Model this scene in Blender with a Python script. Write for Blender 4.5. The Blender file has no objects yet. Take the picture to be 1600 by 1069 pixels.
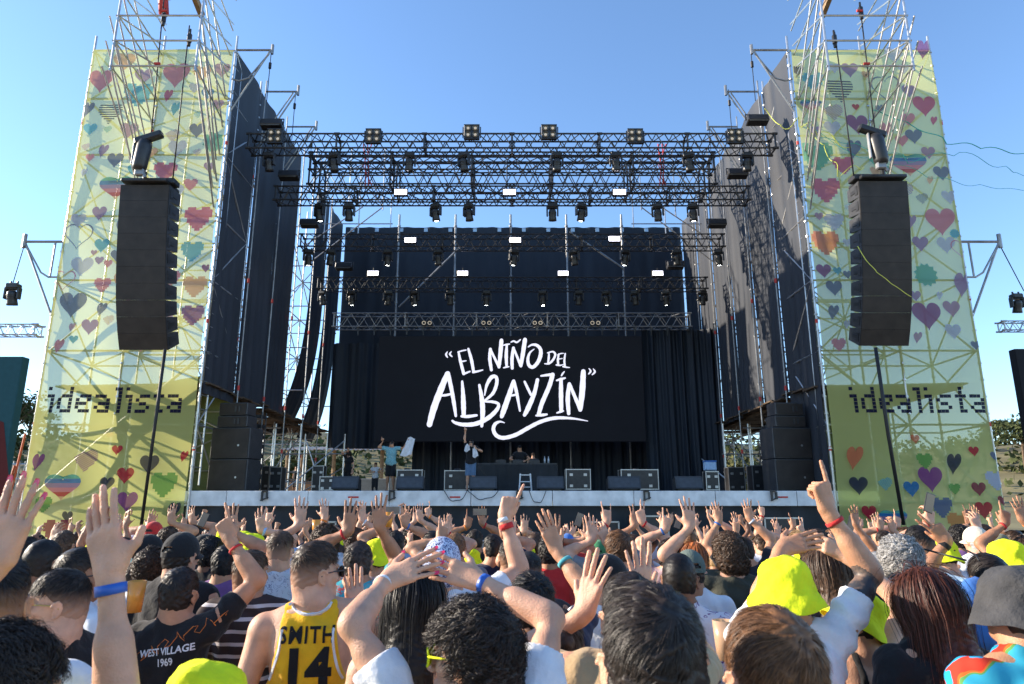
import bpy, bmesh, math, random, time
import numpy as np
from mathutils import Vector, Matrix
from mathutils.bvhtree import BVHTree
T0 = time.time()
random.seed(7); RNG = np.random.default_rng(7)
SC = bpy.context.scene; COL = SC.collection
R = math.radians

# ---------------------------------------------------------------- camera
CAMZ, PITCH, F = 1.9, R(13.4), 1077.0
GZ = -.16                                             # level of the ground the crowd stands on
cd = bpy.data.cameras.new('camera'); cam = bpy.data.objects.new('camera', cd); COL.objects.link(cam)
cd.sensor_width = 36; cd.lens = F / 1600 * 36; cd.clip_end = 3000; cd.clip_start = .05
cam.location = (0, 0, CAMZ); cam.rotation_euler = (R(90) + PITCH, 0, 0)
SC.camera = cam
cd.dof.use_dof = True; cd.dof.focus_distance = 9.0; cd.dof.aperture_fstop = 7.0

# ---------------------------------------------------------------- sky and sun
SUNV = Vector((-1, .20, .385)).normalized()          # towards the sun: low, from the left, slightly behind the stage
w = bpy.data.worlds.new('World'); SC.world = w; w.use_nodes = True
nt = w.node_tree; bg = nt.nodes['Background']
sky = nt.nodes.new('ShaderNodeTexSky'); sky.sky_type = 'NISHITA'; sky.sun_disc = False
sky.sun_elevation = math.asin(SUNV.z); sky.sun_rotation = math.atan2(SUNV.x, SUNV.y)
sky.air_density = 1.0; sky.dust_density = 0.15; sky.ozone_density = 4.0
nt.links.new(sky.outputs[0], bg.inputs[0]); bg.inputs[1].default_value = .142
ld = bpy.data.lights.new('sun', 'SUN'); ld.energy = 4.3; ld.angle = R(.5); ld.color = (1, .87, .70)
sun = bpy.data.objects.new('sun', ld); COL.objects.link(sun); sun.rotation_euler = SUNV.to_track_quat('Z', 'Y').to_euler()
SC.view_settings.view_transform = 'Standard'; SC.view_settings.look = 'None'
SC.view_settings.exposure = 1.27; SC.view_settings.gamma = 1; SC.view_settings.use_curve_mapping = False
SC.cycles.max_bounces = 6; SC.cycles.transparent_max_bounces = 12; SC.cycles.use_denoising = True
SC.cycles.caustics_reflective = False; SC.cycles.caustics_refractive = False; SC.cycles.sample_clamp_indirect = 4

CP, SP = math.cos(PITCH), math.sin(PITCH)
def W(px, py, Y):
    """point measured on the photograph (1600 px wide) at real distance Y"""
    v = (534.5 - py) / F; dy = CP - v * SP; dz = SP + v * CP
    return Vector(((px - 800) / F / dy * Y, Y, CAMZ + dz / dy * Y))

# ---------------------------------------------------------------- materials
MATS = {}
def srgb(c):
    if isinstance(c, str):
        c = [int(c[i:i + 2], 16) / 255 for i in (0, 2, 4)]
        c = [x / 12.92 if x <= .04045 else ((x + .055) / 1.055) ** 2.4 for x in c]
    return tuple(c)
def mat(name, col, rough=.6, metal=0., var=.12, scale=8., bump=0., bscale=60., emit=None, sss=0., sheen=0., spec=.5, coat=0.):
    if name in MATS: return MATS[name]
    col = srgb(col)
    m = bpy.data.materials.new(name); m.use_nodes = True; t = m.node_tree; b = t.nodes['Principled BSDF']
    b.inputs['Roughness'].default_value = rough; b.inputs['Metallic'].default_value = metal
    b.inputs['Specular IOR Level'].default_value = spec
    b.inputs['Base Color'].default_value = (*col, 1)
    tc = t.nodes.new('ShaderNodeTexCoord')
    if var > 0:
        n = t.nodes.new('ShaderNodeTexNoise'); n.inputs['Scale'].default_value = scale; n.inputs['Detail'].default_value = 5
        t.links.new(tc.outputs['Object'], n.inputs['Vector'])
        r = t.nodes.new('ShaderNodeValToRGB')
        r.color_ramp.elements[0].position = .3; r.color_ramp.elements[1].position = .7
        r.color_ramp.elements[0].color = (*[max(0, c * (1 - var)) for c in col], 1)
        r.color_ramp.elements[1].color = (*[min(1, c * (1 + var)) for c in col], 1)
        t.links.new(n.outputs[0], r.inputs[0]); t.links.new(r.outputs[0], b.inputs['Base Color'])
    if bump > 0:
        n = t.nodes.new('ShaderNodeTexNoise'); n.inputs['Scale'].default_value = bscale; n.inputs['Detail'].default_value = 4
        t.links.new(tc.outputs['Object'], n.inputs['Vector'])
        bp = t.nodes.new('ShaderNodeBump'); bp.inputs['Strength'].default_value = bump; bp.inputs['Distance'].default_value = .01
        t.links.new(n.outputs[0], bp.inputs['Height']); t.links.new(bp.outputs[0], b.inputs['Normal'])
    if emit:
        b.inputs['Emission Color'].default_value = (*srgb(emit[0]), 1); b.inputs['Emission Strength'].default_value = emit[1]
    if sss:
        b.inputs['Subsurface Weight'].default_value = sss; b.inputs['Subsurface Radius'].default_value = (1, .35, .2); b.inputs['Subsurface Scale'].default_value = .018
    if sheen: b.inputs['Sheen Weight'].default_value = sheen
    if coat: b.inputs['Coat Weight'].default_value = coat
    MATS[name] = m
    return m
def nd(m, kind, **kw):
    n = m.node_tree.nodes.new(kind)
    for k, v in kw.items(): n.inputs[k].default_value = v
    return n
def mesh_fabric(name, col, trans=.35, glow=.5):
    """perforated printed banner mesh: part of it lets the view through, the rest diffuses and transmits light"""
    if name in MATS: return MATS[name]
    col = srgb(col)
    m = bpy.data.materials.new(name); m.use_nodes = True; t = m.node_tree
    t.nodes.remove(t.nodes['Principled BSDF']); o = t.nodes['Material Output']
    d = nd(m, 'ShaderNodeBsdfDiffuse', Color=(*col, 1)); tl = nd(m, 'ShaderNodeBsdfTranslucent', Color=(*col, 1))
    tr = nd(m, 'ShaderNodeBsdfTransparent'); a = nd(m, 'ShaderNodeMixShader', Fac=glow); b = nd(m, 'ShaderNodeMixShader', Fac=trans)
    tc = t.nodes.new('ShaderNodeTexCoord'); n = nd(m, 'ShaderNodeTexNoise', Scale=.8, Detail=3.)
    mp = nd(m, 'ShaderNodeMapRange'); mp.inputs['To Min'].default_value = trans * .8; mp.inputs['To Max'].default_value = trans * 1.2
    t.links.new(tc.outputs['Object'], n.inputs['Vector']); t.links.new(n.outputs[0], mp.inputs[0]); t.links.new(mp.outputs[0], b.inputs[0])
    t.links.new(d.outputs[0], a.inputs[1]); t.links.new(tl.outputs[0], a.inputs[2])
    t.links.new(a.outputs[0], b.inputs[1]); t.links.new(tr.outputs[0], b.inputs[2]); t.links.new(b.outputs[0], o.inputs[0])
    MATS[name] = m
    return m

M_STEEL = mat('galvanised_steel', (.5, .5, .5), .38, .85, .25, 3)
M_STEELD = mat('dull_steel', (.30, .30, .30), .5, .7, .3, 3)
M_RED = mat('red_paint', (.55, .04, .03), .6)
M_BLK = mat('black_metal', (.034, .035, .038), .42, .3, .3, 5)
M_BLKP = mat('black_plastic', (.022, .022, .024), .42, 0, .3, 9)
M_GRILLE = mat('speaker_grille', (.028, .022, .019), .6, .2, .35, 3, .3, 400)
M_BOX = mat('speaker_paint', (.035, .037, .042), .45, 0, .2, 6, .3, 120)
M_WOOD = mat('timber', (.30, .19, .10), .8, 0, .35, 6)
M_LENS = mat('lamp_lens', (.10, .09, .07), .15, .3, .1)
M_WARM = mat('warm_lamp', (.3, .27, .22), .3, emit=((1, .85, .66), .16))
M_LIT = mat('lit_lens', (.8, .8, .8), .2, emit=((.95, 1, .98), 9))
M_STAR = mat('bright_lens', (.8, .8, .8), .2, emit=((1, 1, .85), 60))
M_STROBE = mat('lit_strobe', (.8, .8, .8), .3, emit=((.86, .84, 1), 3.2))
M_CABLE = mat('black_cable', (.012, .012, .013), .6)
M_CHROME = mat('alu_edge', (.40, .41, .42), .35, .8, .1)

# ---------------------------------------------------------------- mesh helpers
class MB:
    def __init__(s): s.v = []; s.f = []; s.m = []; s.n = 0
    def add(s, v, f, mi=0):
        v = np.asarray(v, float).reshape(-1, 3)
        s.v.append(v); s.f += [[i + s.n for i in q] for q in f]; s.m += [mi] * len(f); s.n += len(v)
    def box(s, c, d, mi=0, rot=None, bev=0.):
        c = np.array(c, float); h = np.array(d, float) / 2
        if bev > 0:
            b = min(bev, h.min() * .45); v = []
            for sx in (-1, 1):
                for sy in (-1, 1):
                    for sz in (-1, 1):
                        v += [(sx * h[0], sy * (h[1] - b), sz * (h[2] - b)), (sx * (h[0] - b), sy * h[1], sz * (h[2] - b)), (sx * (h[0] - b), sy * (h[1] - b), sz * h[2])]
            bm = bmesh.new()
            for q in v: bm.verts.new(q)
            bmesh.ops.convex_hull(bm, input=bm.verts); bm.verts.ensure_lookup_table()
            v = np.array([q.co[:] for q in bm.verts]); f = [[x.index for x in p.verts] for p in bm.faces]; bm.free()
        else:
            v = np.array([(x * h[0], y * h[1], z * h[2]) for x in (-1, 1) for y in (-1, 1) for z in (-1, 1)])
            f = [(0, 1, 3, 2), (4, 6, 7, 5), (0, 4, 5, 1), (2, 3, 7, 6), (0, 2, 6, 4), (1, 5, 7, 3)]
        if rot is not None: v = v @ np.array(Matrix(rot).to_3x3()).T
        s.add(v + c, f, mi)
    def tube(s, a, b, r, n=6, mi=0, r2=None, caps=True):
        a = np.array(a, float); b = np.array(b, float); d = b - a; L = np.linalg.norm(d)
        if L < 1e-6: return
        d /= L; u = np.cross(d, (0, 0, 1) if abs(d[2]) < .9 else (1, 0, 0)); u /= np.linalg.norm(u); w_ = np.cross(d, u)
        an = np.arange(n) * 2 * math.pi / n; ring = np.outer(np.cos(an), u) + np.outer(np.sin(an), w_)
        r2 = r if r2 is None else r2
        s.add(np.vstack([a + ring * r, b + ring * r2]), [(i, (i + 1) % n, n + (i + 1) % n, n + i) for i in range(n)] + ([list(range(n))[::-1], list(range(n, 2 * n))] if caps else []), mi)
    def path(s, pts, r, n=6, mi=0):
        pts = np.array(pts, float); k = len(pts); rr = np.broadcast_to(np.asarray(r, float), (k,))
        t = np.gradient(pts, axis=0); t /= np.linalg.norm(t, axis=1)[:, None] + 1e-9
        ref = np.array((.13, .31, .94)); u = np.cross(t, ref); u /= np.linalg.norm(u, axis=1)[:, None] + 1e-9; w_ = np.cross(t, u)
        an = np.arange(n) * 2 * math.pi / n
        v = pts[:, None] + rr[:, None, None] * (np.cos(an)[None, :, None] * u[:, None] + np.sin(an)[None, :, None] * w_[:, None])
        f = [(i * n + j, i * n + (j + 1) % n, (i + 1) * n + (j + 1) % n, (i + 1) * n + j) for i in range(k - 1) for j in range(n)]
        s.add(v.reshape(-1, 3), f + [list(range(n))[::-1], list(range((k - 1) * n, k * n))], mi)
    def lathe(s, prof, c=(0, 0, 0), n=24, mi=0, M=None):
        an = np.arange(n) * 2 * math.pi / n; v = []
        for r, z in prof: v.append(np.stack([np.cos(an) * r, np.sin(an) * r, np.full(n, z)], 1))
        v = np.vstack(v)
        if M is not None: v = v @ np.array(Matrix(M).to_3x3()).T
        s.add(v + np.array(c), [(i * n + j, i * n + (j + 1) % n, (i + 1) * n + (j + 1) % n, (i + 1) * n + j) for i in range(len(prof) - 1) for j in range(n)], mi)
    def grid(s, fn, nu, nv, mi=0):
        v = [fn(i / nu, j / nv) for j in range(nv + 1) for i in range(nu + 1)]
        s.add(v, [(j * (nu + 1) + i, j * (nu + 1) + i + 1, (j + 1) * (nu + 1) + i + 1, (j + 1) * (nu + 1) + i) for j in range(nv) for i in range(nu)], mi)
    def mesh(s, name, mats, smooth=False):
        me = bpy.data.meshes.new(name)
        v = np.vstack(s.v) if s.v else np.zeros((0, 3))
        me.from_pydata(v.tolist(), [], s.f)
        for m in (mats if isinstance(mats, (list, tuple)) else [mats]): me.materials.append(m)
        if me.materials and len(me.materials) > 1: me.polygons.foreach_set('material_index', s.m)
        if smooth: me.polygons.foreach_set('use_smooth', [True] * len(me.polygons))
        me.update()
        return me
    def build(s, name, mats, parent=None, smooth=False, loc=None):
        return link(name, s.mesh(name, mats, smooth), parent, loc)
def link(name, me, parent=None, loc=None):
    o = bpy.data.objects.new(name, me); COL.objects.link(o)
    if parent: o.parent = parent
    if loc is not None: o.location = loc
    return o
def tag(o, label=None, cat=None, group=None, kind=None):
    if label: o['label'] = label
    if cat: o['category'] = cat
    if group: o['group'] = group
    if kind: o['kind'] = kind
    return o
def thing(name, label, cat, loc=(0, 0, 0), rz=0, group=None):
    o = bpy.data.objects.new(name, None); COL.objects.link(o); o.location = loc; o.rotation_euler = (0, 0, rz); o.empty_display_size = .1
    return tag(o, label, cat, group)
def struct(o): o['kind'] = 'structure'; return o
def dup(root, loc, label, rz=None, rot=None):
    r = root.copy(); COL.objects.link(r); r.location = loc; r['label'] = label
    if rz is not None: r.rotation_euler = (0, 0, rz)
    if rot is not None: r.rotation_euler = rot
    for ch in root.children:
        c = ch.copy(); COL.objects.link(c); c.parent = r
        for g in ch.children:
            d = g.copy(); COL.objects.link(d); d.parent = c
    return r
ORD = ['first', 'second', 'third', 'fourth', 'fifth', 'sixth', 'seventh', 'eighth', 'ninth', 'tenth', 'eleventh', 'twelfth', 'thirteenth', 'fourteenth', 'fifteenth', 'sixteenth', 'seventeenth', 'eighteenth', 'nineteenth', 'twentieth']

# ================================================================ figures: implicit surfaces meshed with surface nets
def e_(c, r, k=.03, Rm=None): return ('e', np.array(c, np.float32), np.array(r, np.float32), k, Rm)
def c_(a, b, ra, rb, k=.03): return ('c', np.array(a, np.float32), np.array(b, np.float32), (ra, rb), k)
def pdist(pr, P):
    if pr[0] == 'e':
        q = P - pr[1]
        if pr[4] is not None: q = q @ pr[4]
        k0 = np.sqrt(((q / pr[2]) ** 2).sum(-1)); k1 = np.sqrt(((q / pr[2] ** 2) ** 2).sum(-1)) + 1e-6
        return k0 * (k0 - 1) / k1
    a, b, (ra, rb) = pr[1], pr[2], pr[3]
    ba = b - a; pa = P - a; h = np.clip((pa @ ba) / (ba @ ba + 1e-9), 0, 1)
    q = pa - h[..., None] * ba
    return np.sqrt((q * q).sum(-1)) - (ra + (rb - ra) * h)
def pk(pr): return pr[3] if pr[0] == 'e' else pr[4]
def wrink(P, amp, f=1.):
    x, y, z = P[..., 0] * f, P[..., 1] * f, P[..., 2] * f
    return amp * (np.sin(31 * x + 17 * z + 2 * np.sin(13 * y + 9 * z)) * np.sin(19 * z - 11 * x + 1.5 * np.sin(21 * x)) + .6 * np.sin(53 * z + 29 * x + 2 * np.sin(27 * y)) * np.sin(37 * y + 3))
def implicit(prims, res, post=None, pad=.02, subs=()):
    """prims: smooth union; subs: smooth cuts; post(P,d)->d.  Returns verts, quads (surface nets)"""
    lo = np.full(3, 9e9); hi = -lo
    for p in prims:
        if p[0] == 'e': r = float(max(p[2])); lo = np.minimum(lo, p[1] - r); hi = np.maximum(hi, p[1] + r)
        else:
            for q, r in ((p[1], p[3][0]), (p[2], p[3][1])): lo = np.minimum(lo, q - r); hi = np.maximum(hi, q + r)
    B = 8; bs = B * res; lo = lo - pad - 2 * res; hi = hi + pad + 2 * res
    nb = np.ceil((hi - lo) / bs).astype(int); N = nb * B
    D = np.full(tuple(nb) + (B, B, B), .5, np.float32)
    gi = np.stack(np.meshgrid(*[np.arange(n) for n in nb], indexing='ij'), -1)
    C0 = (lo + gi * bs).astype(np.float32); cc = C0 + bs / 2; hd = bs * .87
    li = (np.stack(np.meshgrid(*[np.arange(B)] * 3, indexing='ij'), -1) * res).astype(np.float32)
    act = np.zeros(tuple(nb), bool)
    for p in prims:
        sel = pdist(p, cc) < hd + pad; act |= sel
        P = C0[sel][:, None, None, None, :] + li; d = pdist(p, P); k = max(pk(p), 1e-4); o = D[sel]
        h = np.maximum(k - np.abs(o - d), 0) / k; D[sel] = np.minimum(o, d) - h * h * k / 4
    for p in subs:
        sel = (pdist(p, cc) < hd + pad) & act
        if not sel.any(): continue
        P = C0[sel][:, None, None, None, :] + li; d = -pdist(p, P); k = max(pk(p), 1e-4); o = D[sel]
        h = np.maximum(k - np.abs(o - d), 0) / k; D[sel] = np.maximum(o, d) + h * h * k / 4
    if post is not None:
        P = C0[act][:, None, None, None, :] + li; D[act] = post(P, D[act])
    D = D.transpose(0, 3, 1, 4, 2, 5).reshape(N)
    S = D < 0
    # active cells
    c = np.zeros(tuple(N - 1), np.int8)
    for i in (0, 1):
        for j in (0, 1):
            for k in (0, 1): c += S[i:N[0] - 1 + i, j:N[1] - 1 + j, k:N[2] - 1 + k]
    cells = np.argwhere((c > 0) & (c < 8)); M = len(cells)
    idx = np.full(tuple(N - 1), -1, np.int32); idx[tuple(cells.T)] = np.arange(M)
    acc = np.zeros((M, 3), np.float32); cnt = np.zeros(M, np.float32)
    cor = [(i, j, k) for i in (0, 1) for j in (0, 1) for k in (0, 1)]
    dv = {q: D[cells[:, 0] + q[0], cells[:, 1] + q[1], cells[:, 2] + q[2]] for q in cor}
    for q in cor:
        for ax in range(3):
            if q[ax] == 0:
                q2 = list(q); q2[ax] = 1; q2 = tuple(q2); a, b = dv[q], dv[q2]; cr = (a < 0) != (b < 0)
                t = np.where(cr, a / (a - b + 1e-12), 0); pos = np.tile(np.array(q, np.float32), (M, 1)); pos[:, ax] += t
                acc[cr] += pos[cr]; cnt += cr
    V = lo + (cells + acc / cnt[:, None]) * res
    faces = []
    for ax in range(3):
        u, w_ = [(1, 2), (2, 0), (0, 1)][ax]
        sl0 = [slice(1, n - 1) for n in N]; sl1 = list(sl0); sl0[ax] = slice(0, N[ax] - 1); sl1[ax] = slice(1, N[ax])
        A, Bq = S[tuple(sl0)], S[tuple(sl1)]
        e = np.argwhere(A != Bq); sg = A[tuple(e.T)]
        off = np.ones(3, int); off[ax] = 0; e = e + off
        def cid(du, dw):
            q = e.copy(); q[:, u] -= du; q[:, w_] -= dw
            return idx[tuple(q.T)]
        qd = np.stack([cid(1, 1), cid(0, 1), cid(0, 0), cid(1, 0)], 1); qd[~sg] = qd[~sg][:, ::-1]
        faces.append(qd)
    Q = np.vstack(faces); Q = Q[(Q >= 0).all(1)]
    return V, Q
def npmesh(name, V, Q, mt, smooth=True):
    me = bpy.data.meshes.new(name); n = len(Q); k = Q.shape[1]
    me.vertices.add(len(V)); me.vertices.foreach_set('co', np.asarray(V, np.float32).ravel())
    me.loops.add(n * k); me.loops.foreach_set('vertex_index', Q.astype(np.int32).ravel())
    me.polygons.add(n); me.polygons.foreach_set('loop_start', np.arange(n, dtype=np.int32) * k)
    if smooth: me.polygons.foreach_set('use_smooth', np.ones(n, bool))
    if mt: me.materials.append(mt)
    me.update(calc_edges=True)
    return me

# ---- skin, hair and cloth materials
SKINC = {'fair': (.60, .325, .21), 'mid': (.49, .245, .14), 'tan': (.37, .175, .095), 'brown': (.19, .090, .052)}
def skin_mat(k):
    n = 'skin_' + k
    if n in MATS: return MATS[n]
    m = mat(n, SKINC[k], .50, 0, .17, 16, .28, 190, sss=.16, spec=.4); return m
def tattoo_mat():
    if 'tattooed_skin' in MATS: return MATS['tattooed_skin']
    m = mat('tattooed_skin', (.09, .085, .09), .5, 0, .1, 22, spec=.4)
    b = m.node_tree.nodes['Principled BSDF']; t = m.node_tree
    r = [n for n in t.nodes if n.type == 'VALTORGB'][0]; r.color_ramp.elements[0].position = .44; r.color_ramp.elements[1].position = .6
    r.color_ramp.elements[0].color = (.035, .035, .04, 1); r.color_ramp.elements[1].color = (.22, .14, .10, 1)
    return m
HAIRC = {'black': (.012, .010, .010), 'dark': (.022, .015, .012), 'brown': (.055, .030, .017), 'chestnut': (.13, .062, .028), 'blond': (.32, .20, .10), 'grey': (.30, .29, .28), 'ginger': (.28, .085, .025), 'auburn': (.065, .020, .012)}
def hair_mat(k, skin=None):
    n = 'hair_' + k + ('_fade_' + skin if skin else '')
    if n in MATS: return MATS[n]
    m = mat(n, HAIRC[k], .46, 0, .35, 60, .15, 260, spec=.28)
    t = m.node_tree; b = t.nodes['Principled BSDF']
    geo = t.nodes.new('ShaderNodeNewGeometry'); hs = t.nodes.new('ShaderNodeHueSaturation'); mr = t.nodes.new('ShaderNodeMapRange')
    mr.inputs['To Min'].default_value = .45; mr.inputs['To Max'].default_value = 1.6
    src = b.inputs['Base Color'].links[0].from_socket
    t.links.new(geo.outputs['Random Per Island'], mr.inputs[0]); t.links.new(mr.outputs[0], hs.inputs['Value']); t.links.new(src, hs.inputs['Color'])
    out = hs.outputs[0]
    if skin:                                            # clipped sides: the scalp shows between the short hairs
        at = t.nodes.new('ShaderNodeAttribute'); at.attribute_name = 'fade'
        mx = t.nodes.new('ShaderNodeMix'); mx.data_type = 'RGBA'
        t.links.new(at.outputs['Fac'], mx.inputs[0]); t.links.new(out, mx.inputs[6]); mx.inputs[7].default_value = (*[c * .62 for c in SKINC[skin]], 1); out = mx.outputs[2]
    t.links.new(out, b.inputs['Base Color'])
    return m
CLOTHC = {'white': (.70, .71, .74), 'black': (.014, .014, .016), 'navy': (.018, .025, .06), 'grey': (.18, .18, .19), 'olive': (.055, .055, .040), 'pink': (.50, .33, .33), 'purple': (.19, .09, .24),
          'yellow': (.74, .80, .02), 'jersey': (.80, .43, .015), 'tan': (.42, .30, .17), 'blue': (.05, .16, .45), 'red': (.50, .03, .03), 'teal': (.07, .33, .37), 'denim': (.10, .17, .28),
          'dark': (.028, .028, .034), 'green': (.05, .22, .09), 'cream': (.62, .56, .45), 'khaki': (.16, .17, .12), 'orange': (.75, .22, .04), 'sky': (.33, .48, .68), 'brown': (.10, .06, .04)}
def cloth(k): return mat('cloth_' + k, CLOTHC[k], .88, 0, .10, 14, .55, 38, sheen=.15 if k not in ('yellow',) else 0, spec=.2)
def striped(name, c1, c2, f, w=.5, ax='Z'):
    if name in MATS: return MATS[name]
    m = mat(name, c1, .85, var=0, spec=.2); t = m.node_tree; b = t.nodes['Principled BSDF']
    tc = t.nodes.new('ShaderNodeTexCoord'); wv = t.nodes.new('ShaderNodeTexWave'); wv.bands_direction = ax; wv.inputs['Scale'].default_value = f; wv.inputs['Distortion'].default_value = .6; wv.inputs['Detail Scale'].default_value = .5
    r = t.nodes.new('ShaderNodeValToRGB'); r.color_ramp.interpolation = 'CONSTANT'; r.color_ramp.elements[1].position = w
    r.color_ramp.elements[0].color = (*c1, 1); r.color_ramp.elements[1].color = (*c2, 1)
    t.links.new(tc.outputs['Object'], wv.inputs[0]); t.links.new(wv.outputs[0], r.inputs[0]); t.links.new(r.outputs[0], b.inputs['Base Color'])
    return m
def patterned(name, stops, scale, kind='noise', dist=2.):
    if name in MATS: return MATS[name]
    m = mat(name, (.5, .5, .5), .8, var=0, spec=.2); t = m.node_tree; b = t.nodes['Principled BSDF']
    tc = t.nodes.new('ShaderNodeTexCoord')
    n = t.nodes.new('ShaderNodeTexNoise' if kind == 'noise' else 'ShaderNodeTexVoronoi'); n.inputs['Scale'].default_value = scale
    if kind == 'noise': n.inputs['Distortion'].default_value = dist
    r = t.nodes.new('ShaderNodeValToRGB'); r.color_ramp.interpolation = 'CONSTANT'
    for i, (p, c) in enumerate(stops):
        e = r.color_ramp.elements[i] if i < 2 else r.color_ramp.elements.new(p)
        e.position = p; e.color = (*c, 1)
    t.links.new(tc.outputs['Object'], n.inputs['Vector']); t.links.new(n.outputs[0], r.inputs[0]); t.links.new(r.outputs[0], b.inputs['Base Color'])
    return m

# ---- hands.  dir = finger direction, nrm = back of the hand, s = thumb side sign
CURL = {'open': [(.08, .06), (.05, .05), (.08, .08), (.12, .1)], 'relax': [(.35, .35), (.45, .45), (.5, .5), (.55, .5)], 'point': [(.05, .05), (1.45, 1.5), (1.5, 1.5), (1.5, 1.5)],
        'fist': [(1.4, 1.5), (1.45, 1.5), (1.5, 1.5), (1.5, 1.5)], 'horns': [(.05, .05), (1.45, 1.5), (1.5, 1.5), (.08, .05)], 'two': [(.05, .05), (.05, .05), (1.5, 1.5), (1.5, 1.5)], 'grip': [(.7, .9), (.75, .9), (.8, .95), (.85, .95)]}
def hand_prims(wr, d, nrm, side, pose, s, rmin=0., spread=1.):
    d = d / np.linalg.norm(d); nrm = nrm - d * (nrm @ d); nrm /= np.linalg.norm(nrm) + 1e-9
    t = np.cross(nrm, d) * side                         # towards the thumb
    out = []; tips = []
    kn = []
    for i, (o, L) in enumerate(zip((.030, .010, -.011, -.030), (.092, .096, .091, .083))):
        k = wr + (d * L + t * o * 1.02 + nrm * .003) * s; kn.append(k)
        out.append(c_(wr + (d * .012 + t * o * .55) * s, k, .0165 * s, max(.0118 * s, rmin), .014))
    out.append(c_(wr + (d * .02 + t * .022 - nrm * .006) * s, wr + (d * .05 + t * .034 - nrm * .010) * s, .018 * s, .015 * s, .015))
    sp = {'open': .13, 'relax': .05, 'point': .03, 'fist': .0, 'horns': .1, 'two': .15, 'grip': .04}[pose] * spread
    for i, (L, k) in enumerate(zip(((.042, .025, .020), (.046, .029, .021), (.042, .027, .020), (.033, .020, .018)), kn)):
        c1, c2 = CURL[pose][i]; a = (1.5 - i) * sp; dd = d * math.cos(a) + t * math.sin(a); p = k; an = c1; rr = (.0090, .0092, .0088, .0078)[i]
        for j, l in enumerate(L):
            q = p + (dd * math.cos(an) - nrm * math.sin(an)) * l * s
            out.append(c_(p, q, max((rr - .0006 * j) * s, rmin), max((rr - .0006 * (j + 1)) * s, rmin), .004))
            p = q; an += c2 * (1. if j == 0 else .6)
        tips.append((p, dd * math.cos(an - c2 * .6) - nrm * math.sin(an - c2 * .6)))
    ta = {'open': .95, 'relax': .6, 'point': .25, 'fist': .2, 'horns': .3, 'two': .2, 'grip': .6}[pose]
    td = d * math.cos(ta) + t * math.sin(ta) - nrm * (.25 if pose in ('open', 'relax') else .7); td /= np.linalg.norm(td)
    p = wr + (d * .028 + t * .030 - nrm * .008) * s; q = p + td * .040 * s; r3 = q + (td * .8 + d * .6) / np.linalg.norm(td * .8 + d * .6) * .032 * s
    out += [c_(p, q, .0145 * s, max(.0105 * s, rmin), .012), c_(q, r3, max(.0102 * s, rmin), max(.0085 * s, rmin), .004)]
    tips.append((r3, td))
    return out, tips, nrm, t
def rotz(a): return np.array([[math.cos(a), -math.sin(a), 0], [math.sin(a), math.cos(a), 0], [0, 0, 1]])
def rotx(a): return np.array([[1, 0, 0], [0, math.cos(a), -math.sin(a)], [0, math.sin(a), math.cos(a)]])
def roty(a): return np.array([[math.cos(a), 0, math.sin(a)], [0, 1, 0], [-math.sin(a), 0, math.cos(a)]])
def unit(v): return v / (np.linalg.norm(v) + 1e-9)

HC = np.array((0, .0, 1.600))          # head pivot centre for a 1.75 m figure
def skeleton(s, sex, arms, hy, hp, hr, lean, legs='stand'):
    """arms: {'L'|'R': dict(wrist target local, dir, hint)}; returns dict of joints (scaled)"""
    f = sex == 'f'; sw = .160 if f else .185
    J = {}
    J['sw'] = sw
    for n, sg in (('L', -1), ('R', 1)):
        A = arms.get(n); up = A is not None and A['t'][2] > 1.35 * s
        sh = np.array((sg * (sw - (.022 if up else 0)), -.005, 1.405 + (.045 if up else 0))) * s
        L1, L2 = .285 * s, .255 * s
        if A is None:
            el = sh + np.array((sg * .06, -.05, -.275)) * s; wr = el + np.array((sg * .02, .09, -.235)) * s; d = unit(wr - el); nr = np.array((sg * 1., -.2, 0)); pose = 'relax'
        else:
            tgt = np.array(A['t'], float); d = unit(np.array(A.get('d', (0, .1, 1)), float)); wr = tgt - d * .085 * s
            v = wr - sh; dist = np.linalg.norm(v); mx = (L1 + L2) * .985
            if dist > mx: wr = sh + v / dist * mx; dist = mx
            v = unit(wr - sh); a = (L1 * L1 - L2 * L2 + dist * dist) / (2 * max(dist, .05)); h = math.sqrt(max(L1 * L1 - a * a, 0))
            hn = np.array(A.get('h', (sg * 1., .15, -.45)), float); hn = unit(hn - v * (hn @ v)); el = sh + v * a + hn * h
            nr = np.array(A.get('n', (0, -1, 0)), float); pose = A.get('pose', 'open')
        J[n] = dict(sh=sh, el=el, wr=wr, d=d, n=nr, pose=pose, given=A is not None, spread=(A or {}).get('spread', 1.))
    J['Rh'] = rotz(hy) @ rotx(hp) @ roty(hr)
    J['hs'] = s * .95
    J['hc'] = (HC + np.array((0, .02 * math.sin(-hp), 0))) * s
    return J
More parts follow.
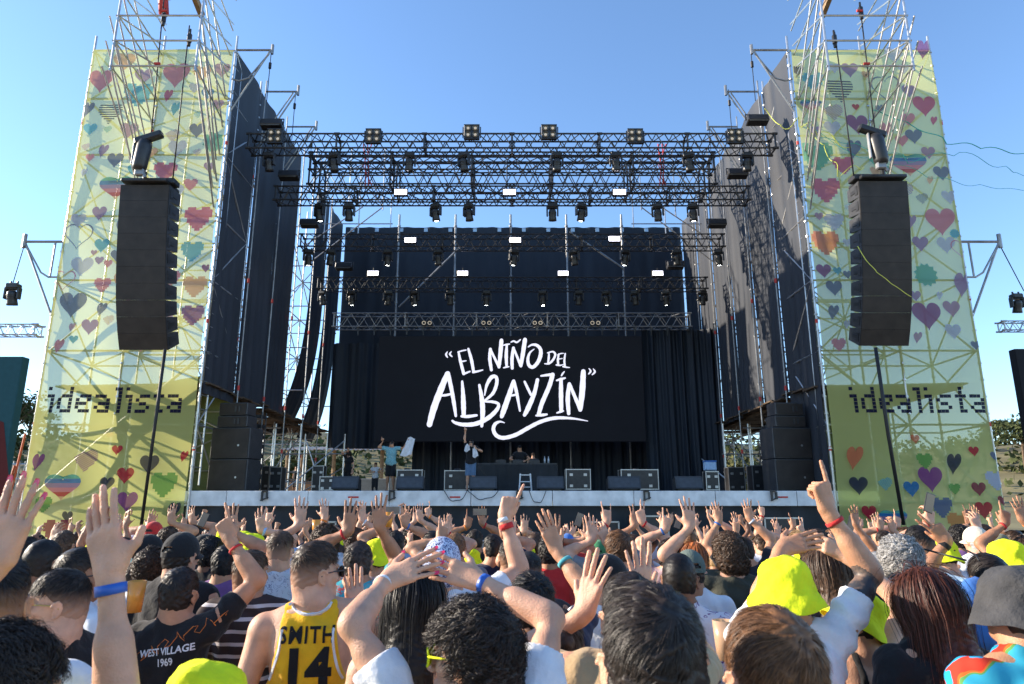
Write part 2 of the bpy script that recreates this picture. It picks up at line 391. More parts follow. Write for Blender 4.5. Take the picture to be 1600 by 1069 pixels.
def body_prims(s, sex, J, fat=1., rmin=0., face=True):
    f = sex == 'f'; S = lambda *a: np.array(a) * s
    w = (.88 if f else .95) * fat; tor = [
        e_(S(0, -.004, 1.275), S(.155 * w, .108 * fat, .19), .03), e_(S(0, -.012, 1.365), S(.158 * w, .09, .085), .04),
        e_(S(0, .008, 1.10), S(.132 * w, .100 * fat, .16), .05), e_(S(0, -.006, .955), S(.165 * (1. if f else .97) * fat, .115, .12), .05)]
    for sg in (-1, 1):
        tor.append(e_(S(sg * .072, -.062, 1.33), S(.06, .045, .11), .03))       # shoulder blades
        if f: tor.append(e_(S(sg * .070, .09, 1.27), S(.062, .055, .06), .03))
    up = []
    for n in 'LR': up.append(c_(S(0, -.022, 1.485), J[n]['sh'] * np.array((.84, 1, 1)), .048 * s, .052 * s, .05))
    neck = [c_(S(0, -.028, 1.44), S(0, -.012, 1.575), (.047 if f else .056) * s, (.045 if f else .053) * s, .03)]
    legs = []
    for sg in (-1, 1):
        legs += [c_(S(sg * .088, 0, .90), S(sg * .10, .012, .49), .085 * s, .054 * s, .04), c_(S(sg * .10, .005, .49), S(sg * .11, -.02, .10), .054 * s, .035 * s, .03),
                 e_(S(sg * .105, -.03, .37), S(.05, .052, .11), .03), c_(S(sg * .11, -.03, .045), S(sg * .125, .14, .035), .042 * s, .032 * s, .03)]
    Rh = J['Rh']; hc = J['hc']; s0 = s; s = J['hs']; S = lambda *a: np.array(a) * s; H = lambda *a: hc + Rh @ (np.array(a) * s); R32 = Rh.astype(np.float32)
    he = [e_(H(0, -.012, .022), S(.075, .094, .093), .02, R32), e_(H(0, .022, -.045), S(.058, .066, .070), .03, R32), e_(H(0, .065, -.085), S(.028, .024, .020), .03, R32),
          c_(H(0, -.045, -.05), np.array((0, -.03, 1.50)) * s0, .055 * s, .055 * s0, .04)]
    for sg in (-1, 1): 
        er = rotz(sg * -.45); ec = lambda y, z, o=0.: H(*(np.array((sg * .0765, -.004, -.012)) + er @ np.array((sg * (.006 + o), y, z))))
        he += [e_(ec(-.004, .0), S(.0055, .016, .026), .006, R32 @ er.astype(np.float32))]
        arc = [(.010, -.006), (.013, .014), (.006, .026), (-.008, .029), (-.018, .020), (-.021, .004), (-.016, -.014), (-.006, -.026), (.004, -.028)]
        he += [c_(ec(*arc[i], .003), ec(*arc[i + 1], .003), .0042 * s, .0042 * s, .004) for i in range(8)]
        he += [e_(H(sg * .040, .060, -.018), S(.022, .02, .02), .02, R32)]
    sub = []
    if face:
        he += [c_(H(0, .086, .016), H(0, .108, -.026), .008 * s, .013 * s, .012), e_(H(0, .082, .026), S(.045, .014, .012), .012, R32),
               e_(H(0, .087, -.060), S(.024, .011, .007), .006, R32), e_(H(0, .086, -.071), S(.021, .011, .007), .006, R32)]
        for sg in (-1, 1):
            he.append(e_(H(sg * .012, .098, -.030), S(.010, .011, .009), .006, R32))
            sub.append(e_(H(sg * .031, .098, .006), S(.017, .016, .012), .012, R32)); sub.append(e_(H(sg * .089, .004, -.012), S(.006, .007, .010), .004, R32))
    s = s0; S = lambda *a: np.array(a) * s
    arm = []; hands = {}
    am = .86 if f else 1.
    for n, sg in (('L', -1), ('R', 1)):
        a = J[n]; sh, el, wr = a['sh'], a['el'], a['wr']; fd = unit(wr - el); ud = unit(el - sh)
        arm += [c_(sh, el, .046 * am * s, .035 * am * s, .035), e_(sh + ud * .02 * s, S(.052, .052, .056) * am, .03), c_(el, wr, .039 * am * s, .0255 * am * s, .02),
                c_(el + fd * .03 * s, el + fd * .12 * s, .043 * am * s, .036 * am * s, .03), c_(wr - fd * .02 * s, wr + a['d'] * .02 * s, .0255 * am * s, .023 * am * s, .02),
                c_(sh + ud * .08 * s, sh + ud * .2 * s, .043 * am * s, .039 * am * s, .03)]
        hp, tips, nn, tt = hand_prims(wr, a['d'], a['n'], -sg if a.get('flip') else sg * -1, a['pose'], s * (.92 if f else 1.), rmin, a['spread'])
        arm += hp; hands[n] = dict(tips=tips, n=nn, t=tt, wr=wr, fd=fd, c=wr + unit(a['d']) * .085 * s)
    return dict(torso=tor, up=up, neck=neck, legs=legs, head=he, sub=sub, arm=arm, hands=hands, H=H, S=S)

def hairline(q):
    """q: points in head coordinates (1.75 m figure). >0 where hair grows"""
    y = q[..., 1]; z = q[..., 2]; t = np.clip((y + .055) / .10, 0, 1); t = t * t * (3 - 2 * t)
    ear = np.exp(-((y + .008) / .03) ** 2 - ((z + .02) / .05) ** 2) * .03
    return z - (-.088 + .137 * t) - ear
def hair_shell(J, s, style, res, P=None):
    Rh = J['Rh'].astype(np.float32); hc = J['hc'].astype(np.float32)
    th = {'short': (.006, .013), 'fade': (.0015, .016), 'buzz': (.004, .004), 'curly': (.018, .018), 'mop': (.030, .026), 'long': (.014, .016), 'bun': (.012, .012), 'thin': (.003, .006), 'mid': (.016, .018)}[style]
    amp = {'curly': .0055, 'mop': .006, 'mid': .005, 'short': .0028, 'long': .002, 'fade': .0010}.get(style, .001) * s
    H = lambda *a: J['hc'] + J['Rh'] @ (np.array(a) * s)
    pr = [e_(H(0, -.012, .022 + th[1] * .30), (np.array((.075, .094, .093)) + np.array((th[0], th[0], (th[0] + th[1]) * .5))) * s, .02, Rh)]
    pr.append(e_(H(0, -.03, -.035), (np.array((.066, .070, .068)) + th[0]) * s, .03, Rh))
    if style == 'fade': pr.append(e_(H(0, -.005, .055 + th[1] * .5), np.array((.074, .092, .070)) * s, .012, Rh))
    if style == 'mop': pr += [e_(H(0, -.055, -.06), np.array((.088, .065, .075)) * s, .04, Rh)]
    extra = []
    if style == 'long':
        extra = [c_(H(0, -.062, -.02), H(0, -.105, -.22), .078 * s, .082 * s, .05), c_(H(0, -.105, -.20), np.array((J['hc'][0] * 1., J['hc'][1] - .135 * s, J['hc'][2] - .40 * s)), .080 * s, .05 * s, .05)]
    if style == 'bun': extra = [e_(H(0, -.13, .03), np.array((.05, .045, .045)) * s, .012, Rh)]
    def post(P, d):
        q = (P - hc) @ Rh / s
        h = hairline(q)
        if style in ('curly', 'mop'): h = h + np.where(q[..., 1] < .03, .02, -.012)
        d = d + (amp * (np.sin(95 * P[..., 0] + 3 * np.sin(70 * P[..., 2])) * np.sin(88 * P[..., 2] + 2 * np.sin(80 * P[..., 1])) * np.sin(91 * P[..., 1]) * 1.6 + .5 * np.sin(170 * P[..., 0] + 90 * P[..., 1]) * np.sin(180 * P[..., 2])))
        if style == 'long': h = np.where(q[..., 1] < -.0, np.maximum(h, -.01 - q[..., 1]), h)
        if style == 'bun': h = np.where(q[..., 1] < -.10, .05, h)
        return np.maximum(d, -h * s)
    V, Q = implicit(pr + extra, res, post)
    return V, Q
def shell_fade(V, J, s):
    q = (V - J['hc']) @ J['Rh'] / s
    return np.clip((.055 - q[:, 2] + .25 * (q[:, 1] > .03) * 0) / .085, 0, 1)
def ribbons(pts, wid, out):
    """pts (n,k,3), out (n,k,3) outward normals -> verts, quads"""
    n, k, _ = pts.shape; t = np.gradient(pts, axis=1); side = np.cross(t, out + RNG.normal(0, .35, (n, 1, 3))); side /= np.linalg.norm(side, axis=2, keepdims=True) + 1e-9
    tp = np.linspace(1, .25, k)[None, :, None] * wid * .5 * RNG.uniform(.6, 1.3, (n, 1, 1))
    V = np.stack([pts - side * tp, pts + side * tp], 2).reshape(-1, 3)
    b = (np.arange(n) * k * 2)[:, None] + (np.arange(k - 1) * 2)[None]
    Q = np.stack([b, b + 1, b + 3, b + 2], -1).reshape(-1, 4)
    return V, Q
def strands(J, s, style, n, wid, V=None):
    rad0 = np.array((.075, .094, .093)); c0 = np.array((0, -.012, .022)); wh = unit(np.array((.25, -.75, .75)))
    if style != 'long':
        q = (V - J['hc']) @ J['Rh'] / s
        lim = {'fade': .05, 'short': .004, 'mid': .0}.get(style, -.02)
        q = q[(hairline(q) > np.where(q[:, 1] < .03, lim, .004))]
        if len(q) < 10: return np.zeros((0, 3)), np.zeros((0, 4), int)
        P = q[RNG.integers(0, len(q), n)] + RNG.normal(0, .0012, (n, 3)); nn = unit_rows((P - c0) / rad0 ** 2)
        k = {'curly': 10, 'mop': 10}.get(style, 6); ln = {'short': .042, 'fade': .030, 'curly': .045, 'mop': .055, 'mid': .055, 'bun': .08, 'thin': .02, 'buzz': .006}[style]
        L = ln * RNG.uniform(.6, 1.3, n)
        f1 = np.sin(P @ np.array((47., 13, 29)) + 1) + np.sin(P @ np.array((-21., 51, 17)) + 2.3 * np.sin(P[:, 2] * 40)); f2 = np.sin(P @ np.array((33., -41, 11))) + np.sin(P @ np.array((9., 27, -57)) + 1.7)
        e1 = unit_rows(np.cross(nn, np.array((0, 0, 1.)) + 1e-3)); e2 = np.cross(nn, e1)
        amp = .9 if style in ('curly', 'mop') else .38
        t = -(wh - nn * (nn @ wh)[:, None]); t = t / (np.linalg.norm(t, axis=1)[:, None] + .15) + e1 * (f1 * amp * .5)[:, None] + e2 * (f2 * amp * .35)[:, None] + RNG.normal(0, .13, (n, 3))
        t = unit_rows(t - nn * (t * nn).sum(1)[:, None]); P = P - nn * .003; up = {'short': .07, 'mid': .2, 'curly': .12, 'mop': .12, 'fade': .16}.get(style, .03) * RNG.uniform(-.2, 1.4, n) + .05 * f2; up = np.where(RNG.random(n) < .015, up + .2, up)
        pos = []; nor = []; st = L / (k - 1); ph = RNG.uniform(0, 6.28, n); Rr = .10; cr = .0052 if style == 'curly' else .0060
        for i in range(k):
            f = i / (k - 1); pp = P
            if style in ('curly', 'mop'):
                a = ph + f * 8.5; bb = np.cross(nn, t); pp = P + (bb * np.cos(a)[:, None] + nn * np.sin(a)[:, None]) * cr + nn * .004
            pos.append(pp.copy()); nor.append(nn.copy())
            P = P + t * st[:, None] + nn * (up * st)[:, None]; t2 = t - nn * (st / Rr)[:, None]; nn = unit_rows(nn + t * (st / Rr)[:, None]); t = unit_rows(t2)
        P = np.stack(pos, 1); Nn = np.stack(nor, 1)
        return ribbons(J['hc'] + (P * s) @ J['Rh'].T, wid, Nn @ J['Rh'].T)
    th = .018; k = 14
    u = RNG.normal(0, 1, (n * 3, 3)); u /= np.linalg.norm(u, axis=1)[:, None]
    u = u[hairline(u * (rad0 + th * .5) + c0) > 0][:n]; n = len(u); L = .50 * RNG.uniform(.6, 1.25, n); pos = []; nor = []
    P = c0 + u * (rad0 + (RNG.uniform(.2, 1.0, n) * th * .7)[:, None]); uu = u.copy(); jit = RNG.normal(0, .35, (n, 3)); ph = RNG.uniform(0, 6.28, n)
    for i in range(k):
        nn = unit_rows(uu / rad0); pos.append(P.copy()); nor.append(nn.copy())
        g = np.tile(np.array((0, -.25, -1.)), (n, 1)); back = (P[:, 2] < -.02)
        t = np.where(back[:, None], np.array((0, -.06, -1.)) + jit * .05, (g - nn * (g * nn).sum(1)[:, None]) + jit * .15); t = unit_rows(t)
        P = P + t * (L / (k - 1))[:, None]; P[:, 0] += .0015 * np.sin(P[:, 2] * 30 + ph)
        d = (P - c0) / (rad0 + .012); m = np.linalg.norm(d, axis=1); ins = (m < 1); P[ins] = c0 + (d[ins] / m[ins][:, None]) * (rad0 + .012)
        low = (P[:, 2] < -.05) & (P[:, 1] > -.03); P[low, 1] -= .02
        uu = unit_rows((P - c0) / rad0)
    P = np.stack(pos, 1); Nn = np.stack(nor, 1)
    return ribbons(J['hc'] + (P * s) @ J['Rh'].T, wid, Nn @ J['Rh'].T)
def unit_rows(a): return a / (np.linalg.norm(a, axis=1)[:, None] + 1e-9)

# ---- hats, in head coordinates
def bucket_mesh(J, s, mt, seed=0):
    rng = random.Random(seed); n = 72
    key = [(.002, .143), (.035, .142), (.060, .138), (.077, .129), (.087, .115), (.092, .098), (.096, .075), (.099, .052), (.103, .032), (.1045, .027), (.110, .019), (.119, .004), (.129, -.014), (.138, -.032), (.1395, -.036), (.1365, -.036), (.118, -.002), (.100, .022)]
    prof = []
    for i in range(len(key) - 1):
        for f in ((0, .5) if i < 14 else (0,)): prof.append((key[i][0] * (1 - f) + key[i + 1][0] * f, key[i][1] * (1 - f) + key[i + 1][1] * f))
    prof.append(key[-1]); ph = [rng.uniform(0, 6.28) for _ in range(12)]; V = []; m = len(prof)
    for i, (r, z) in enumerate(prof):
        brim = min(1, max(0, (.027 - z) / .06)); top = min(1, max(0, (z - .08) / .05))
        for j in range(n):
            a = 2 * math.pi * j / n
            w1 = .0028 * math.sin(2 * a + ph[0] + z * 25) + .0025 * math.sin(5 * a + ph[1] + z * 50) + .0016 * math.sin(9 * a + ph[2] - z * 70) + .0010 * math.sin(17 * a + ph[3] + z * 150)
            st = .0012 * math.sin(z * 900) * (1 if brim > .15 else 0)
            seam = .0018 * math.exp(-((z - .029) / .003) ** 2) + .0015 * math.exp(-((z - .128) / .003) ** 2)
            rr = r + w1 * (r / .10) + seam + st * .4
            zz = z + brim * (.010 * math.sin(2 * a + ph[4]) + .006 * math.sin(3 * a + ph[5]) + .003 * math.sin(7 * a + ph[6])) - top * .011 * (1 + math.sin(a + ph[7])) * (r / .08) - top * .007 * math.sin(3 * a + ph[8]) * r / .08
            V.append((rr * math.cos(a) * .95, rr * math.sin(a) * 1.07 - .010, zz - .016))
    V = J['hc'] + (np.array(V) * s) @ J['Rh'].T
    Q = np.array([(i * n + j, i * n + (j + 1) % n, (i + 1) * n + (j + 1) % n, (i + 1) * n + j) for i in range(m - 1) for j in range(n)])
    return npmesh('bucket_hat', V, Q[:, ::-1], mt)
def cap_mesh(J, s, mt, back=False):
    n = 40; V = []; rows = 12
    for i in range(rows + 1):
        a = math.pi / 2 * i / rows * 1.08; r = math.sin(a); z = math.cos(a)
        for j in range(n):
            b = 2 * math.pi * j / n; rx = .088 * r; ry = .108 * r
            seam = .0012 * abs(math.sin(3 * b)) ** .3
            V.append(((rx + seam) * math.cos(b), (ry + seam) * math.sin(b) - .012, .022 + .105 * z - (.012 if i > rows - 1 else 0)))
    Q = [(i * n + j, (i + 1) * n + j, (i + 1) * n + (j + 1) % n, i * n + (j + 1) % n) for i in range(rows) for j in range(n) if not (i in (9, 10) and abs(j + .5 - n * .75) < (3.1 if i > 9 else 2.1))]
    b0 = len(V); m = 14; sg = -1 if back else 1
    for t in range(2):
        for i in range(4):
            for j in range(m + 1):
                a = math.pi * (j / m); e = i / 3 * .068 * math.sin(a) ** .6
                V.append((math.cos(a) * (.080 + e * .15), sg * (math.sin(a) * .085 + e) - .012 * 1, .014 - (i / 3) ** 1.4 * .018 - .014 * math.cos(a) ** 2 * (i / 3) - t * .004))
    for t in range(2):
        for i in range(3):
            for j in range(m):
                a = b0 + t * 4 * (m + 1) + i * (m + 1) + j; Q.append((a, a + 1, a + m + 2, a + m + 1))
    for j in range(m):
        a = b0 + 3 * (m + 1) + j; c = a + 4 * (m + 1); Q.append((a, a + 1, c + 1, c))
    V = J['hc'] + (np.array(V) * s) @ J['Rh'].T
    return npmesh('cap', V, np.array(Q), mt)
def glasses_mb(J, s, shades=True):
    H = lambda x, y, z: J['hc'] + J['Rh'] @ (np.array((x, y, z)) * s); fr = MB(); ln = MB()
    for sg in (-1, 1):
        c = (sg * .034, .106, .004); n = 16; pts = [H(c[0] + .027 * math.copysign(abs(math.cos(a)) ** .7, math.cos(a)), c[1] - .012 * abs(math.cos(a)) * (1 if math.cos(a) * sg > 0 else 0), c[2] + .021 * math.copysign(abs(math.sin(a)) ** .7, math.sin(a))) for a in [2 * math.pi * i / n for i in range(n)]]
        fr.path(pts + [pts[0], pts[1]], .0035 * s, 6); ln.add(pts, [list(range(n))])
        fr.path([H(sg * .062, .096, .010), H(sg * .080, .045, .010), H(sg * .083, -.005, .004), H(sg * .080, -.02, -.008)], .0028 * s, 5)
    fr.path([H(-.01, .110, .008), H(.01, .110, .008)], .003 * s, 5)
    return fr, ln

# ---- clothes
def shirt_mesh(s, B, J, kind, res, loose=1., mt=None, seed=0):
    S = B['S']; off = .013 * s * loose; pr = []
    for p in B['torso']: pr.append(('e', p[1], p[2] + off, p[3], p[4]))
    pr.append(e_(S(0, .0, .96), S(.162, .122, .26) * (.97 + .03 * loose), .06))
    tank = kind in ('tank', 'cami')
    sl = .62 if kind == 'tee' else 1.0
    ends = []
    for n in 'LR':
        a = J[n]; sh, el = a['sh'], a['el']
        pr.append(c_(S(0, -.022, 1.470), sh * np.array((.84, 1, 1)), .058 * s, (.062 if not tank else .05) * s, .05))
        if not tank:
            e = sh + (el - sh) * sl; pr += [c_(sh, e, .059 * s * loose ** .5, (.056 * loose ** .6) * s, .04)]
            ends.append((sh, e, unit(el - sh)))
    nk = np.array((0, -.004, 1.562)) * s
    ph = seed * 1.7
    def post(P, d):
        x, y, z = P[..., 0], P[..., 1], P[..., 2]
        d = d + wrink(P + ph, .0058 * s * loose) + .0035 * s * loose * np.sin(46 * z + 34 * np.abs(x) + 3 * np.sin(15 * x + ph) + 2 * np.sin(11 * z)) * np.clip(np.abs(x) / .1 + .25, 0, 1) * np.clip(1.3 - np.abs(z / s - 1.15), .35, 1)
        d = np.maximum(d, .86 * s - z + .012 * np.sin(14 * x + ph))
        q = P - nk; r = np.sqrt(q[..., 0] ** 2 + (q[..., 1] * .9) ** 2 + (np.maximum(q[..., 2], -1) * .9) ** 2)
        d = np.maximum(d, (.088 if kind == 'tee' else .10) * s - r)
        for sh, e, u in ends: # open the sleeve end
            qe = P - e.astype(np.float32); h = qe @ u.astype(np.float32)
            near = (h > -.012 * s) & (h < .10 * s) & ((qe ** 2).sum(-1) - h * h < (.080 * s * loose ** .5) ** 2)
            d = np.where(near, np.maximum(d, h), d)
        if tank:
            zz = np.clip((z / s - 1.20) / .20, 0, 1); lim = (.165 - .060 * np.sqrt(zz)) * s if kind == 'tank' else (.165 - .085 * np.sqrt(zz)) * s
            d = np.maximum(d, np.where(z > 1.17 * s, np.abs(x) - lim, -1))
            if kind == 'cami': d = np.maximum(d, np.where(np.abs(x) < .055 * s, z - 1.30 * s, -1)); d = np.maximum(d, np.where(z > 1.27 * s, .055 * s - np.abs(x), -1))
        return d
    V, Q = implicit(pr, res, post, pad=.03)
    return npmesh('shirt', V, Q, mt)
def trousers_mesh(s, B, res, mt, short=False):
    S = B['S']; pr = [('e', B['torso'][3][1], B['torso'][3][2] + .010 * s, .03, None)]
    for p in B['legs']:
        if p[0] == 'c' and p[1][2] > .3 * s: pr.append(c_(p[1], p[2], p[3][0] + .014 * s, p[3][1] + (.02 if not short else .03) * s, .04))
    zc = (.50 if short else .10) * s
    def post(P, d): return np.maximum(np.maximum(d + wrink(P, .004 * s), zc - P[..., 2]), P[..., 2] - .99 * s)
    V, Q = implicit(pr, res, post)
    return npmesh('trousers', V, Q, mt)

def text_mesh(txt, size, bold=.0, xs=1., sp=1.):
    cu = bpy.data.curves.new('lettering', 'FONT'); cu.body = txt; cu.size = size; cu.align_x = 'CENTER'; cu.align_y = 'CENTER'; cu.offset = bold; cu.resolution_u = 3; cu.space_character = sp
    o = bpy.data.objects.new('lettering', cu); COL.objects.link(o); dg = bpy.context.evaluated_depsgraph_get()
    me = bpy.data.meshes.new_from_object(o.evaluated_get(dg)); bpy.data.objects.remove(o); bpy.data.curves.remove(cu)
    bm = bmesh.new(); bm.from_mesh(me); bpy.data.meshes.remove(me)
    bmesh.ops.triangulate(bm, faces=bm.faces)
    for _ in range(6):
        e = [x for x in bm.edges if x.calc_length() > size * .16]
        if not e: break
        bmesh.ops.subdivide_edges(bm, edges=e, cuts=1); bmesh.ops.triangulate(bm, faces=bm.faces)
    for v in bm.verts: v.co.x *= xs
    return bm
def project(bm, host, c, mt, parent, name, rot=0., lift=.004):
    """lay a flat cut-out (x right, y up) on the back of a shirt mesh; c = (x,z) centre in figure coordinates"""
    me = host.data; bt = BVHTree.FromPolygons([v.co[:] for v in me.vertices], [p.vertices[:] for p in me.polygons])
    for v in bm.verts:
        x = v.co.x * math.cos(rot) - v.co.y * math.sin(rot) + c[0]; z = v.co.x * math.sin(rot) + v.co.y * math.cos(rot) + c[1]
        hit = bt.ray_cast(Vector((x, -1, z)), Vector((0, 1, 0)))
        y = hit[0].y if hit[0] else -.12
        v.co = (x, y - lift, z)
    m2 = bpy.data.meshes.new(name); bm.to_mesh(m2); bm.free(); m2.materials.append(mt)
    return link(name, m2, parent)

PEOPLE = []
def person(px, py, Y, label=None, H=None, yaw=0, hy=0, hp=0, hr=0, skin='mid', sex='m', hair=('short', 'dark'), hat=None, top=('tee', 'white'), arms=None, bottom='dark', short=True,
           fat=1., glasses=None, bands=(), res=None, nails=None, X=None, Z0=None, local=False, desc=None, group='people in the festival crowd', loose=1., nstr=None, topmat=None, straps=None, tattoo=False):
    """px,py: centre of the head on the photograph, Y: distance.  arms: {'L': (px, py, dY, pose, {extra})}"""
    hw = W(px, py, Y)
    if Z0 is None: Z0 = GZ
    if H is None: H = (hw.z - Z0) + .115 * 1.0; H = H * 1.0
    s = H / 1.75
    yr = R(yaw); Ry = rotz(yr); base = np.array((hw.x, Y, Z0))
    if not local: H2 = (hw.z - Z0) / HC[2] * 1.75; s = H2 / 1.75
    if s < .86 or s > 1.12: print('HEIGHT', px, py, Y, round(s * 1.75, 2)); s = min(max(s, .86), 1.12)
    AA = {}
    for n, a in (arms or {}).items():
        ex = a[4] if len(a) > 4 else {}
        t = np.array(W(a[0], a[1], Y + a[2])); tl = Ry.T @ (t - base)
        sg = -1 if n == 'L' else 1; sh = np.array((sg * .165, 0, 1.45)) * s
        dd = ex.get('d'); dl = Ry.T @ np.array(dd, float) if dd is not None else unit(unit(tl - sh) * .6 + np.array((0, 0, .8)))
        A = dict(t=tl, d=dl, pose=a[3]); 
        if 'n' in ex: A['n'] = Ry.T @ np.array(ex['n'], float)
        if 'h' in ex: A['h'] = Ry.T @ np.array(ex['h'], float)
        if 'spread' in ex: A['spread'] = ex['spread']
        dist = np.linalg.norm(tl - sh)
        if dist > .66 * s: print('REACH', px, py, n, round(dist / s, 2), 'arm', a[:3])
        AA[n] = A
    res = res or max(.0045, .00165 * Y)
    J = skeleton(s, sex, AA, R(hy), R(hp), R(hr), 0)
    rmin = res * .62 if Y > 2.5 else 0
    B = body_prims(s, sex, J, fat, rmin, face=True)
    V, Q = implicit(B['torso'] + B['up'] + B['neck'] + B['legs'] + B['head'] + B['arm'], res, None, subs=B['sub'])
    o = link('person', npmesh('person', V, Q, skin_mat(skin))); o.location = base; o.rotation_euler = (0, 0, yr)
    o['category'] = 'person'; o['group'] = group
    if label: o['label'] = label
    else: o['auto'] = 1
    hs, hcx = hair
    PEOPLE.append(dict(o=o, px=px, py=py, Y=Y, hair=hair, hat=hat, top=top, arms=arms or {}, desc=desc, glasses=glasses))
    if hs:
        hres = max(.0035, res * .8)
        mt = hair_mat(hcx, skin if hs == 'fade' else None)
        V, Q = hair_shell(J, J['hs'], hs if hat is None else {'curly': 'mid', 'mop': 'mid'}.get(hs, hs), hres)
        if hat is not None:                                         # under a hat the crown is pressed flat
            q = (V - J['hc']) @ J['Rh'] / s; m = np.clip((q[:, 2] - .035) / .03, 0, 1)[:, None]; V = V * (1 - m) + (J['hc'] + (V - J['hc']) * .84) * m
        ns = nstr if nstr is not None else (0 if (hat and hs != 'long') or hs in ('buzz', 'thin') else int(min(14000, 15000 / max(Y, 1) ** 1.15)))
        if ns > 0:
            V2, Q2 = strands(J, J['hs'], hs, ns, max(.0019, .0011 * Y), V); Q = np.vstack([Q, Q2 + len(V)]); nV = len(V); V = np.vstack([V, V2])
        me = npmesh('hair', V, Q, mt)
        if hs == 'fade':
            at = me.attributes.new('fade', 'FLOAT', 'POINT'); at.data.foreach_set('value', shell_fade(V, J, J['hs']).astype(np.float32))
        link('hair', me, o)
    if hat:
        k, hc_ = hat[0], hat[1]; hm = hc_ if not isinstance(hc_, str) else cloth(hc_)
        if k == 'bucket': link('bucket_hat', bucket_mesh(J, J['hs'], hm, int(px)), o)
        elif k == 'capb': link('cap', cap_mesh(J, J['hs'], hm), o)
        elif k == 'cap': link('cap', cap_mesh(J, J['hs'], hm), o)
        elif k == 'scarf':
            V, Q = hair_shell(J, J['hs'], 'bun', max(.004, res * .8)); me = npmesh('headscarf', J['hc'] + (V - J['hc']) * 1.05, Q, hm); link('headscarf', me, o)
    sh = None
    if top:
        tm = topmat or cloth(top[1]); sh = link('shirt' if top[0] == 'tee' else 'tank_top', shirt_mesh(s, B, J, top[0], max(.007, res), loose, tm, px % 17), o)
    if straps:
        m = MB(); bt = BVHTree.FromPolygons([v.co[:] for v in o.data.vertices], [p.vertices[:] for p in o.data.polygons])
        for (x0, z0, x1, z1) in straps[1]:
            pts = []
            for i in range(13):
                t = i / 12; x = (x0 + (x1 - x0) * t) * s; z = (z0 + (z1 - z0) * t) * s; hit = bt.ray_cast(Vector((x, -1, z)), Vector((0, 1, 0)))
                if hit[0]: pts.append(hit[0] + Vector((0, -.002, 0)))
            if len(pts) > 2: m.path(pts, .0085 * s, 6)
        if m.v: m.build('strap', cloth(straps[0]), o, True)
    link('trousers', trousers_mesh(s, B, max(.02, res), cloth(bottom), short), o)
    if glasses:
        fr, ln = glasses_mb(J, J['hs']); fm = cloth('yellow') if glasses == 'yellow' else (mat('gold_wire', (.6, .42, .15), .3, .9) if glasses == 'gold' else M_BLKP)
        g = fr.build('sunglasses', fm, o, True); ln.build('lens', mat('dark_lens', (.01, .01, .012), .08, 0, 0, spec=.8), g)
    for (n, off, colr, wd) in bands:
        h = B['hands'][n]; m = MB(); p = h['wr'] - h['fd'] * off * s; r0 = (.0275 + off * .08) * s * (.88 if sex == 'f' else 1)
        z = Vector(h['fd']).to_track_quat('Z', 'Y').to_matrix()
        m.lathe([(r0, -wd / 2), (r0 + .003, -wd / 2), (r0 + .0035, 0), (r0 + .003, wd / 2), (r0, wd / 2)], tuple(p), 20, 0, z)
        m.build('wristband', colr if not isinstance(colr, str) else cloth(colr), o, True)
    if nails:
        for n in nails[0]:
            h = B['hands'][n]
            for (tp, td) in h['tips']:
                m = MB(); nn = unit(h['n'] - td * (h['n'] @ td)); sd = np.cross(td, nn); c = tp + nn * .0062 * s - td * .001; pts = []
                for a, b_ in ((-1, -.6), (-1, .5), (-.6, 1), (.6, 1), (1, .5), (1, -.6)): pts.append(c + sd * a * .0055 * s + td * (b_ * .0095 + .004) * s - nn * (.0022 * s if abs(a) > .9 else 0))
                m.add(np.vstack([pts, np.array(pts) - nn * .002]), [(0, 1, 2, 3, 4, 5), (11, 10, 9, 8, 7, 6)] + [(i, i + 6, (i + 1) % 6 + 6, (i + 1) % 6) for i in range(6)])
                m.build('painted_nail', mat('nail_polish', (.75, .03, .10), .2, 0, 0, coat=.5), o)
    o['_s'] = s
    return o, B, J, sh

# ================================================================ ground, hills, backdrop
def ground_mat():
    m = mat('dry_ground', (.27, .21, .14), .95, 0, .25, .6, .5, 8); return m
g = MB(); g.grid(lambda u, v: ((u - .5) * 1600, -100 + v * 1300, GZ), 4, 4); struct(g.build('ground', ground_mat()))
def hill_h(x, y):
    r = math.hypot(x, y); b = (25 if x < 0 else 18) * math.exp(-((r - 150) / 50) ** 2) if abs(x) > 40 else (21.5 + 3.5 * -x / 40) * math.exp(-((r - 150) / 50) ** 2)
    return b * (.72 + .18 * math.sin(x * .031 + 1) + .1 * math.sin(x * .083)) * min(1, max(.0, (y - 20) / 60)) - .5
g = MB(); g.grid(lambda u, v: (lambda x, y: (x, y, hill_h(x, y)))((u - .5) * 420, 55 + v * 160), 90, 40)
struct(g.build('hills', mat('dry_hillside', (.16, .135, .06), .95, 0, .55, .16, .6, .9), None, True))

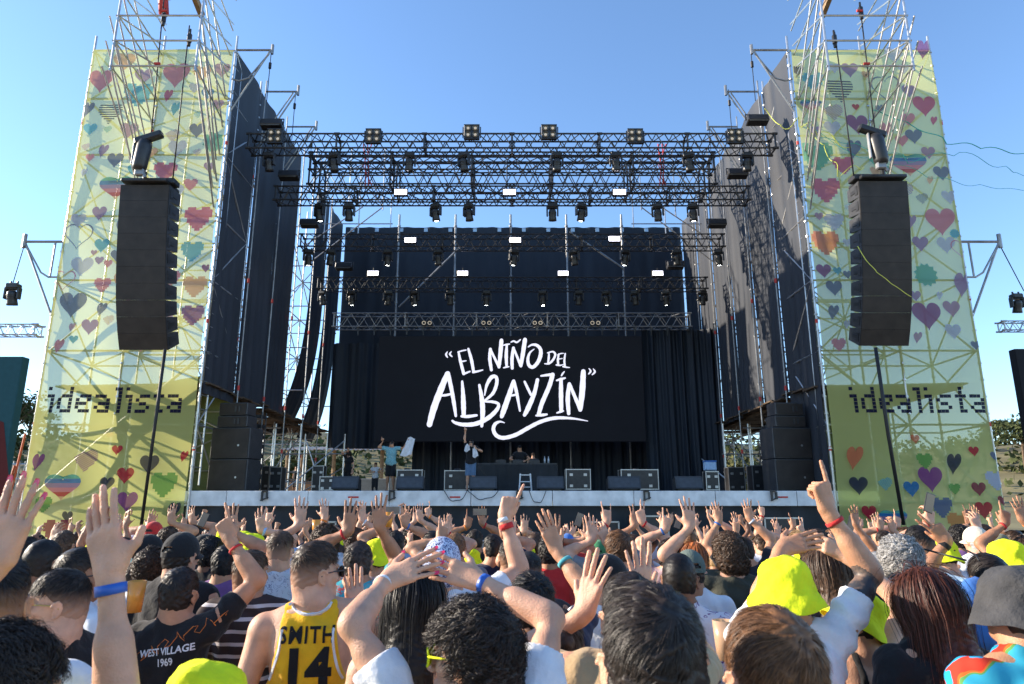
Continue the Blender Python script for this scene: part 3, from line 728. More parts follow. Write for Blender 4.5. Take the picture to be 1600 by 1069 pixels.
def foliage_mat(n, c): return mat(n, c, .85, 0, .5, 1.2, spec=.2)
M_LEAF = foliage_mat('pine_foliage', (.058, .070, .026)); M_LEAF2 = foliage_mat('scrub_foliage', (.085, .085, .03)); M_BARK = mat('bark', (.12, .08, .05), .9, 0, .4, 5)
def tree(loc, h, wd, label, name='pine_tree', mt=None, n=1500, leaf=.30, group='trees on the far hillside', seed=0):
    rng = np.random.default_rng(seed); t = thing(name, label, 'tree', loc, rng.uniform(0, 6), group)
    m = MB(); m.path([(0, 0, -.3), (.1, 0, h * .3), (.05, .1, h * .6), (0, 0, h * .85)], [h * .035, h * .028, h * .02, h * .008], 7)
    for i in range(6):
        a = rng.uniform(0, 6.28); m.path([(0.05, 0, h * rng.uniform(.35, .55)), (math.cos(a) * wd * .2, math.sin(a) * wd * .2, h * .68), (math.cos(a) * wd * .36, math.sin(a) * wd * .36, h * .8)], [h * .014, h * .01, h * .004], 5)
    m.build('trunk', M_BARK, t)
    cl = rng.normal(0, 1, (16, 3)); cl /= np.linalg.norm(cl, axis=1)[:, None]; cl *= rng.uniform(.3, 1, (16, 1)); cl = cl * (wd * .42, wd * .42, h * .20) + (0, 0, h * .76)
    k = rng.integers(0, 16, n); p = cl[k] + rng.normal(0, 1, (n, 3)) * (wd * .11, wd * .11, h * .055)
    a = rng.normal(0, 1, (n, 3)); a /= np.linalg.norm(a, axis=1)[:, None]; b = np.cross(a, rng.normal(0, 1, (n, 3))); b /= np.linalg.norm(b, axis=1)[:, None]
    sz = leaf * rng.uniform(.5, 1.2, (n, 1)); V = np.stack([p - a * sz, p + b * sz * .5, p + a * sz, p - b * sz * .5], 1).reshape(-1, 3)
    link('crown', npmesh('crown', V, np.arange(4 * n).reshape(-1, 4), mt or M_LEAF, False), t)
    return t
def scrub():
    rng = np.random.default_rng(4); n = 42000; c = 1500; cx = rng.uniform(-200, 200, c); cy = rng.uniform(75, 175, c); k = rng.integers(0, c, n); sz = rng.uniform(.5, 2.4, c)
    x = cx[k] + rng.normal(0, 1, n) * sz[k]; y = cy[k] + rng.normal(0, 1, n) * sz[k]; z = np.array([hill_h(a, b) for a, b in zip(x, y)]) + rng.uniform(0, 1, n) * sz[k] * 1.1; p = np.stack([x, y, z], 1)
    a = rng.normal(0, 1, (n, 3)); a /= np.linalg.norm(a, axis=1)[:, None]; b = np.cross(a, rng.normal(0, 1, (n, 3))); b /= np.linalg.norm(b, axis=1)[:, None]; q = rng.uniform(.25, .6, (n, 1))
    V = np.stack([p - a * q, p + b * q * .7, p + a * q, p - b * q * .7], 1).reshape(-1, 3)
    tag(link('scrub', npmesh('scrub', V, np.arange(4 * n).reshape(-1, 4), M_LEAF, False)), 'dense low scrub covering the dry hillside', 'scrub', None, 'stuff')
scrub()
TL = []
def hilltree(px, d, h, wd, label, **k):
    x = (px - 800) / F * d / 1.0; t = tree((x, d, hill_h(x, d)), h, wd, label, seed=abs(int(px)), **k); TL.append(t); return t
hilltree(22, 92, 8, 9, 'round pine on the hill in the gap left of the left banner')
hilltree(48, 118, 7, 8, 'smaller pine near the left banner edge, behind the round pine')
hilltree(-8, 100, 8, 10, 'broad pine cut by the left edge behind the teal side screen')
hilltree(1592, 88, 7, 9, 'dark pine at the far right edge beside the right banner')
hilltree(1560, 120, 4.5, 6, 'low pine on the hill seen through the right banner edge')
hilltree(1625, 100, 6, 9, 'pine crowding the right frame edge behind the small side screen')
hilltree(1520, 140, 3.5, 7, 'flat dry bush on the hill crest behind the right banner', name='bush', mt=M_LEAF2, n=700)
for i, (px, d, h, wd, l) in enumerate([(470, 62, 7, 8, 'pine behind the stage, left in the gap under the left wing'), (498, 72, 8, 9, 'taller pine behind the stage, right in the gap under the left wing'), (430, 80, 6, 7, 'pine behind the stage, half hidden by the left speaker stack'),
        (525, 55, 3.6, 5, 'low tree behind the stage beside the woman in black'), (1150, 66, 7, 9, 'pale tree behind the stage in the gap under the right wing'), (1185, 60, 5, 6, 'tree behind the stage near the right flight case')]):
    tree(((px - 800) / F * d, d, GZ), h, wd, l, seed=i + 50, mt=M_LEAF2 if i > 2 else M_LEAF, group='trees behind the stage')

# ================================================================ stage
SF = 2.34                                             # stage floor height
YF = 20.0                                             # front edge
st = thing('stage', 'wide open-air stage platform with white front edge and black skirt', 'stage', (0, YF, 0))
M_EDGE = mat('white_edge', (.72, .72, .72), .5, 0, .22, 2.5)
m = MB(); m.box((0, 8.2, SF - .09), (21.6, 16.0, .16)); m.build('platform', mat('stage_floor', (.03, .03, .032), .6, 0, .3, 2), st)
m = MB()
for i in range(9): m.box((-9.25 + i * 2.31, .06, SF - .225), (2.295, .10, .42), bev=.012)
m.build('edge_trim', M_EDGE, st)
def wavy(mb, x0, x1, y, z0, z1, amp, n, f, mi=0, nz=3, slope=0, seed=0):
    """hanging cloth from x0 to x1 with vertical folds"""
    rng = np.random.default_rng(seed); ph = rng.uniform(0, 6.28, 4)
    mb.grid(lambda u, v: (x0 + (x1 - x0) * u, y + slope * u + amp * (math.sin(f * u + ph[0] + 1.5 * math.sin(f * .37 * u + ph[1])) + .5 * math.sin(f * 2.3 * u + ph[2] + v)) * (.5 + .5 * abs(.3 - v) + .2 * math.sin(5 * v + ph[3])), z0 + (z1 - z0) * v), n, nz, mi)
M_SKIRT = mat('skirt_cloth', (.020, .021, .024), .8, 0, .5, 1.2, .6, 5, sheen=.2)
m = MB(); wavy(m, -10.7, 10.7, .12, GZ, SF - .43, .05, 200, 90, nz=6, seed=2); m.build('skirt', M_SKIRT, st, True)
for i in range(5):                                    # clamps with small cable hooks under the edge
    x = -7.0 + i * 3.6; m = MB(); m.box((x, -.03, SF - .02), (.16, .10, .05), bev=.01); m.box((x - .06, -.05, SF - .17), (.05, .06, .26)); m.box((x + .07, -.05, SF - .15), (.05, .06, .2)); m.tube((x - .1, -.06, SF - .28), (x + .12, -.05, SF - .2), .018); m.build('edge_clamp', M_BLK, st)
for i, (x, l) in enumerate([(-6.0, .28), (2.1, .30), (7.85, .25)]):
    pass
for px in (552, 711, 1223):
    p = W(px, 777, YF); m = MB(); m.box((p.x, .005, SF - .19), (.30, .006, .045)); m.build('red_tape', M_RED, st)
# loops of cable over the white edge
for i, (px, wdt) in enumerate([(755, .9), (712, .7), (840, .5)]):
    x = W(px, 780, YF).x; m = MB(); m.path([(x + wdt / 2 * t, -.03 - .01 * math.sin(9 * t), SF + .01 - (.26 + .05 * i) * (1 - abs(t) ** 2.2) + .02 * math.sin(7 * t + i)) for t in np.linspace(-1, 1, 22)], .011, 5)
    tag(m.build('cable', M_CABLE, None, True, (0, YF - .02, 0)), ['black cable looping over the stage edge under the singer', 'black cable sagging over the stage edge left of the singer', 'short black cable over the stage edge below the white ladder'][i], 'cable', 'cables on the stage edge')

# cloth hangings --------------------------------------------------
def cloth_dark(name, c, sc, seed):
    m = mat(name, c, .6, 0, .22, .35, .3, 14, spec=.30)
    return m
M_DRAPE = cloth_dark('black_shade_cloth', (.037, .042, .053), 1, 0)
M_DRAPE2 = cloth_dark('black_backdrop_cloth', (.018, .025, .038), 1, 0)
WX, ZT, ZB = 9.1, 16.6, 5.4
def side_panel(sg, y0, y1, zb, label, seed, curve=None, amp=.035, f=9, group='side wall drapes', fade=0):
    rng = np.random.default_rng(seed); ph = rng.uniform(0, 6.28, 5); mb = MB()
    def fn(u, v):
        y = y0 + (y1 - y0) * u; z = zb + (ZT - zb) * v
        x = WX + amp * (math.sin(f * u + ph[0] + math.sin(5 * u + ph[1]) * 1.5) * (.25 + .75 * abs(v - .45) * 1.4) + .4 * math.sin(3 * f * u + ph[2] + 2 * v) * (1 - v) + .3 * math.sin(7 * v + ph[3] + 4 * u))
        if curve: x += curve * (1 - v) ** 5; 
        x += .06 * math.sin(math.pi * u) * math.sin(math.pi * v)
        return (sg * x, y, z)
    mb.grid(fn, 60, 24); return tag(mb.build('wall_drape', M_DRAPE, None, True), label, 'drape', group)
ys = [20.05, 22.35, 24.75, 27.15]
for i in range(3):
    side_panel(-1, ys[i] + .03, ys[i + 1] + .02, 5.4 - (.25 if i == 0 else 0), 'black shade cloth wall on the left wing, %s bay behind the banner tower' % ORD[i], 10 + i)
side_panel(-1, 29.7, 31.9, 5.0, 'detached black cloth panel on the left wing, curling outwards at its foot', 14, 1.4)
side_panel(-1, 32.15, 34.6, 5.0, 'innermost black cloth panel on the left wing next to the backdrop', 15, .9)
for i, (a, b, zb) in enumerate([(20.1, 22.38, 2.4), (22.4, 24.78, 5.4), (24.8, 27.18, 5.4), (27.2, 29.6, 5.3), (29.62, 32.02, 2.5), (32.05, 34.6, 2.5)]):
    side_panel(1, a, b, zb, 'grey sunlit cloth wall on the right wing, %s bay behind the banner tower' % ORD[i], 30 + i, None, .045, 10)
M_WOODD = mat('dark_timber', (.10, .065, .04), .9, 0, .4, 3)
# underside shelf below the wings
for sg, nm in ((-1, 'left'), (1, 'right')):
    m = MB()
    for k in range(16): m.box((sg * (WX + 2.2 - .02 * (k % 2)), 20.7 + k * .86, 5.42 + .02 * (k % 3)), (4.6, .85, .05), rot=Matrix.Rotation(.01 * ((k * 7) % 5 - 2), 3, 'Y'))
    for k in range(3): m.box((sg * (WX + .3 + 1.9 * k), 27, 5.32), (.10, 14.0, .12))
    tag(m.build('plank_deck', M_WOODD, None), 'brown plank deck hanging under the %s wing wall' % nm, 'deck', 'plank decks under the wing walls')
m = MB(); wavy(m, -9.0, 9.1, 34.9, 4.7, ZT, .045, 260, 75, nz=12, seed=5)
bd = tag(m.build('backdrop', M_DRAPE2, None, True), 'large black cloth backdrop hanging across the back of the stage', 'backdrop')
m = MB()
for i in range(14): m.box((-8.6 + i * 1.32, 34.74, ZT - .22), (.20, .02, .20))
m.build('painted_sky_hole', mat('sky_hole_paint', (.45, .60, .75), .8), bd)  # sky showing through the top holes, painted on as pale blue squares
m = MB(); wavy(m, -4.9, 9.1, 34.2, SF, 7.0, .14, 220, 130, nz=6, seed=9)
tag(m.build('backdrop', M_DRAPE2, None, True), 'lower black curtain behind the screen and DJ table', 'backdrop')
m = MB(); wavy(m, -8.7, -5.0, 32.6, 4.55, 9.6, .13, 70, 26, nz=8, seed=12)
tag(m.build('curtain', M_DRAPE2, None, True), 'creased black curtain hanging left of the video screen', 'curtain', 'stage curtains')
m = MB(); wavy(m, 5.9, 9.2, 30.6, SF + .02, 9.8, .16, 90, 34, nz=8, seed=13)
tag(m.build('curtain', M_DRAPE2, None, True), 'long black curtain hanging to the floor right of the video screen', 'curtain', 'stage curtains')

# ---- video screen
SY = 30.0
M_SCR = mat('screen_face', (.005, .006, .008), .6, 0, .2, 1, emit=((.010, .012, .020), .12), spec=.15)
M_TXT = mat('screen_white', (.2, .2, .2), .5, 0, 0, emit=((.62, .62, .76), .62))
p0 = W(593, 525, SY); p1 = W(1010, 690, SY)
sc = thing('video_screen', 'big black LED screen with white hand-lettered act name above the DJ', 'screen', (0, SY, 0))
m = MB(); m.box(((p0.x + p1.x) / 2, .12, (p0.z + p1.z) / 2), (p1.x - p0.x, .22, p0.z - p1.z), bev=.02); m.build('screen_panel', M_SCR, sc)
def sx(u, v): p = W(650 + u * .1875, 510 + v * .1875, SY); return p.x, p.z
STROKES = [  # points are (u, v, half width) on the enlarged screen view
 [(262,212,3),(250,235,8),(262,258,5)], [(295,210,3),(282,232,8),(300,252,5)],
 [(355,215,8),(370,290,12),(398,395,13)], [(350,215,6),(385,204,6),(417,198,5)], [(372,296,6),(400,290,6),(418,287,4)], [(396,398,8),(420,388,8),(450,376,6)],
 [(436,188,9),(462,280,13),(480,380,11)], [(476,382,10),(515,375,8),(556,364,5)],
 [(628,364,12),(615,270,14),(620,190,12)], [(618,188,9),(655,265,10),(692,338,12)], [(692,340,12),(703,230,17),(712,118,16)],
 [(728,158,5),(755,152,7),(780,148,5)], [(757,152,8),(752,240,14),(755,332,10)], [(730,346,5),(752,340,7),(774,336,5)],
 [(802,350,12),(800,270,14),(812,180,12)], [(812,180,9),(845,260,10),(872,328,12)], [(874,330,13),(892,220,17),(908,112,17)], [(792,132,5),(815,124,7),(840,134,7),(870,112,5)],
 [(936,172,5),(965,155,8),(1005,158,12),(1036,190,14),(1038,240,16),(1015,300,15),(975,340,14),(942,325,14),(932,275,12),(948,222,8),(985,190,3)],
 [(1108,218,5),(1106,262,9),(1100,310,7)], [(1096,222,5),(1140,212,7),(1160,235,9),(1145,275,9),(1110,310,8),(1072,312,4)],
 [(1190,232,6),(1182,280,9),(1186,322,8)], [(1178,240,4),(1205,228,5),(1230,226,3)], [(1186,274,5),(1220,268,3)], [(1170,322,7),(1200,326,6),(1228,318,3)], [(1243,228,6),(1236,285,8),(1240,332,8)], [(1225,335,7),(1255,342,6),(1280,344,3)],
 [(262,395,20),(210,520,26),(150,680,27),(112,820,22)], [(266,392,18),(295,520,16),(318,650,15),(332,748,10)], [(205,578,8),(250,574,10),(300,562,8)],
 [(385,460,9),(392,560,16),(396,660,20),(398,745,16)], [(380,750,10),(430,752,13),(505,742,10)],
 [(528,490,10),(548,600,18),(556,710,20),(548,832,12)], [(572,575,5),(590,490,12),(630,425,16),(668,425,14),(672,480,14),(640,560,13),(570,622,8)], [(570,628,7),(640,630,11),(688,650,12),(670,700,16),(600,765,18),(500,812,18),(400,820,16),(330,805,12),(304,788,9)],
 [(812,458,14),(780,560,20),(735,690,22),(714,752,16)], [(815,455,12),(840,560,13),(866,705,8)], [(762,580,7),(810,575,9),(848,564,7)],
 [(905,462,9),(930,515,11),(958,572,10)], [(1012,446,14),(985,560,17),(935,680,20),(904,740,14)],
 [(1042,414,7),(1085,408,10),(1140,402,13)], [(1138,404,18),(1110,500,18),(1050,640,18),(1022,735,16)], [(1002,744,8),(1050,740,12),(1090,735,8)],
 [(1172,452,7),(1205,442,10),(1242,432,7)], [(1208,442,14),(1208,560,18),(1210,705,16)], [(1174,722,6),(1200,714,9),(1228,706,6)], [(1212,412,6),(1222,395,7),(1236,378,4)],
 [(1272,728,14),(1264,600,18),(1276,482,14)], [(1278,478,12),(1320,580,14),(1368,690,17)], [(1368,695,18),(1385,540,24),(1394,378,20)],
 [(1440,352,3),(1455,375,8),(1438,398,5)], [(1476,355,3),(1490,380,8),(1468,404,5)],
 [(738,805,3),(700,795,8),(660,815,14),(645,860,15),(670,910,16),(730,930,16),(830,905,16),(930,850,16),(1040,795,15),(1160,765,14),(1300,768,9),(1430,790,3)]]
m = MB()
for si, stq in enumerate(STROKES):
    P = np.array(stq, float); n = len(P)
    tt = np.linspace(0, n - 1, (n - 1) * 6 + 1); Q = []
    for t in tt:                                      # Catmull-Rom through the measured points
        i = min(int(t), n - 2); f = t - i; a, b, c, d = P[max(i - 1, 0)], P[i], P[i + 1], P[min(i + 2, n - 1)]
        Q.append(.5 * ((2 * b) + (c - a) * f + (2 * a - 5 * b + 4 * c - d) * f * f + (-a + 3 * b - 3 * c + d) * f ** 3))
    Q = np.array(Q); L = []; Rr = []
    for i, q in enumerate(Q):
        d = Q[min(i + 1, len(Q) - 1)] - Q[max(i - 1, 0)]; nrm = np.array((-d[1], d[0])); nrm /= np.linalg.norm(nrm) + 1e-9; hw_ = max(q[2], 2.) * (1 + .05 * math.sin(i * 2.1 + si))
        L.append(q[:2] + nrm * hw_); Rr.append(q[:2] - nrm * hw_)
    def cap_(c, hw_, d): a0 = math.atan2(d[1], d[0]); return [c + hw_ * np.array((math.cos(a0 + x), math.sin(a0 + x))) for x in (math.pi / 4, 0, -math.pi / 4)]
    hw0 = Q[0][2]; hw1 = Q[-1][2]
    poly = [(u, v) for u, v in L] + cap_(Q[-1][:2], max(hw1, 2), Q[-1][:2] - Q[-2][:2]) + [(u, v) for u, v in Rr[::-1]] + cap_(Q[0][:2], max(hw0, 2), Q[0][:2] - Q[1][:2])
    yy = -.004 - .0006 * si; k = len(L); base = []
    for (u, v) in poly: x, z = sx(u, v); base.append((x, yy, z))
    # quads between the two sides + end caps
    f = [(i, i + 1, len(poly) - 4 - i - 0, len(poly) - 3 - i) for i in range(0)]
    li = list(range(k)); ri = list(range(2 * k + 2, k + 2, -1))
    f = [(li[i], li[i + 1], ri[i + 1], ri[i]) for i in range(k - 1)] + [(li[-1], k, k + 1, k + 2, ri[-1]), (ri[0], 2 * k + 3, 2 * k + 4, 2 * k + 5, li[0])]
    m.add(base, f)
m.build('lettering', M_TXT, sc)

# ================================================================ trusses
def truss(x0, x1, y, z, sz, mt, label, bay=None, h=None, r=.026, name='lighting_truss', group='trusses across the stage', tube_d=.016):
    h = h or sz; bay = bay or h * 1.1; t = thing(name, label, 'truss', ((x0 + x1) / 2, y, z), 0, group); L = x1 - x0; n = max(2, round(L / bay)); m = MB()
    c = [(-sz / 2, -h / 2), (sz / 2, -h / 2), (sz / 2, h / 2), (-sz / 2, h / 2)]
    for (a, b) in c: m.tube((-L / 2, a, b), (L / 2, a, b), r, 6)
    m.build('chords', mt, t); m = MB()
    for k in range(4):
        a, b = c[k], c[(k + 1) % 4]
        for i in range(n):
            xa = -L / 2 + L * i / n; xb = -L / 2 + L * (i + 1) / n; xm = (xa + xb) / 2
            m.tube((xa, *a), (xm, *b), tube_d, 5, caps=False); m.tube((xm, *b), (xb, *a), tube_d, 5, caps=False)
    m.build('bracing', mt, t); sec = max(2, round(L / 3))
    for i in range(sec + 1):
        x = -L / 2 + L * i / sec; m = MB()
        for k in range(4): m.tube((x, *c[k]), (x, *c[(k + 1) % 4]), r * 1.15, 6); m.tube((x - .09, *c[k]), (x + .09, *c[k]), r * 1.5, 8)
        m.build('joint_frame', mt, t)
    return t
TR = {}
TR[1] = truss(-8.75, 8.75, 21.0, 13.72, .52, M_BLK, 'front black lighting truss, topmost and nearest, carrying blinders', r=.03, tube_d=.018)
TR[2] = truss(-8.45, 8.45, 23.0, 12.80, .52, M_BLK, 'second black lighting truss with three bright white panels', r=.028, tube_d=.018)
truss(-7.9, 7.9, 25.0, 14.75, .8, M_BLK, 'tall black roof truss with long slanted bracing, nearer of two', 1.3, 1.35, .032, 'roof_truss', 'tall roof trusses', .021)
truss(-7.9, 7.9, 26.4, 15.0, .8, M_BLK, 'tall black roof truss with long slanted bracing, farther of two', 1.2, 1.35, .032, 'roof_truss', 'tall roof trusses', .021)
truss(-7.6, 7.6, 24.0, 14.5, .5, M_BLK, 'slim black truss between the second truss and the tall roof trusses', 1.0, .5, .028, 'roof_truss', 'slim roof trusses', .02)
for sg, nm in ((-1, 'left'), (1, 'right')):
    t = thing('roof_scaffold', 'pale scaffold lattice above the backdrop, behind the %s ends of the trusses' % nm, 'scaffolding', (0, 0, 0), 0, 'roof scaffolds over the backdrop')
    for x in (5.7, 7.2, 8.8):
        for y in (28.2, 30.2):
            m = MB(); m.tube((sg * x, y, 14.6 + (x - 5.7) * -.2), (sg * x, y, 17.6), .03, 6); m.build('standard', M_STEEL, t)
    for z in (14.8, 15.7, 16.6, 17.4):
        m = MB()
        for y in (28.2, 30.2): m.tube((sg * 5.6, y, z), (sg * 8.9, y, z), .026, 6)
        m.build('ledger', M_STEEL, t)
    for (a, b) in [((5.7, 14.8), (7.2, 16.6)), ((7.2, 14.8), (8.8, 17.4)), ((8.8, 14.8), (7.2, 16.6)), ((7.2, 16.6), (5.7, 17.4)), ((5.7, 14.8), (9.0, 12.0)), ((6.6, 14.8), (9.0, 13.0))]:
        m = MB(); m.tube((sg * a[0], 28.3, a[1]), (sg * b[0], 28.3, b[1]), .026, 6); m.build('brace', M_STEEL, t)
TR[3] = truss(-8.4, 8.4, 26.0, 12.2, .52, M_BLK, 'third black lighting truss in front of the backdrop top')
TR[4] = truss(-8.35, 8.35, 28.5, 11.25, .5, M_BLK, 'fourth black lighting truss with four bright panels')
TR[5] = truss(-8.0, 8.0, 30.2, 10.05, .62, M_STEELD, 'silver truss directly above the video screen', .75)
# red and white hoist slings between trusses
for i, (px, y) in enumerate([(572, 24.2), (1032, 24.2)]):
    p = W(px, 225, y); q = W(px + 5, 290, y); m = MB()
    for k in range(3): m.path([(p.x - .1 + .16 * k, y, p.z), (p.x + .12 * math.sin(k * 2), y + .1, (p.z + q.z) / 2), (q.x - .15 + .12 * k, y, q.z)], .022, 5)
    tag(m.build('hoist_sling', M_RED, None, True), 'red hoist slings bundled on the roof trusses, %s side' % ('left', 'right')[i], 'sling', 'red hoist slings')
for i, px in enumerate((622, 711, 798, 886, 973)):
    p = W(px, 400, 33.9); m = MB(); m.tube((p.x, 33.9, SF), (p.x, 33.9, ZT + .3), .055, 8)
    for z in np.arange(5, 16.5, 1.4): m.tube((p.x, 33.9, z), (p.x, 33.9, z + .1), .085, 8)
    tag(m.build('backdrop_post', M_STEELD, None), '%s silver post from the left in front of the backdrop' % ORD[i], 'post', 'posts in front of the backdrop')
for i, (a, b) in enumerate([((623, 480), (720, 385)), ((890, 362), (975, 420))]):
    A, Bq = W(*a, 33.7), W(*b, 33.7); m = MB(); m.tube(A, Bq, .05, 6); tag(m.build('brace', M_STEELD, None), ['rising silver brace between the left backdrop posts', 'falling silver brace between the right backdrop posts'][i], 'brace')
# hanging chains
for i, (px, y, z0, z1) in enumerate([(797, 28.5, 11.5, 14.1), (792, 23, 13, 14), (1215, 21, 5, 5)][:2]):
    x = W(px, 400, y).x; m = MB(); m.tube((x, y, z0), (x, y, z1), .02, 5); tag(m.build('hoist_chain', M_CABLE, None), 'dark hoist chain at the %s truss middle' % ('fourth', 'second')[i], 'chain')

# ================================================================ lamps
def mk_moving(lit):
    t = thing('moving_head_light', 'x', 'stage light', (0, 0, 0), 0, 'moving head lights on the trusses')
    m = MB(); m.box((0, 0, -.09), (.34, .26, .16), bev=.03); m.tube((-.1, 0, -.01), (-.1, 0, .07), .03); m.tube((.1, 0, -.01), (.1, 0, .07), .03); m.build('base', M_BLKP, t)
    m = MB()
    for sg in (-1, 1): m.box((sg * .19, 0, -.30), (.055, .16, .34), bev=.02)
    m.box((0, 0, -.17), (.40, .16, .05), bev=.015); m.build('yoke', M_BLKP, t)
    m = MB(); Mx = Matrix.Rotation(.25, 3, 'X')
    m.lathe([(.001, .16), (.09, .155), (.125, .11), (.135, .0), (.130, -.12), (.14, -.20), (.145, -.27), (.125, -.275), (.12, -.25)], (0, 0, -.38), 18, 0, Mx)
    for k in range(3): m.lathe([(.140, .05 - k * .05), (.150, .04 - k * .05), (.140, .03 - k * .05)], (0, 0, -.38), 18, 0, Mx)
    hd = m.build('lamp_body', M_BLKP, t, True)
    m = MB(); m.lathe([(.001, -.262), (.118, -.252)], (0, 0, -.38), 18, 0, Mx) if not lit else m.lathe([(.001, -.285), (.07, -.278)], (0, 0, -.38), 18, 0, Mx)
    m.build('lens', M_LIT if lit else M_LENS, hd, True)
    return t
mvl = {True: mk_moving(True), False: mk_moving(False)}; used = {True: False, False: False}
def put_moving(px, y, z, lit, label, rz, tilt=0.):
    x = W(px, 534.5 - F * 0 + 0, y).x if False else None
    # x from the measured column at that distance and height
    v = ((z - CAMZ) / y * CP - SP) / (CP + (z - CAMZ) / y * SP); x = (px - 800) / F / (CP - v * SP) * y
    o = mvl[lit]
    if used[lit]: o = dup(o, (x, y, z), label, rz)
    else: used[lit] = True; o.location = (x, y, z); o.rotation_euler = (0, 0, rz); o['label'] = label
    return o
ROWS = [(21.0, 13.42, 'front', [(422, 0), (523, 0), (640, 0), (725, 0), (870, 0), (962, 0), (1076, 0), (1166, 0)]),
        (23.0, 12.50, 'second', [(500, 1), (546, 0), (681, 1), (733, 0), (863, 0), (908, 1), (1027, 0), (1082, 1)]),
        (26.0, 11.90, 'third', [(483, 1), (517, 0), (606, 1), (685, 0), (803, 1), (897, 0), (976, 1), (1057, 0), (1122, 1)]),
        (28.5, 10.98, 'fourth', [(505, 0), (550, 1), (607, 0), (648, 1), (704, 0), (760, 1), (848, 2), (904, 0), (947, 1), (992, 0), (1040, 1), (1097, 0)])]
for y, z, nm, L in ROWS:
    for i, (px, k) in enumerate(L):
        o = put_moving(px, y, z, bool(k), '%s moving head from the left under the %s truss%s' % (ORD[i], nm, ', lens lit' if k == 1 else (', glaring brightest of all' if k == 2 else '')), random.uniform(-.5, .5))
        if k == 2:
            for c in o.children:
                for g_ in c.children:
                    me = g_.data.copy(); me.materials[0] = M_STAR; g_.data = me
# four-lamp blinders
def mk_blinder(n=4):
    t = thing('blinder_light', 'x', 'stage light', (0, 0, 0), 0, 'square blinder lights'); m = MB()
    if n == 4: m.box((0, .06, 0), (.52, .14, .52), bev=.02)
    m.tube((-.29, .05, -.2), (-.29, .05, .2), .02); m.tube((.29, .05, -.2), (.29, .05, .2), .02)
    if n == 4:
        for c in ((0, .25, 0, .5), (0, -.25, 0, .5)): m.box((0, -.01, c[1] * 1.0), (.52, .02, .03))
    m.build('housing', M_BLK, t)
    for i in range(4):
        x, z = (-.12, .12)[i % 2], (-.12, .12)[i // 2]; m = MB(); Mx = Matrix.Rotation(R(90), 3, 'X'); m.lathe([(.001, .0), (.05, .004), (.092, .025), (.105, .04), (.105, .0)], (x, -.015, z), 16, 0, Mx); lp = m.build('lamp', M_LENS, t, True)
        m = MB(); m.lathe([(.001, .028), (.038, .022), (.05, .01)], (x, -.015, z), 12, 0, Mx); m.build('bulb', M_WARM, lp, True)
    return t
bl = mk_blinder()
for i, px in enumerate((429, 583, 737, 858, 993, 1149)):
    zz = 14.0 if i in (2, 3) else 13.85; v = ((zz - CAMZ) / 20.65 * CP - SP) / (CP + (zz - CAMZ) / 20.65 * SP); x = (px - 800) / F / (CP - v * SP) * 20.65
    l = '%s square four-lamp blinder from the left on the front truss' % ORD[i]
    if i == 0: bl.location = (x, 20.65, zz); bl['label'] = l
    else: dup(bl, (x, 20.65, zz), l)
def mk_strobe():
    t = thing('strobe_panel', 'x', 'stage light', (0, 0, 0), 0, 'glowing white strobe panels'); m = MB(); m.box((0, .07, 0), (.50, .12, .28), bev=.015); m.tube((0, .07, .12), (0, .07, .26), .025); m.build('housing', M_BLK, t)
    m = MB(); m.box((0, 0, 0), (.43, .02, .19), bev=.004); m.build('light_panel', M_STROBE, t); return t
sb = mk_strobe(); k = 0
for (px, py, y, l) in [(626, 300, 22.6, 'left on the second truss'), (796, 300, 22.6, 'middle on the second truss'), (968, 300, 22.6, 'right on the second truss'), (641, 375, 25.6, 'left on the third truss'), (805, 375, 25.6, 'middle on the third truss'), (960, 373, 25.6, 'right on the third truss'),
        (583, 427, 28.1, 'first from the left on the fourth truss'), (723, 427, 28.1, 'second from the left on the fourth truss'), (880, 427, 28.1, 'third from the left on the fourth truss'), (1028, 427, 28.1, 'fourth from the left on the fourth truss')]:
    p = W(px, py, y); l = 'glowing white strobe panel, ' + l
    if k == 0: sb.location = p; sb['label'] = l
    else: dup(sb, p, l)
    k += 1
def mk_flood():
    t = thing('flood_light', 'x', 'stage light', (0, 0, 0), 0, 'dark flood lights beside the wing walls'); m = MB(); m.box((0, 0, 0), (.72, .34, .26), rot=Matrix.Rotation(-.25, 3, 'X'), bev=.03); m.build('housing', M_BLKP, t)
    m = MB(); m.tube((-.38, 0, 0), (-.38, .02, .22), .02); m.tube((.38, 0, 0), (.38, .02, .22), .02); m.tube((-.38, .02, .22), (.38, .02, .22), .02); m.build('bracket', M_BLK, t)
    m = MB(); m.box((0, -.165, -.04), (.62, .012, .18), rot=Matrix.Rotation(-.25, 3, 'X')); m.build('glass', M_LENS, t)
    return t
fl = mk_flood(); k = 0
for (px, py, y, l) in [(425, 195, 20.8, 'above the left end of the front truss'), (452, 275, 22.7, 'above the left end of the second truss'), (484, 350, 25.7, 'above the left end of the third truss'), (538, 417, 28, 'above the left end of the fourth truss'),
        (1183, 188, 20.8, 'above the right end of the front truss'), (1152, 272, 22.7, 'above the right end of the second truss'), (1120, 350, 25.7, 'above the right end of the third truss'), (1055, 415, 28, 'above the right end of the fourth truss')]:
    p = W(px, py, y); l = 'dark flood light ' + l
    if k == 0: fl.location = p; fl['label'] = l
    else: dup(fl, p, l)
    m = MB(); m.box((p.x, p.y + .25, p.z - .32), (.12, .12, .6), bev=.02); m.build('clamp_arm', M_BLK, None) if False else None
    k += 1
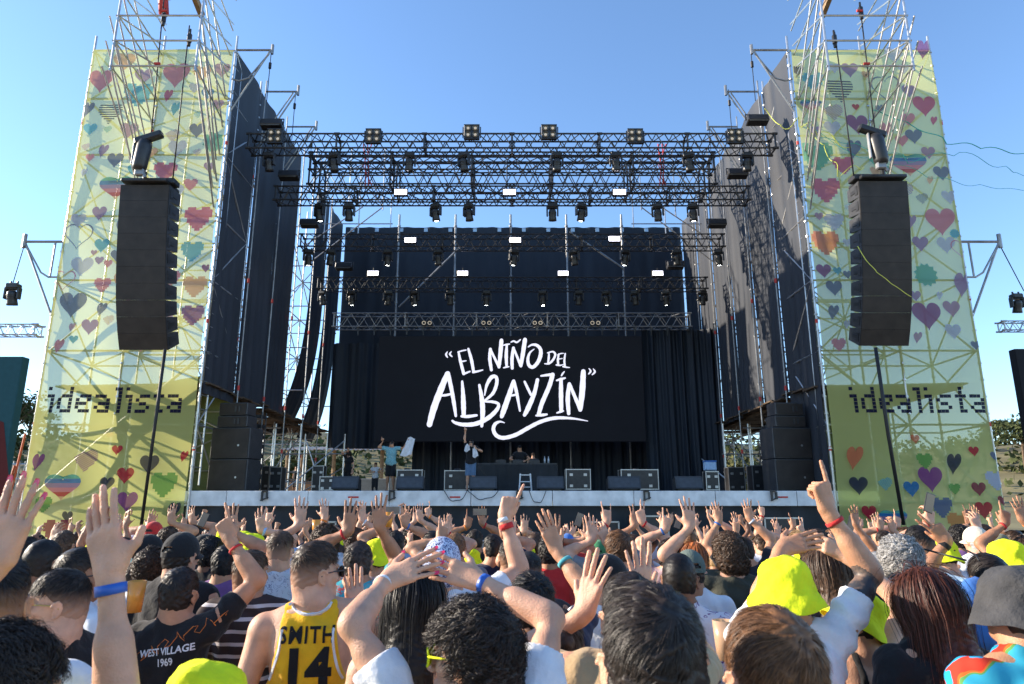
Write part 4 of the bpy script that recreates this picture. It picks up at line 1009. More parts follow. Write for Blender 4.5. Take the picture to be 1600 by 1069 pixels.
for i, px in enumerate((667, 760, 840, 930)):
    p = W(px, 505, 29.8); t = thing('twin_lamp', '%s pair of round lamps from the left on the silver truss' % ORD[i], 'stage light', p, 0, 'twin lamps on the silver truss')
    for sg in (-1, 1):
        m = MB(); m.lathe([(.001, 0), (.05, .0), (.10, .03), (.115, .05), (.115, -.08), (.001, -.09)], (sg * .13, 0, 0), 16, 0, Matrix.Rotation(R(90), 3, 'X')); lp = m.build('lamp', M_BLK, t, True); m = MB(); m.lathe([(.06, .03), (.09, .042)], (sg * .13, -.012, 0), 16, 0, Matrix.Rotation(R(90), 3, 'X')); m.build('reflector', M_WARM, lp, True)
# short droppers between the silver truss and the screen
for i in range(20):
    x = -6.9 + i * .73; m = MB(); m.tube((x, 29.95, 9.35), (x, 29.95, 9.85), .03, 6); m.box((x, 29.95, 9.62), (.09, .08, .16)); m.tube((x, 29.95, 9.85), (x, 30.0, 10.3), .012, 5)
    tag(m.build('screen_hook', M_BLK, None), '%s black hook from the left above the screen' % ORD[i], 'hook', 'hooks above the screen')

# ================================================================ scaffold towers with banners
def pole(mb, a, b, r=.03): mb.tube(a, b, r, 6)
def clampset(mb, x, y, z0, z1, step=.5, r=.045):
    for z in np.arange(z0, z1, step): mb.tube((x, y, z), (x, y, z + .05), r + .02, 8)
M_REDTAG = M_RED
def tower(sg, nm):
    X0, X1 = 9.15, 13.85; Y0, Y1 = 20.0, 22.3; T = 17.0
    t = thing('scaffold_tower', 'tall galvanised scaffold tower behind the %s heart banner' % nm, 'scaffolding', (0, 0, 0), 0, 'banner scaffold towers')
    xs = [X0, 11.55, X1]
    for x in xs:
        for y in (Y0, Y1):
            m = MB(); pole(m, (sg * x, y, GZ), (sg * x, y, T + (.0 if y > Y0 else .15)), .036); clampset(m, sg * x, y, .5, T, .5, .036)
            m.build('standard', M_STEEL, t)
            for z in (3.3, 7.1, 13.0):
                m = MB(); m.tube((sg * x, y, z + x % 1), (sg * x, y, z + .12 + x % 1), .043, 8); m.build('red_marker', M_RED, t)
    lev = [2.0, 4.2, 6.4, 8.6, 10.7, 12.8, 14.8, 16.6]
    for k, z in enumerate(lev):
        m = MB()
        for y in (Y0, Y1): pole(m, (sg * X0, y, z), (sg * X1, y, z), .03)
        for x in xs: pole(m, (sg * x, Y0, z), (sg * x, Y1, z), .03)
        m.build('ledger_ring', M_STEEL, t)
    for k in range(len(lev) - 1):
        m = MB(); z0, z1 = lev[k], lev[k + 1]; a, b = (X0, 11.55) if k % 2 == 0 else (11.55, X0); pole(m, (sg * a, Y0 + .1, z0), (sg * b, Y0 + .1, z1), .027)
        a, b = (11.55, X1) if k % 2 else (X1, 11.55); pole(m, (sg * a, Y0 + .1, z0), (sg * b, Y0 + .1, z1), .027); m.build('front_brace', M_STEEL, t)
        m = MB(); a, b = (X0, X1) if k % 2 else (X1, X0); pole(m, (sg * a, Y1, z0), (sg * b, Y1, z1), .027)
        for x in (X0, X1): a, b = (Y0, Y1) if k % 2 else (Y1, Y0); pole(m, (sg * x, a, z0), (sg * x, b, z1), .027)
        m.build('rear_brace', M_STEEL, t)
    # ladder of short rungs on the inner corner
    m = MB()
    for z in np.arange(3, 16.6, .42): pole(m, (sg * X0, Y0 + .02, z), (sg * (X0 + .0), Y0 + .55, z), .016)
    pole(m, (sg * X0, Y0 + .55, 2.5), (sg * X0, Y0 + .55, 16.6), .028); m.build('ladder', M_STEEL, t)
    # cantilever towards the crowd
    cx0, cx1, yc = 8.87, 11.25, 17.0; zr = [13.9, 14.72, 15.54, 16.36, 17.3, 18.2]
    m = MB()
    for x in (cx0, cx1): pole(m, (sg * x, yc, 13.75), (sg * x, yc, 19.2), .032)
    for z in zr: pole(m, (sg * (cx0 - .06), yc, z), (sg * (cx1 + .06), yc, z), .028)
    m.build('cantilever_face', M_STEEL, t)
    for x, xr in ((cx0, 9.3), (cx1, 11.55)):
        m = MB()
        for i, z in enumerate(zr):
            if i < 5: pole(m, (sg * x, yc, z), (sg * xr, Y0 - .05, z - 3.0 + .12 * i), .026)
            if i < 5: pole(m, (sg * x, yc, z), (sg * xr, Y0 - .05, z + .02), .026)
            if 0 < i: pole(m, (sg * x, yc, z), (sg * xr, Y0 - .05, z + 1.2), .026)
            if i < 3: pole(m, (sg * (x + (.25 if x == cx1 else -.0)), yc, z), (sg * (xr + .1), Y0 - .05, 11.6 + i * .5), .026)
        m.build('cantilever_side', M_STEEL, t)
    for z in (13.98, 15.7, 16.5):
        m = MB(); m.tube((sg * (cx0 + 1.0), yc - .0, z), (sg * (cx0 + 1.16), yc, z), .036, 8); m.build('red_marker', M_RED, t)
    m = MB(); m.box((sg * 9.75, 17.5, 17.35), (.14, 2.6, .2), rot=Matrix.Rotation(-.35, 3, 'X')); m.build('hoist_beam', M_WOOD, t)
    # outriggers: inner (above the wing) and outer
    m = MB(); z = 16.62; pole(m, (sg * X0, Y0, z), (sg * (X0 - 1.22), Y0, z), .036); pole(m, (sg * (X0 - 1.2), Y0, z + .2), (sg * (X0 - 1.2), Y0, z - .15), .05)
    pole(m, (sg * (X0 - 1.15), Y0, z), (sg * (X0 + .0), Y0, z - 2.3), .03); m.path([(sg * (X0 - 1.1), Y0, z - .15), (sg * (X0 - .5), Y0, z - 1.05), (sg * (X0 - .2), Y0, z - 1.15), (sg * X0, Y0, z - 1.1)], .03, 6); m.build('outrigger', M_STEELD, t)
    m = MB(); z = 9.85; pole(m, (sg * X1, Y0, z), (sg * (X1 + 1.25), Y0, z), .04); pole(m, (sg * (X1 + 1.22), Y0, z + .25), (sg * (X1 + 1.22), Y0, z - .2), .06)
    pole(m, (sg * (X1 + 1.2), Y0, z), (sg * X1, Y0, z - 2.4), .035); m.path([(sg * (X1 + 1.15), Y0, z - .1), (sg * (X1 + .55), Y0, z - 1.0), (sg * (X1 + .3), Y0, z - 1.15), (sg * X1, Y0, z - 1.15)], .03, 6); pole(m, (sg * (X1 + .25), Y0, z), (sg * (X1 + .25), Y0, z - 1.15), .03); m.build('outrigger', M_STEELD, t)
    return t
tower(-1, 'left'); tower(1, 'right')
# posts of the wing walls with their own brackets
for sg, nm in ((-1, 'left'), (1, 'right')):
    for i, y in enumerate((22.4, 24.8, 27.2, 29.6, 32.0)):
        t = thing('wing_post', '%s upright with top bracket along the %s wing wall' % (ORD[i], nm), 'post', (sg * 9.0, y, 0), 0, 'uprights of the wing walls')
        m = MB(); pole(m, (0, 0, 2.2), (0, 0, 17.1), .026); clampset(m, 0, 0, 2.6, 17, 1.8, .020); m.build('upright', M_STEELD, t)
        m = MB()
        for z in (9.3, 5.6, 3.9): m.tube((0, 0, z), (0, 0, z + .16), .045, 8)
        m.build('red_marker', M_RED, t)
        if i < 3:
            m = MB(); pole(m, (0, 0, 16.65), (-sg * 1.2, 0, 16.65), .034); pole(m, (-sg * 1.15, 0, 16.65), (0, 0, 14.5), .028); pole(m, (-sg * 1.18, 0, 16.9), (-sg * 1.18, 0, 16.5), .05); pole(m, (-sg * 1.0, 0, 16.6), (0, .1, 14.9), .024); m.build('bracket', M_STEELD, t)
    # outside buttress lattice
    t = thing('scaffold_buttress', 'open scaffold lattice propping the %s wing from outside' % nm, 'scaffolding', (0, 0, 0), 0, 'wing scaffold lattices')
    ysb = [22.4, 24.8, 27.2, 29.6, 32.0, 34.6]
    for x in (10.2, 12.4):
        for y in ysb:
            m = MB(); pole(m, (sg * x, y, GZ), (sg * x, y, 16.2 if x < 11 else 12.5), .034); m.build('standard', M_STEEL, t)
    for k, z in enumerate(np.arange(3.0, 16, 1.9)):
        m = MB()
        for x in (10.2, 12.4):
            if x > 11 and z > 12.4: continue
            pole(m, (sg * x, 22.4, z), (sg * x, 34.6, z), .027)
        for y in ysb: pole(m, (sg * 9.1, y, z), (sg * (12.4 if z < 12.4 else 10.2), y, z), .027)
        m.build('ledger_ring', M_STEEL, t)
        m = MB()
        for j in range(5):
            a, b = (ysb[j], ysb[j + 1]) if (j + k) % 2 else (ysb[j + 1], ysb[j]); pole(m, (sg * 10.2, a, z), (sg * 10.2, b, z + 1.9 if z < 14 else z), .025)
            if z < 12: pole(m, (sg * 10.2, ysb[j], z + 1.9), (sg * 12.4, ysb[j], z), .025)
            if z < 10: pole(m, (sg * 12.4, b, z), (sg * 12.4, a, z + 1.9), .025)
        m.build('brace', M_STEEL, t)
    # scaffold under the wing beside the stage
    t = thing('side_scaffold', 'low scaffold frame with long diagonals beside the %s stage edge' % nm, 'scaffolding', (0, 0, 0), 0, 'low scaffold frames beside the stage')
    for i, (x, y) in enumerate([(8.4, 27.5), (9.4, 27.5), (8.4, 31.5), (7.6, 31.5), (10.0, 24.5), (9.4, 31.5)]):
        m = MB(); pole(m, (sg * x, y, SF), (sg * x, y, 5.1), .036); m.build('standard', M_STEEL, t)
    for (a, b) in [((7.6, 31.5, 4.8), (9.6, 29, SF)), ((8.4, 27.5, 4.6), (9.9, 27.5, SF + .2)), ((7.6, 31.5, 3.6), (9.4, 31.5, 2.5)), ((8.4, 31.5, SF), (9.4, 31.5, 4.9)), ((7.5, 31.5, 4.2), (10, 31.5, 4.2)), ((8.3, 27.5, 3.9), (10.2, 27.5, 3.9)), ((8.3, 27.5, 3.2), (10.2, 27.5, 3.2))]:
        m = MB(); pole(m, (sg * a[0], a[1], a[2]), (sg * b[0], b[1], b[2]), .032); m.build('brace', M_STEEL, t)

# ---- banners
BY = 19.9
LIME = (.92, .92, .34)
M_BAN = mesh_fabric('lime_banner_mesh', LIME, .18, .70)
PAL = {'pink': (.62, .10, .28), 'rose': (.70, .22, .36), 'purple': (.28, .06, .30), 'violet': (.36, .22, .50), 'navy': (.035, .04, .10), 'slate': (.14, .18, .36), 'red': (.55, .02, .07), 'sky': (.08, .45, .70), 'blue': (.02, .20, .55),
       'green': (.18, .42, .12), 'teal': (.12, .50, .42), 'lav': (.55, .58, .85), 'coral': (.75, .22, .12), 'mauve': (.45, .25, .45), 'peach': (.80, .45, .32), 'maroon': (.30, .04, .10), 'orange': (.78, .32, .12)}
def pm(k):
    if k[0] == '+': return mesh_fabric('pale_print_' + k[1:], [c * .85 + .13 for c in PAL[k[1:]]], .10, .62)  # upper hearts take a lightened copy of their print colour
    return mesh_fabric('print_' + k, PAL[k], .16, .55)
def heart_pts(n=36, fat=1.):
    o = []
    for i in range(n):
        t = 2 * math.pi * i / n; o.append((16 * math.sin(t) ** 3 / 16 * .5, (13 * math.cos(t) - 5 * math.cos(2 * t) - 2 * math.cos(3 * t) - math.cos(4 * t) + 2.5) / 29 * 1.0))
    return o
def banner(sg, nm, hearts, corners, label):
    (xa, xb) = corners; z0, z1 = .8, 16.55; xi, xo = (9.2, 13.8)
    x0, x1 = (-xo, -xi) if sg < 0 else (xi, xo)
    t = thing('banner', label, 'banner', (0, BY, 0), 0, 'lime heart banners')
    def fn(u, v): return (x0 + (x1 - x0) * u, .05 * math.sin(u * 9 + v * 11) * math.sin(math.pi * u) + .03 * math.sin(v * 23 + 3 * u), z0 + (z1 - z0) * v)
    m = MB(); m.grid(fn, 40, 110); allm = [M_BAN]
    def lay(pts, lift): return [(x, fn((x - x0) / (x1 - x0), (z - z0) / (z1 - z0))[1] - lift, z) for x, z in pts]
    lift = [.012]; parts = {}
    def addpoly(pts, key):
        if key not in parts: parts[key] = MB()
        c = (sum(p[0] for p in pts) / len(pts), sum(p[1] for p in pts) / len(pts)); V = lay(pts + [c], lift[0]); n = len(pts)
        parts[key].add(V, [(i, (i + 1) % n, n) for i in range(n)])
    def clampx(x): return min(max(x, x0 + .02), x1 - .02)
    rg = random.Random(int(x0 * 10) + 99); hearts = list(hearts); tries = 0; want = len(hearts) + 42
    while len(hearts) < want and tries < 4000:
        tries += 1; zz = rg.uniform(6.6, 16.2); yb_ = 534.5 - F * ((zz - CAMZ) / BY * CP - SP) / (CP + (zz - CAMZ) / BY * SP); v_ = (534.5 - yb_) / F; xx = rg.uniform(x0 + .3, x1 - .3); pxx = 800 + xx / BY * F * (CP - v_ * SP); sz_ = rg.choice([14, 18, 22, 28, 34])
        if all(math.hypot(pxx - q[0], yb_ - q[1]) > (sz_ + q[2]) * .52 for q in hearts): hearts.append((pxx, yb_, sz_, rg.choice(['lav', 'mauve', 'rose', 'peach', 'violet', 'sky', 'lav', 'teal', 'slate']), rg.choice(['', '', 'pixel', 'tilt', 'hatch'])))
    for h in hearts:
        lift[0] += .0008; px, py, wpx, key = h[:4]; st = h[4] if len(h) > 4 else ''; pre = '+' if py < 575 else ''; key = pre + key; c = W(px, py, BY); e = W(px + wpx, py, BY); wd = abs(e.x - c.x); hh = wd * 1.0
        P = heart_pts()
        def tr(pts): return [(clampx(c.x + a * wd), c.z + b * hh) for a, b in pts]
        if st == 'stripe':
            for k in range(9):
                zz = .42 - k * .105; xs_ = []
                for s_ in (zz, zz - .055):
                    xx = [abs(P[i][0]) for i in range(36) if abs(P[i][1] - s_) < .08]; xs_.append(max(xx) if xx else .05)
                addpoly(tr([(-xs_[0], zz), (xs_[0], zz), (xs_[1], zz - .055), (-xs_[1], zz - .055)]), key)
        elif st == 'hatch':
            for k in range(11):
                o_ = -.45 + k * .09; q = [(P[i][0], P[i][1]) for i in range(36)]
                # slanted stripe clipped to the heart by sampling
                seg = [(x / 40., o_ + (x / 40.) * .6) for x in range(-20, 21)]
                ins = [s_ for s_ in seg if _in(s_, q)]
                if len(ins) > 2: a, b = ins[0], ins[-1]; addpoly(tr([(a[0], a[1]), (b[0], b[1]), (b[0], b[1] + .05), (a[0], a[1] + .05)]), key)
        elif st == 'rainbow':
            cols = ['teal', 'blue', 'violet', 'rose', 'red', 'peach']
            for k in range(6):
                lo_, hi_ = .5 - (k + 1) * 1 / 6., .5 - k * 1 / 6.
                pts = _cliph(_cliph(P, hi_, -1), lo_, 1)
                if len(pts) > 2: addpoly(tr([(a * 1.25, b * .85) for a, b in pts]), pre + cols[k])
        elif st == 'line':
            for i in range(36):
                a, b = P[i], P[(i + 1) % 36]; addpoly(tr([a, b, (b[0] * .9, b[1] * .9), (a[0] * .9, a[1] * .9)]), key)
        elif st == 'pixel':
            for gx in range(-5, 5):
                for gz in range(-5, 5):
                    if _in((gx / 10 + .05, gz / 10 + .05), P): addpoly(tr([(gx / 10, gz / 10), (gx / 10 + .1, gz / 10), (gx / 10 + .1, gz / 10 + .1), (gx / 10, gz / 10 + .1)]), key)
        elif st == 'star':
            addpoly(tr([((.5 if i % 2 else .40) * math.cos(i * math.pi / 12), (.5 if i % 2 else .40) * math.sin(i * math.pi / 12)) for i in range(24)]), key)
        elif st == 'tilt':
            addpoly(tr([(a * .7 + b * .25, b * 1.05) for a, b in P]), key)
        else: addpoly(tr(P), key)
    def merge(mb, mt):
        off = m.n; m.v += mb.v; m.f += [[i + off for i in q] for q in mb.f]; m.m += [len(allm)] * len(mb.f); m.n += mb.n; allm.append(mt)
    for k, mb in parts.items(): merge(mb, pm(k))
    # lettering, squares of a pixel font, leaning
    G = {'i': ['10', '00', '11', '01', '01', '01', '01'], 'd': ['0001', '0001', '0111', '1001', '1001', '1001', '0111'], 'e': ['0000', '0000', '0111', '1001', '1110', '1000', '0111'], 'a': ['0000', '0000', '1110', '0001', '0111', '1001', '0111'],
         'l': ['11', '01', '01', '01', '01', '01', '01'], 's': ['0000', '0000', '0111', '1000', '0110', '0001', '1110'], 't': ['010', '010', '111', '010', '010', '010', '011']}
    a = W(xa, 612, BY).x; b = W(xb, 612, BY).x; zb_ = W(180, 645, BY).z; ht = W(180, 606, BY).z - zb_; tot = sum(len(G[c][0]) + 1 for c in 'idealista') - 1; ux = (b - a) / tot; uz = ht / 7 * 1.05
    x = a; mb = MB(); 
    for ch in 'idealista':
        gl = G[ch]
        for r_, row in enumerate(gl):
            for c_i, v in enumerate(row):
                if v == '1':
                    zz = zb_ + (6 - r_) * uz; xx = x + c_i * ux; sh = -.03 * (6 - r_) * 0; mb.add(lay([(xx, zz), (xx + ux * .98, zz), (xx + ux * .98, zz + uz * .90), (xx, zz + uz * .90)], .009), [(0, 1, 2, 3)])
        x += (len(gl[0]) + 1) * ux
    merge(mb, mesh_fabric('print_black', (.02, .02, .05), .05, .3)); m.build('mesh_sheet', allm, t, True)
    return t
def _in(p, q):
    c = False; n = len(q)
    for i in range(n):
        a, b = q[i], q[(i + 1) % n]
        if (a[1] > p[1]) != (b[1] > p[1]) and p[0] < (b[0] - a[0]) * (p[1] - a[1]) / (b[1] - a[1] + 1e-12) + a[0]: c = not c
    return c
def _cliph(P, z, sg):
    o = []
    for i in range(len(P)):
        a, b = P[i], P[(i + 1) % len(P)]; ia, ib = (a[1] - z) * sg >= 0, (b[1] - z) * sg >= 0
        if ia: o.append(a)
        if ia != ib: t = (z - a[1]) / (b[1] - a[1]); o.append((a[0] + (b[0] - a[0]) * t, z))
    return o
HL = [(158, 128, 40, 'rose'), (215, 150, 44, 'sky', 'pixel'), (276, 120, 44, 'rose'), (224, 120, 28, 'violet'), (262, 150, 20, 'pink', 'tilt'), (172, 178, 38, 'navy', 'stripe'), (136, 172, 26, 'slate', 'tilt'), (308, 205, 26, 'slate'), (202, 205, 28, 'mauve'), (268, 212, 24, 'mauve', 'hatch'),
      (162, 238, 22, 'violet', 'tilt'), (182, 253, 26, 'slate'), (210, 268, 18, 'sky'), (334, 222, 36, 'teal', 'star'), (276, 232, 30, 'lav'), (327, 262, 18, 'violet'), (184, 296, 46, 'blue', 'rainbow'), (258, 270, 36, 'pink', 'pixel'), (298, 290, 22, 'rose', 'pixel'), (155, 334, 24, 'violet'), (122, 370, 44, 'slate', 'line'), (158, 384, 24, 'sky'),
      (310, 345, 44, 'pink', 'pixel'), (300, 395, 36, 'sky', 'pixel'), (146, 395, 10, 'mauve'), (122, 345, 24, 'lav'), (115, 478, 42, 'slate'), (160, 447, 26, 'rose', 'pixel'), (182, 400, 20, 'slate'), (128, 418, 34, 'lav'), (102, 440, 34, 'rose', 'line'), (141, 512, 26, 'violet'), (92, 542, 22, 'rose', 'tilt'), (304, 450, 38, 'peach', 'pixel'), (302, 495, 36, 'purple', 'pixel'), (326, 150, 20, 'blue'), (342, 166, 18, 'mauve'), (348, 112, 26, 'mauve'), (322, 420, 14, 'purple'), (222, 545, 14, 'peach'),
      (60, 723, 26, 'purple', 'tilt'), (137, 723, 38, 'purple', 'hatch'), (184, 704, 16, 'red'), (234, 727, 31, 'navy'), (288, 714, 17, 'red', 'tilt'), (197, 744, 26, 'red'), (170, 757, 22, 'navy'), (200, 785, 32, 'purple'), (257, 760, 42, 'green', 'pixel'), (272, 800, 28, 'navy', 'tilt'), (99, 762, 48, 'blue', 'rainbow'), (68, 790, 26, 'green', 'pixel'), (106, 808, 18, 'navy'), (88, 835, 44, 'maroon', 'pixel'), (150, 828, 30, 'sky', 'pixel')]
HR = [(1443, 78, 34, 'purple', 'tilt'), (1328, 110, 26, 'violet'), (1313, 142, 42, 'navy', 'stripe'), (1383, 140, 44, 'slate', 'line'), (1271, 130, 34, 'sky', 'pixel'), (1246, 112, 18, 'navy'), (1267, 165, 26, 'blue', 'rainbow'), (1443, 168, 36, 'pink'), (1458, 190, 15, 'pink', 'tilt'), (1338, 167, 12, 'red'), (1302, 178, 32, 'mauve', 'hatch'), (1340, 195, 36, 'purple'), (1418, 145, 22, 'violet'), (1300, 202, 26, 'lav'), (1332, 236, 34, 'slate', 'tilt'), (1410, 220, 20, 'rose'), (1428, 214, 26, 'slate'), (1275, 248, 52, 'teal', 'pixel'), (1316, 262, 32, 'pink', 'pixel'), (1420, 258, 46, 'blue', 'rainbow'), (1471, 272, 26, 'slate'), (1290, 300, 44, 'pink', 'pixel'),
      (1440, 312, 20, 'slate', 'hatch'), (1482, 310, 24, 'lav'), (1469, 348, 46, 'rose'), (1304, 348, 30, 'lav', 'pixel'), (1438, 382, 26, 'violet'), (1478, 384, 28, 'lav'), (1490, 366, 16, 'sky', 'star'), (1290, 382, 44, 'coral', 'pixel'), (1286, 425, 24, 'purple'), (1302, 452, 26, 'slate'), (1446, 430, 40, 'teal', 'star'), (1504, 446, 40, 'violet', 'tilt'), (1446, 496, 46, 'purple'), (1486, 484, 28, 'mauve'), (1300, 490, 24, 'slate', 'tilt'), (1487, 520, 26, 'lav'), (1522, 541, 15, 'slate'), (1310, 540, 22, 'rose', 'pixel'), (1500, 390, 30, 'rose', 'line'), (1395, 90, 30, 'lav'), (1450, 240, 22, 'mauve'),
      (1429, 687, 15, 'coral'), (1333, 717, 36, 'coral', 'tilt'), (1489, 726, 32, 'navy', 'tilt'), (1520, 706, 16, 'red'), (1554, 714, 16, 'slate'), (1452, 750, 40, 'purple'), (1341, 760, 29, 'navy'), (1381, 758, 22, 'sky', 'hatch'), (1421, 765, 25, 'blue'), (1443, 722, 26, 'green', 'pixel'), (1554, 753, 32, 'lav', 'pixel'), (1527, 765, 22, 'maroon'), (1358, 802, 23, 'red'), (1395, 812, 34, 'blue', 'rainbow'), (1470, 795, 34, 'slate', 'pixel'), (1535, 798, 27, 'red'), (1564, 783, 16, 'maroon'), (1490, 765, 18, 'green', 'pixel'), (1580, 815, 20, 'blue'), (1500, 822, 40, 'orange', 'pixel')]
banner(-1, 'left', HL, (76, 286), 'tall lime mesh banner with hearts on the left tower, dark pixel lettering lower down')
banner(1, 'right', HR, (1326, 1536), 'tall lime mesh banner with hearts on the right tower, stirred by coloured streamers')

m = MB(); m.add([(-13.8, 22.5, .5), (-9.2, 22.5, .5), (-9.2, 22.5, 6.3), (-11.5, 22.5, 5.9), (-13.8, 22.5, 5.4)], [(0, 1, 2, 3, 4)]); m.add([(-13.8, 22.53, .5), (-9.2, 22.53, .5), (-9.2, 22.53, 6.3), (-13.8, 22.53, 5.4)], [(3, 2, 1, 0)])
tag(m.build('rear_sheet', mat('faded_olive_cloth', (.20, .22, .10), .9), None), 'faded olive cloth sheet closing the back of the left tower foot', 'sheet', 'olive sheets behind the tower feet')
m = MB(); m.add([(9.2, 22.5, .5), (12.3, 22.5, .5), (12.35, 22.5, 5.2), (9.2, 22.5, 5.7)], [(0, 1, 2, 3)]); m.add([(9.2, 22.53, .5), (12.3, 22.53, .5), (12.35, 22.53, 5.2), (9.2, 22.53, 5.7)], [(3, 2, 1, 0)])
tag(m.build('rear_sheet', mat('faded_olive_cloth', (.20, .22, .10), .9), None), 'faded olive cloth sheet closing part of the right tower foot', 'sheet', 'olive sheets behind the tower feet')

# ---- line arrays
def line_array(sg, nm, x, ztop, y):
    t = thing('line_array', 'long curved black line array hanging before the %s banner' % nm, 'loudspeaker', (x, y, ztop), 0, 'hanging line arrays')
    h = .452; wd = 1.34; z = -.10; yy = 0.; n = 10
    m = MB(); m.box((0, .25, .0), (wd * .92, .8, .10), bev=.02); m.box((-sg * .5, .2, .06), (.5, .35, .16), bev=.02); m.tube((0, -.1, 0), (0, -.1, .25), .05); m.build('rigging_frame', M_BLK, t)
    for i in range(n):
        ang = R(5 + 1.35 * i + (max(0, i - 6)) * 2.2); zn = z - h * math.cos(ang); yn = yy + h * math.sin(ang)
        c = (0, (yy + yn) / 2, (z + zn) / 2); Mx = Matrix.Rotation(ang, 3, 'X')
        # trapezoid cabinet: front face wide, back narrow
        hw, hd, hb = wd / 2, .62, h / 2 - .001
        v = np.array([(-hw, 0, -hb), (hw, 0, -hb), (hw, 0, hb), (-hw, 0, hb), (-hw, hd, -hb * .78), (hw, hd, -hb * .78), (hw, hd, hb * .78), (-hw, hd, hb * .78)]) @ np.array(Mx).T + c
        m = MB(); m.add(v, [(0, 3, 2, 1), (4, 5, 6, 7), (0, 1, 5, 4), (3, 7, 6, 2), (0, 4, 7, 3), (1, 2, 6, 5)]); cb = m.build('cabinet', M_BOX, t)
        m = MB(); m.box(np.array(c) + np.array(Mx) @ np.array((0, -.012, 0)), (wd - .02, .02, h - .004), rot=Mx); m.build('grille', M_GRILLE, cb)
        for s2 in (-1, 1): m = MB(); m.box(np.array(c) + np.array(Mx) @ np.array((s2 * (hw + .006), .12, 0)), (.02, .12, h * .55), rot=Mx); m.box(np.array(c) + np.array(Mx) @ np.array((s2 * (hw + .008), .30, 0)), (.018, .26, .10), rot=Mx); m.build('rigging_plate', M_BLK, cb)
        z, yy = zn, yn
    return t
pl = W(228, 284, 17.3); line_array(-1, 'left', pl.x, pl.z, 17.3)
pr_ = W(1378, 278, 17.3); line_array(1, 'right', pr_.x, pr_.z, 17.3)
def spot_on_top(sg, nm, px, py):
    p = W(px, py, 16.9); t = thing('hanging_profile_light', 'black long-bodied light slung above the %s line array' % nm, 'stage light', p, 0, 'lights slung above the line arrays')
    m = MB(); m.box((-.12 * sg, 0, .12), (.75, .22, .2), rot=Matrix.Rotation(.35 * -sg * -1, 3, 'Y'), bev=.04); m.build('hoist_body', M_BLKP, t)
    m = MB(); m.lathe([(.001, .45), (.16, .44), (.19, .30), (.185, -.3), (.15, -.42), (.001, -.43)], (0, 0, -.42), 18, 0, Matrix.Rotation(.10 * -sg, 3, 'Y')); m.build('lamp_body', M_BLKP, t, True)
    m = MB(); m.box((-.24, 0, -.3), (.04, .1, .75), bev=.01); m.box((0, 0, -.9), (.25, .15, .2), bev=.03); m.tube((.05, 0, -.85), (.16, 0, -1.05), .05); m.build('yoke', M_STEELD, t)
spot_on_top(-1, 'left', 225, 222); spot_on_top(1, 'right', 1370, 212)
def cable(pts, r, label, name='cable', mt=None, cat='cable', group=None):
    m = MB(); m.path(pts, r, 6); return tag(m.build(name, mt or M_CABLE, None, True), label, cat, group)
for sg, nm, a, b, c in ((-1, 'left', (258, 546), (240, 680), (220, 826)), (1, 'right', (1368, 543), (1388, 680), (1412, 820))):
    cable([W(*a, 17.6), W(*b, 17.9), W(*c, 18.4)], .045, 'thick black cable running down from the %s line array' % nm, group='line array cables')
for i, (a, b, l) in enumerate([((256, 0), (236, 214), 'left hoist chain above the left array'), ((296, 40), (270, 280), 'right steel cable above the left array'), ((1345, 20), (1368, 212), 'right hoist chain above the right array'), ((1304, 50), (1334, 275), 'left steel cable above the right array')]):
    cable([W(*a, 17.1), W(*b, 17.2)], .018, l, 'hoist_cable', group='hoist cables above the arrays')
for i, px in enumerate((256, 296, 1345, 1304)):
    p = W(px, (28, 60, 18, 62)[i], 17.1); m = MB(); m.box((0, 0, 0), (.12, .1, .3), bev=.03); m.tube((0, 0, .15), (0, 0, .3), .03); m.tube((0, 0, -.15), (0, 0, -.25), .05)
    tag(m.build('hoist_hook', M_BLK, None, False, p), ['hoist hook on the left chain above the left array', 'hoist hook on the right cable above the left array', 'hoist hook on the right chain above the right array', 'hoist hook on the left cable above the right array'][i], 'hook', 'hoist hooks')
cable([W(250, 0, 17.4) + Vector((0, 0, .6)), W(256, 22, 17.4)], .14, 'red cloth bag on the hoist above the left array', 'hoist_bag', M_RED, 'bag')
for i, (px, py0, py1, y) in enumerate([(424, 80, 190, 20), (462, 145, 270, 22.4), (488, 208, 340, 24.8), (1173, 78, 185, 20), (1138, 140, 268, 22.4), (1108, 200, 345, 24.8)]):
    a = W(px, py0, y); m = MB(); m.tube(a, (a.x, a.y, a.z - 1.9), .014, 5); m.tube((a.x, a.y, a.z - .45), (a.x, a.y, a.z - .65), .05, 8)
    tag(m.build('hoist_cable', M_CABLE, None), 'thin hoist line dropping from the %s bracket on the %s wing' % (ORD[i % 3], 'left' if i < 3 else 'right'), 'cable', 'hoist lines of the wing brackets')
# streamers on the right tower
M_STR1 = mat('streamer_green', (.05, .45, .35), .6, var=0); M_STR2 = mat('streamer_yellow', (.7, .75, .12), .6, var=0)
def streamer(pts, mt, label, wv=.10, r=.014, y=19.3):
    P = [np.array(W(a, b, y)) for a, b in pts]; Q = []
    for i in range(len(P) - 1):
        for k in range(8):
            t = k / 8; q = P[i] * (1 - t) + P[i + 1] * t; q = q + np.array((0, wv * math.sin(5 * t + i), wv * math.sin(6.28 * t + i * 2.3))); Q.append(q)
    Q.append(P[-1]); m = MB(); m.path(Q, r, 4); tag(m.build('streamer', mt, None, True), label, 'streamer', 'paper streamers on the right tower')
streamer([(1365, 172), (1420, 192), (1480, 222), (1540, 232), (1600, 240)], M_STR1, 'teal streamer blowing right from the tower, uppermost', .05, .016)
streamer([(1280, 215), (1340, 225), (1420, 250), (1500, 240), (1570, 262), (1600, 275)], M_STR1, 'teal streamer crossing the banner below the uppermost one', .08, .010)
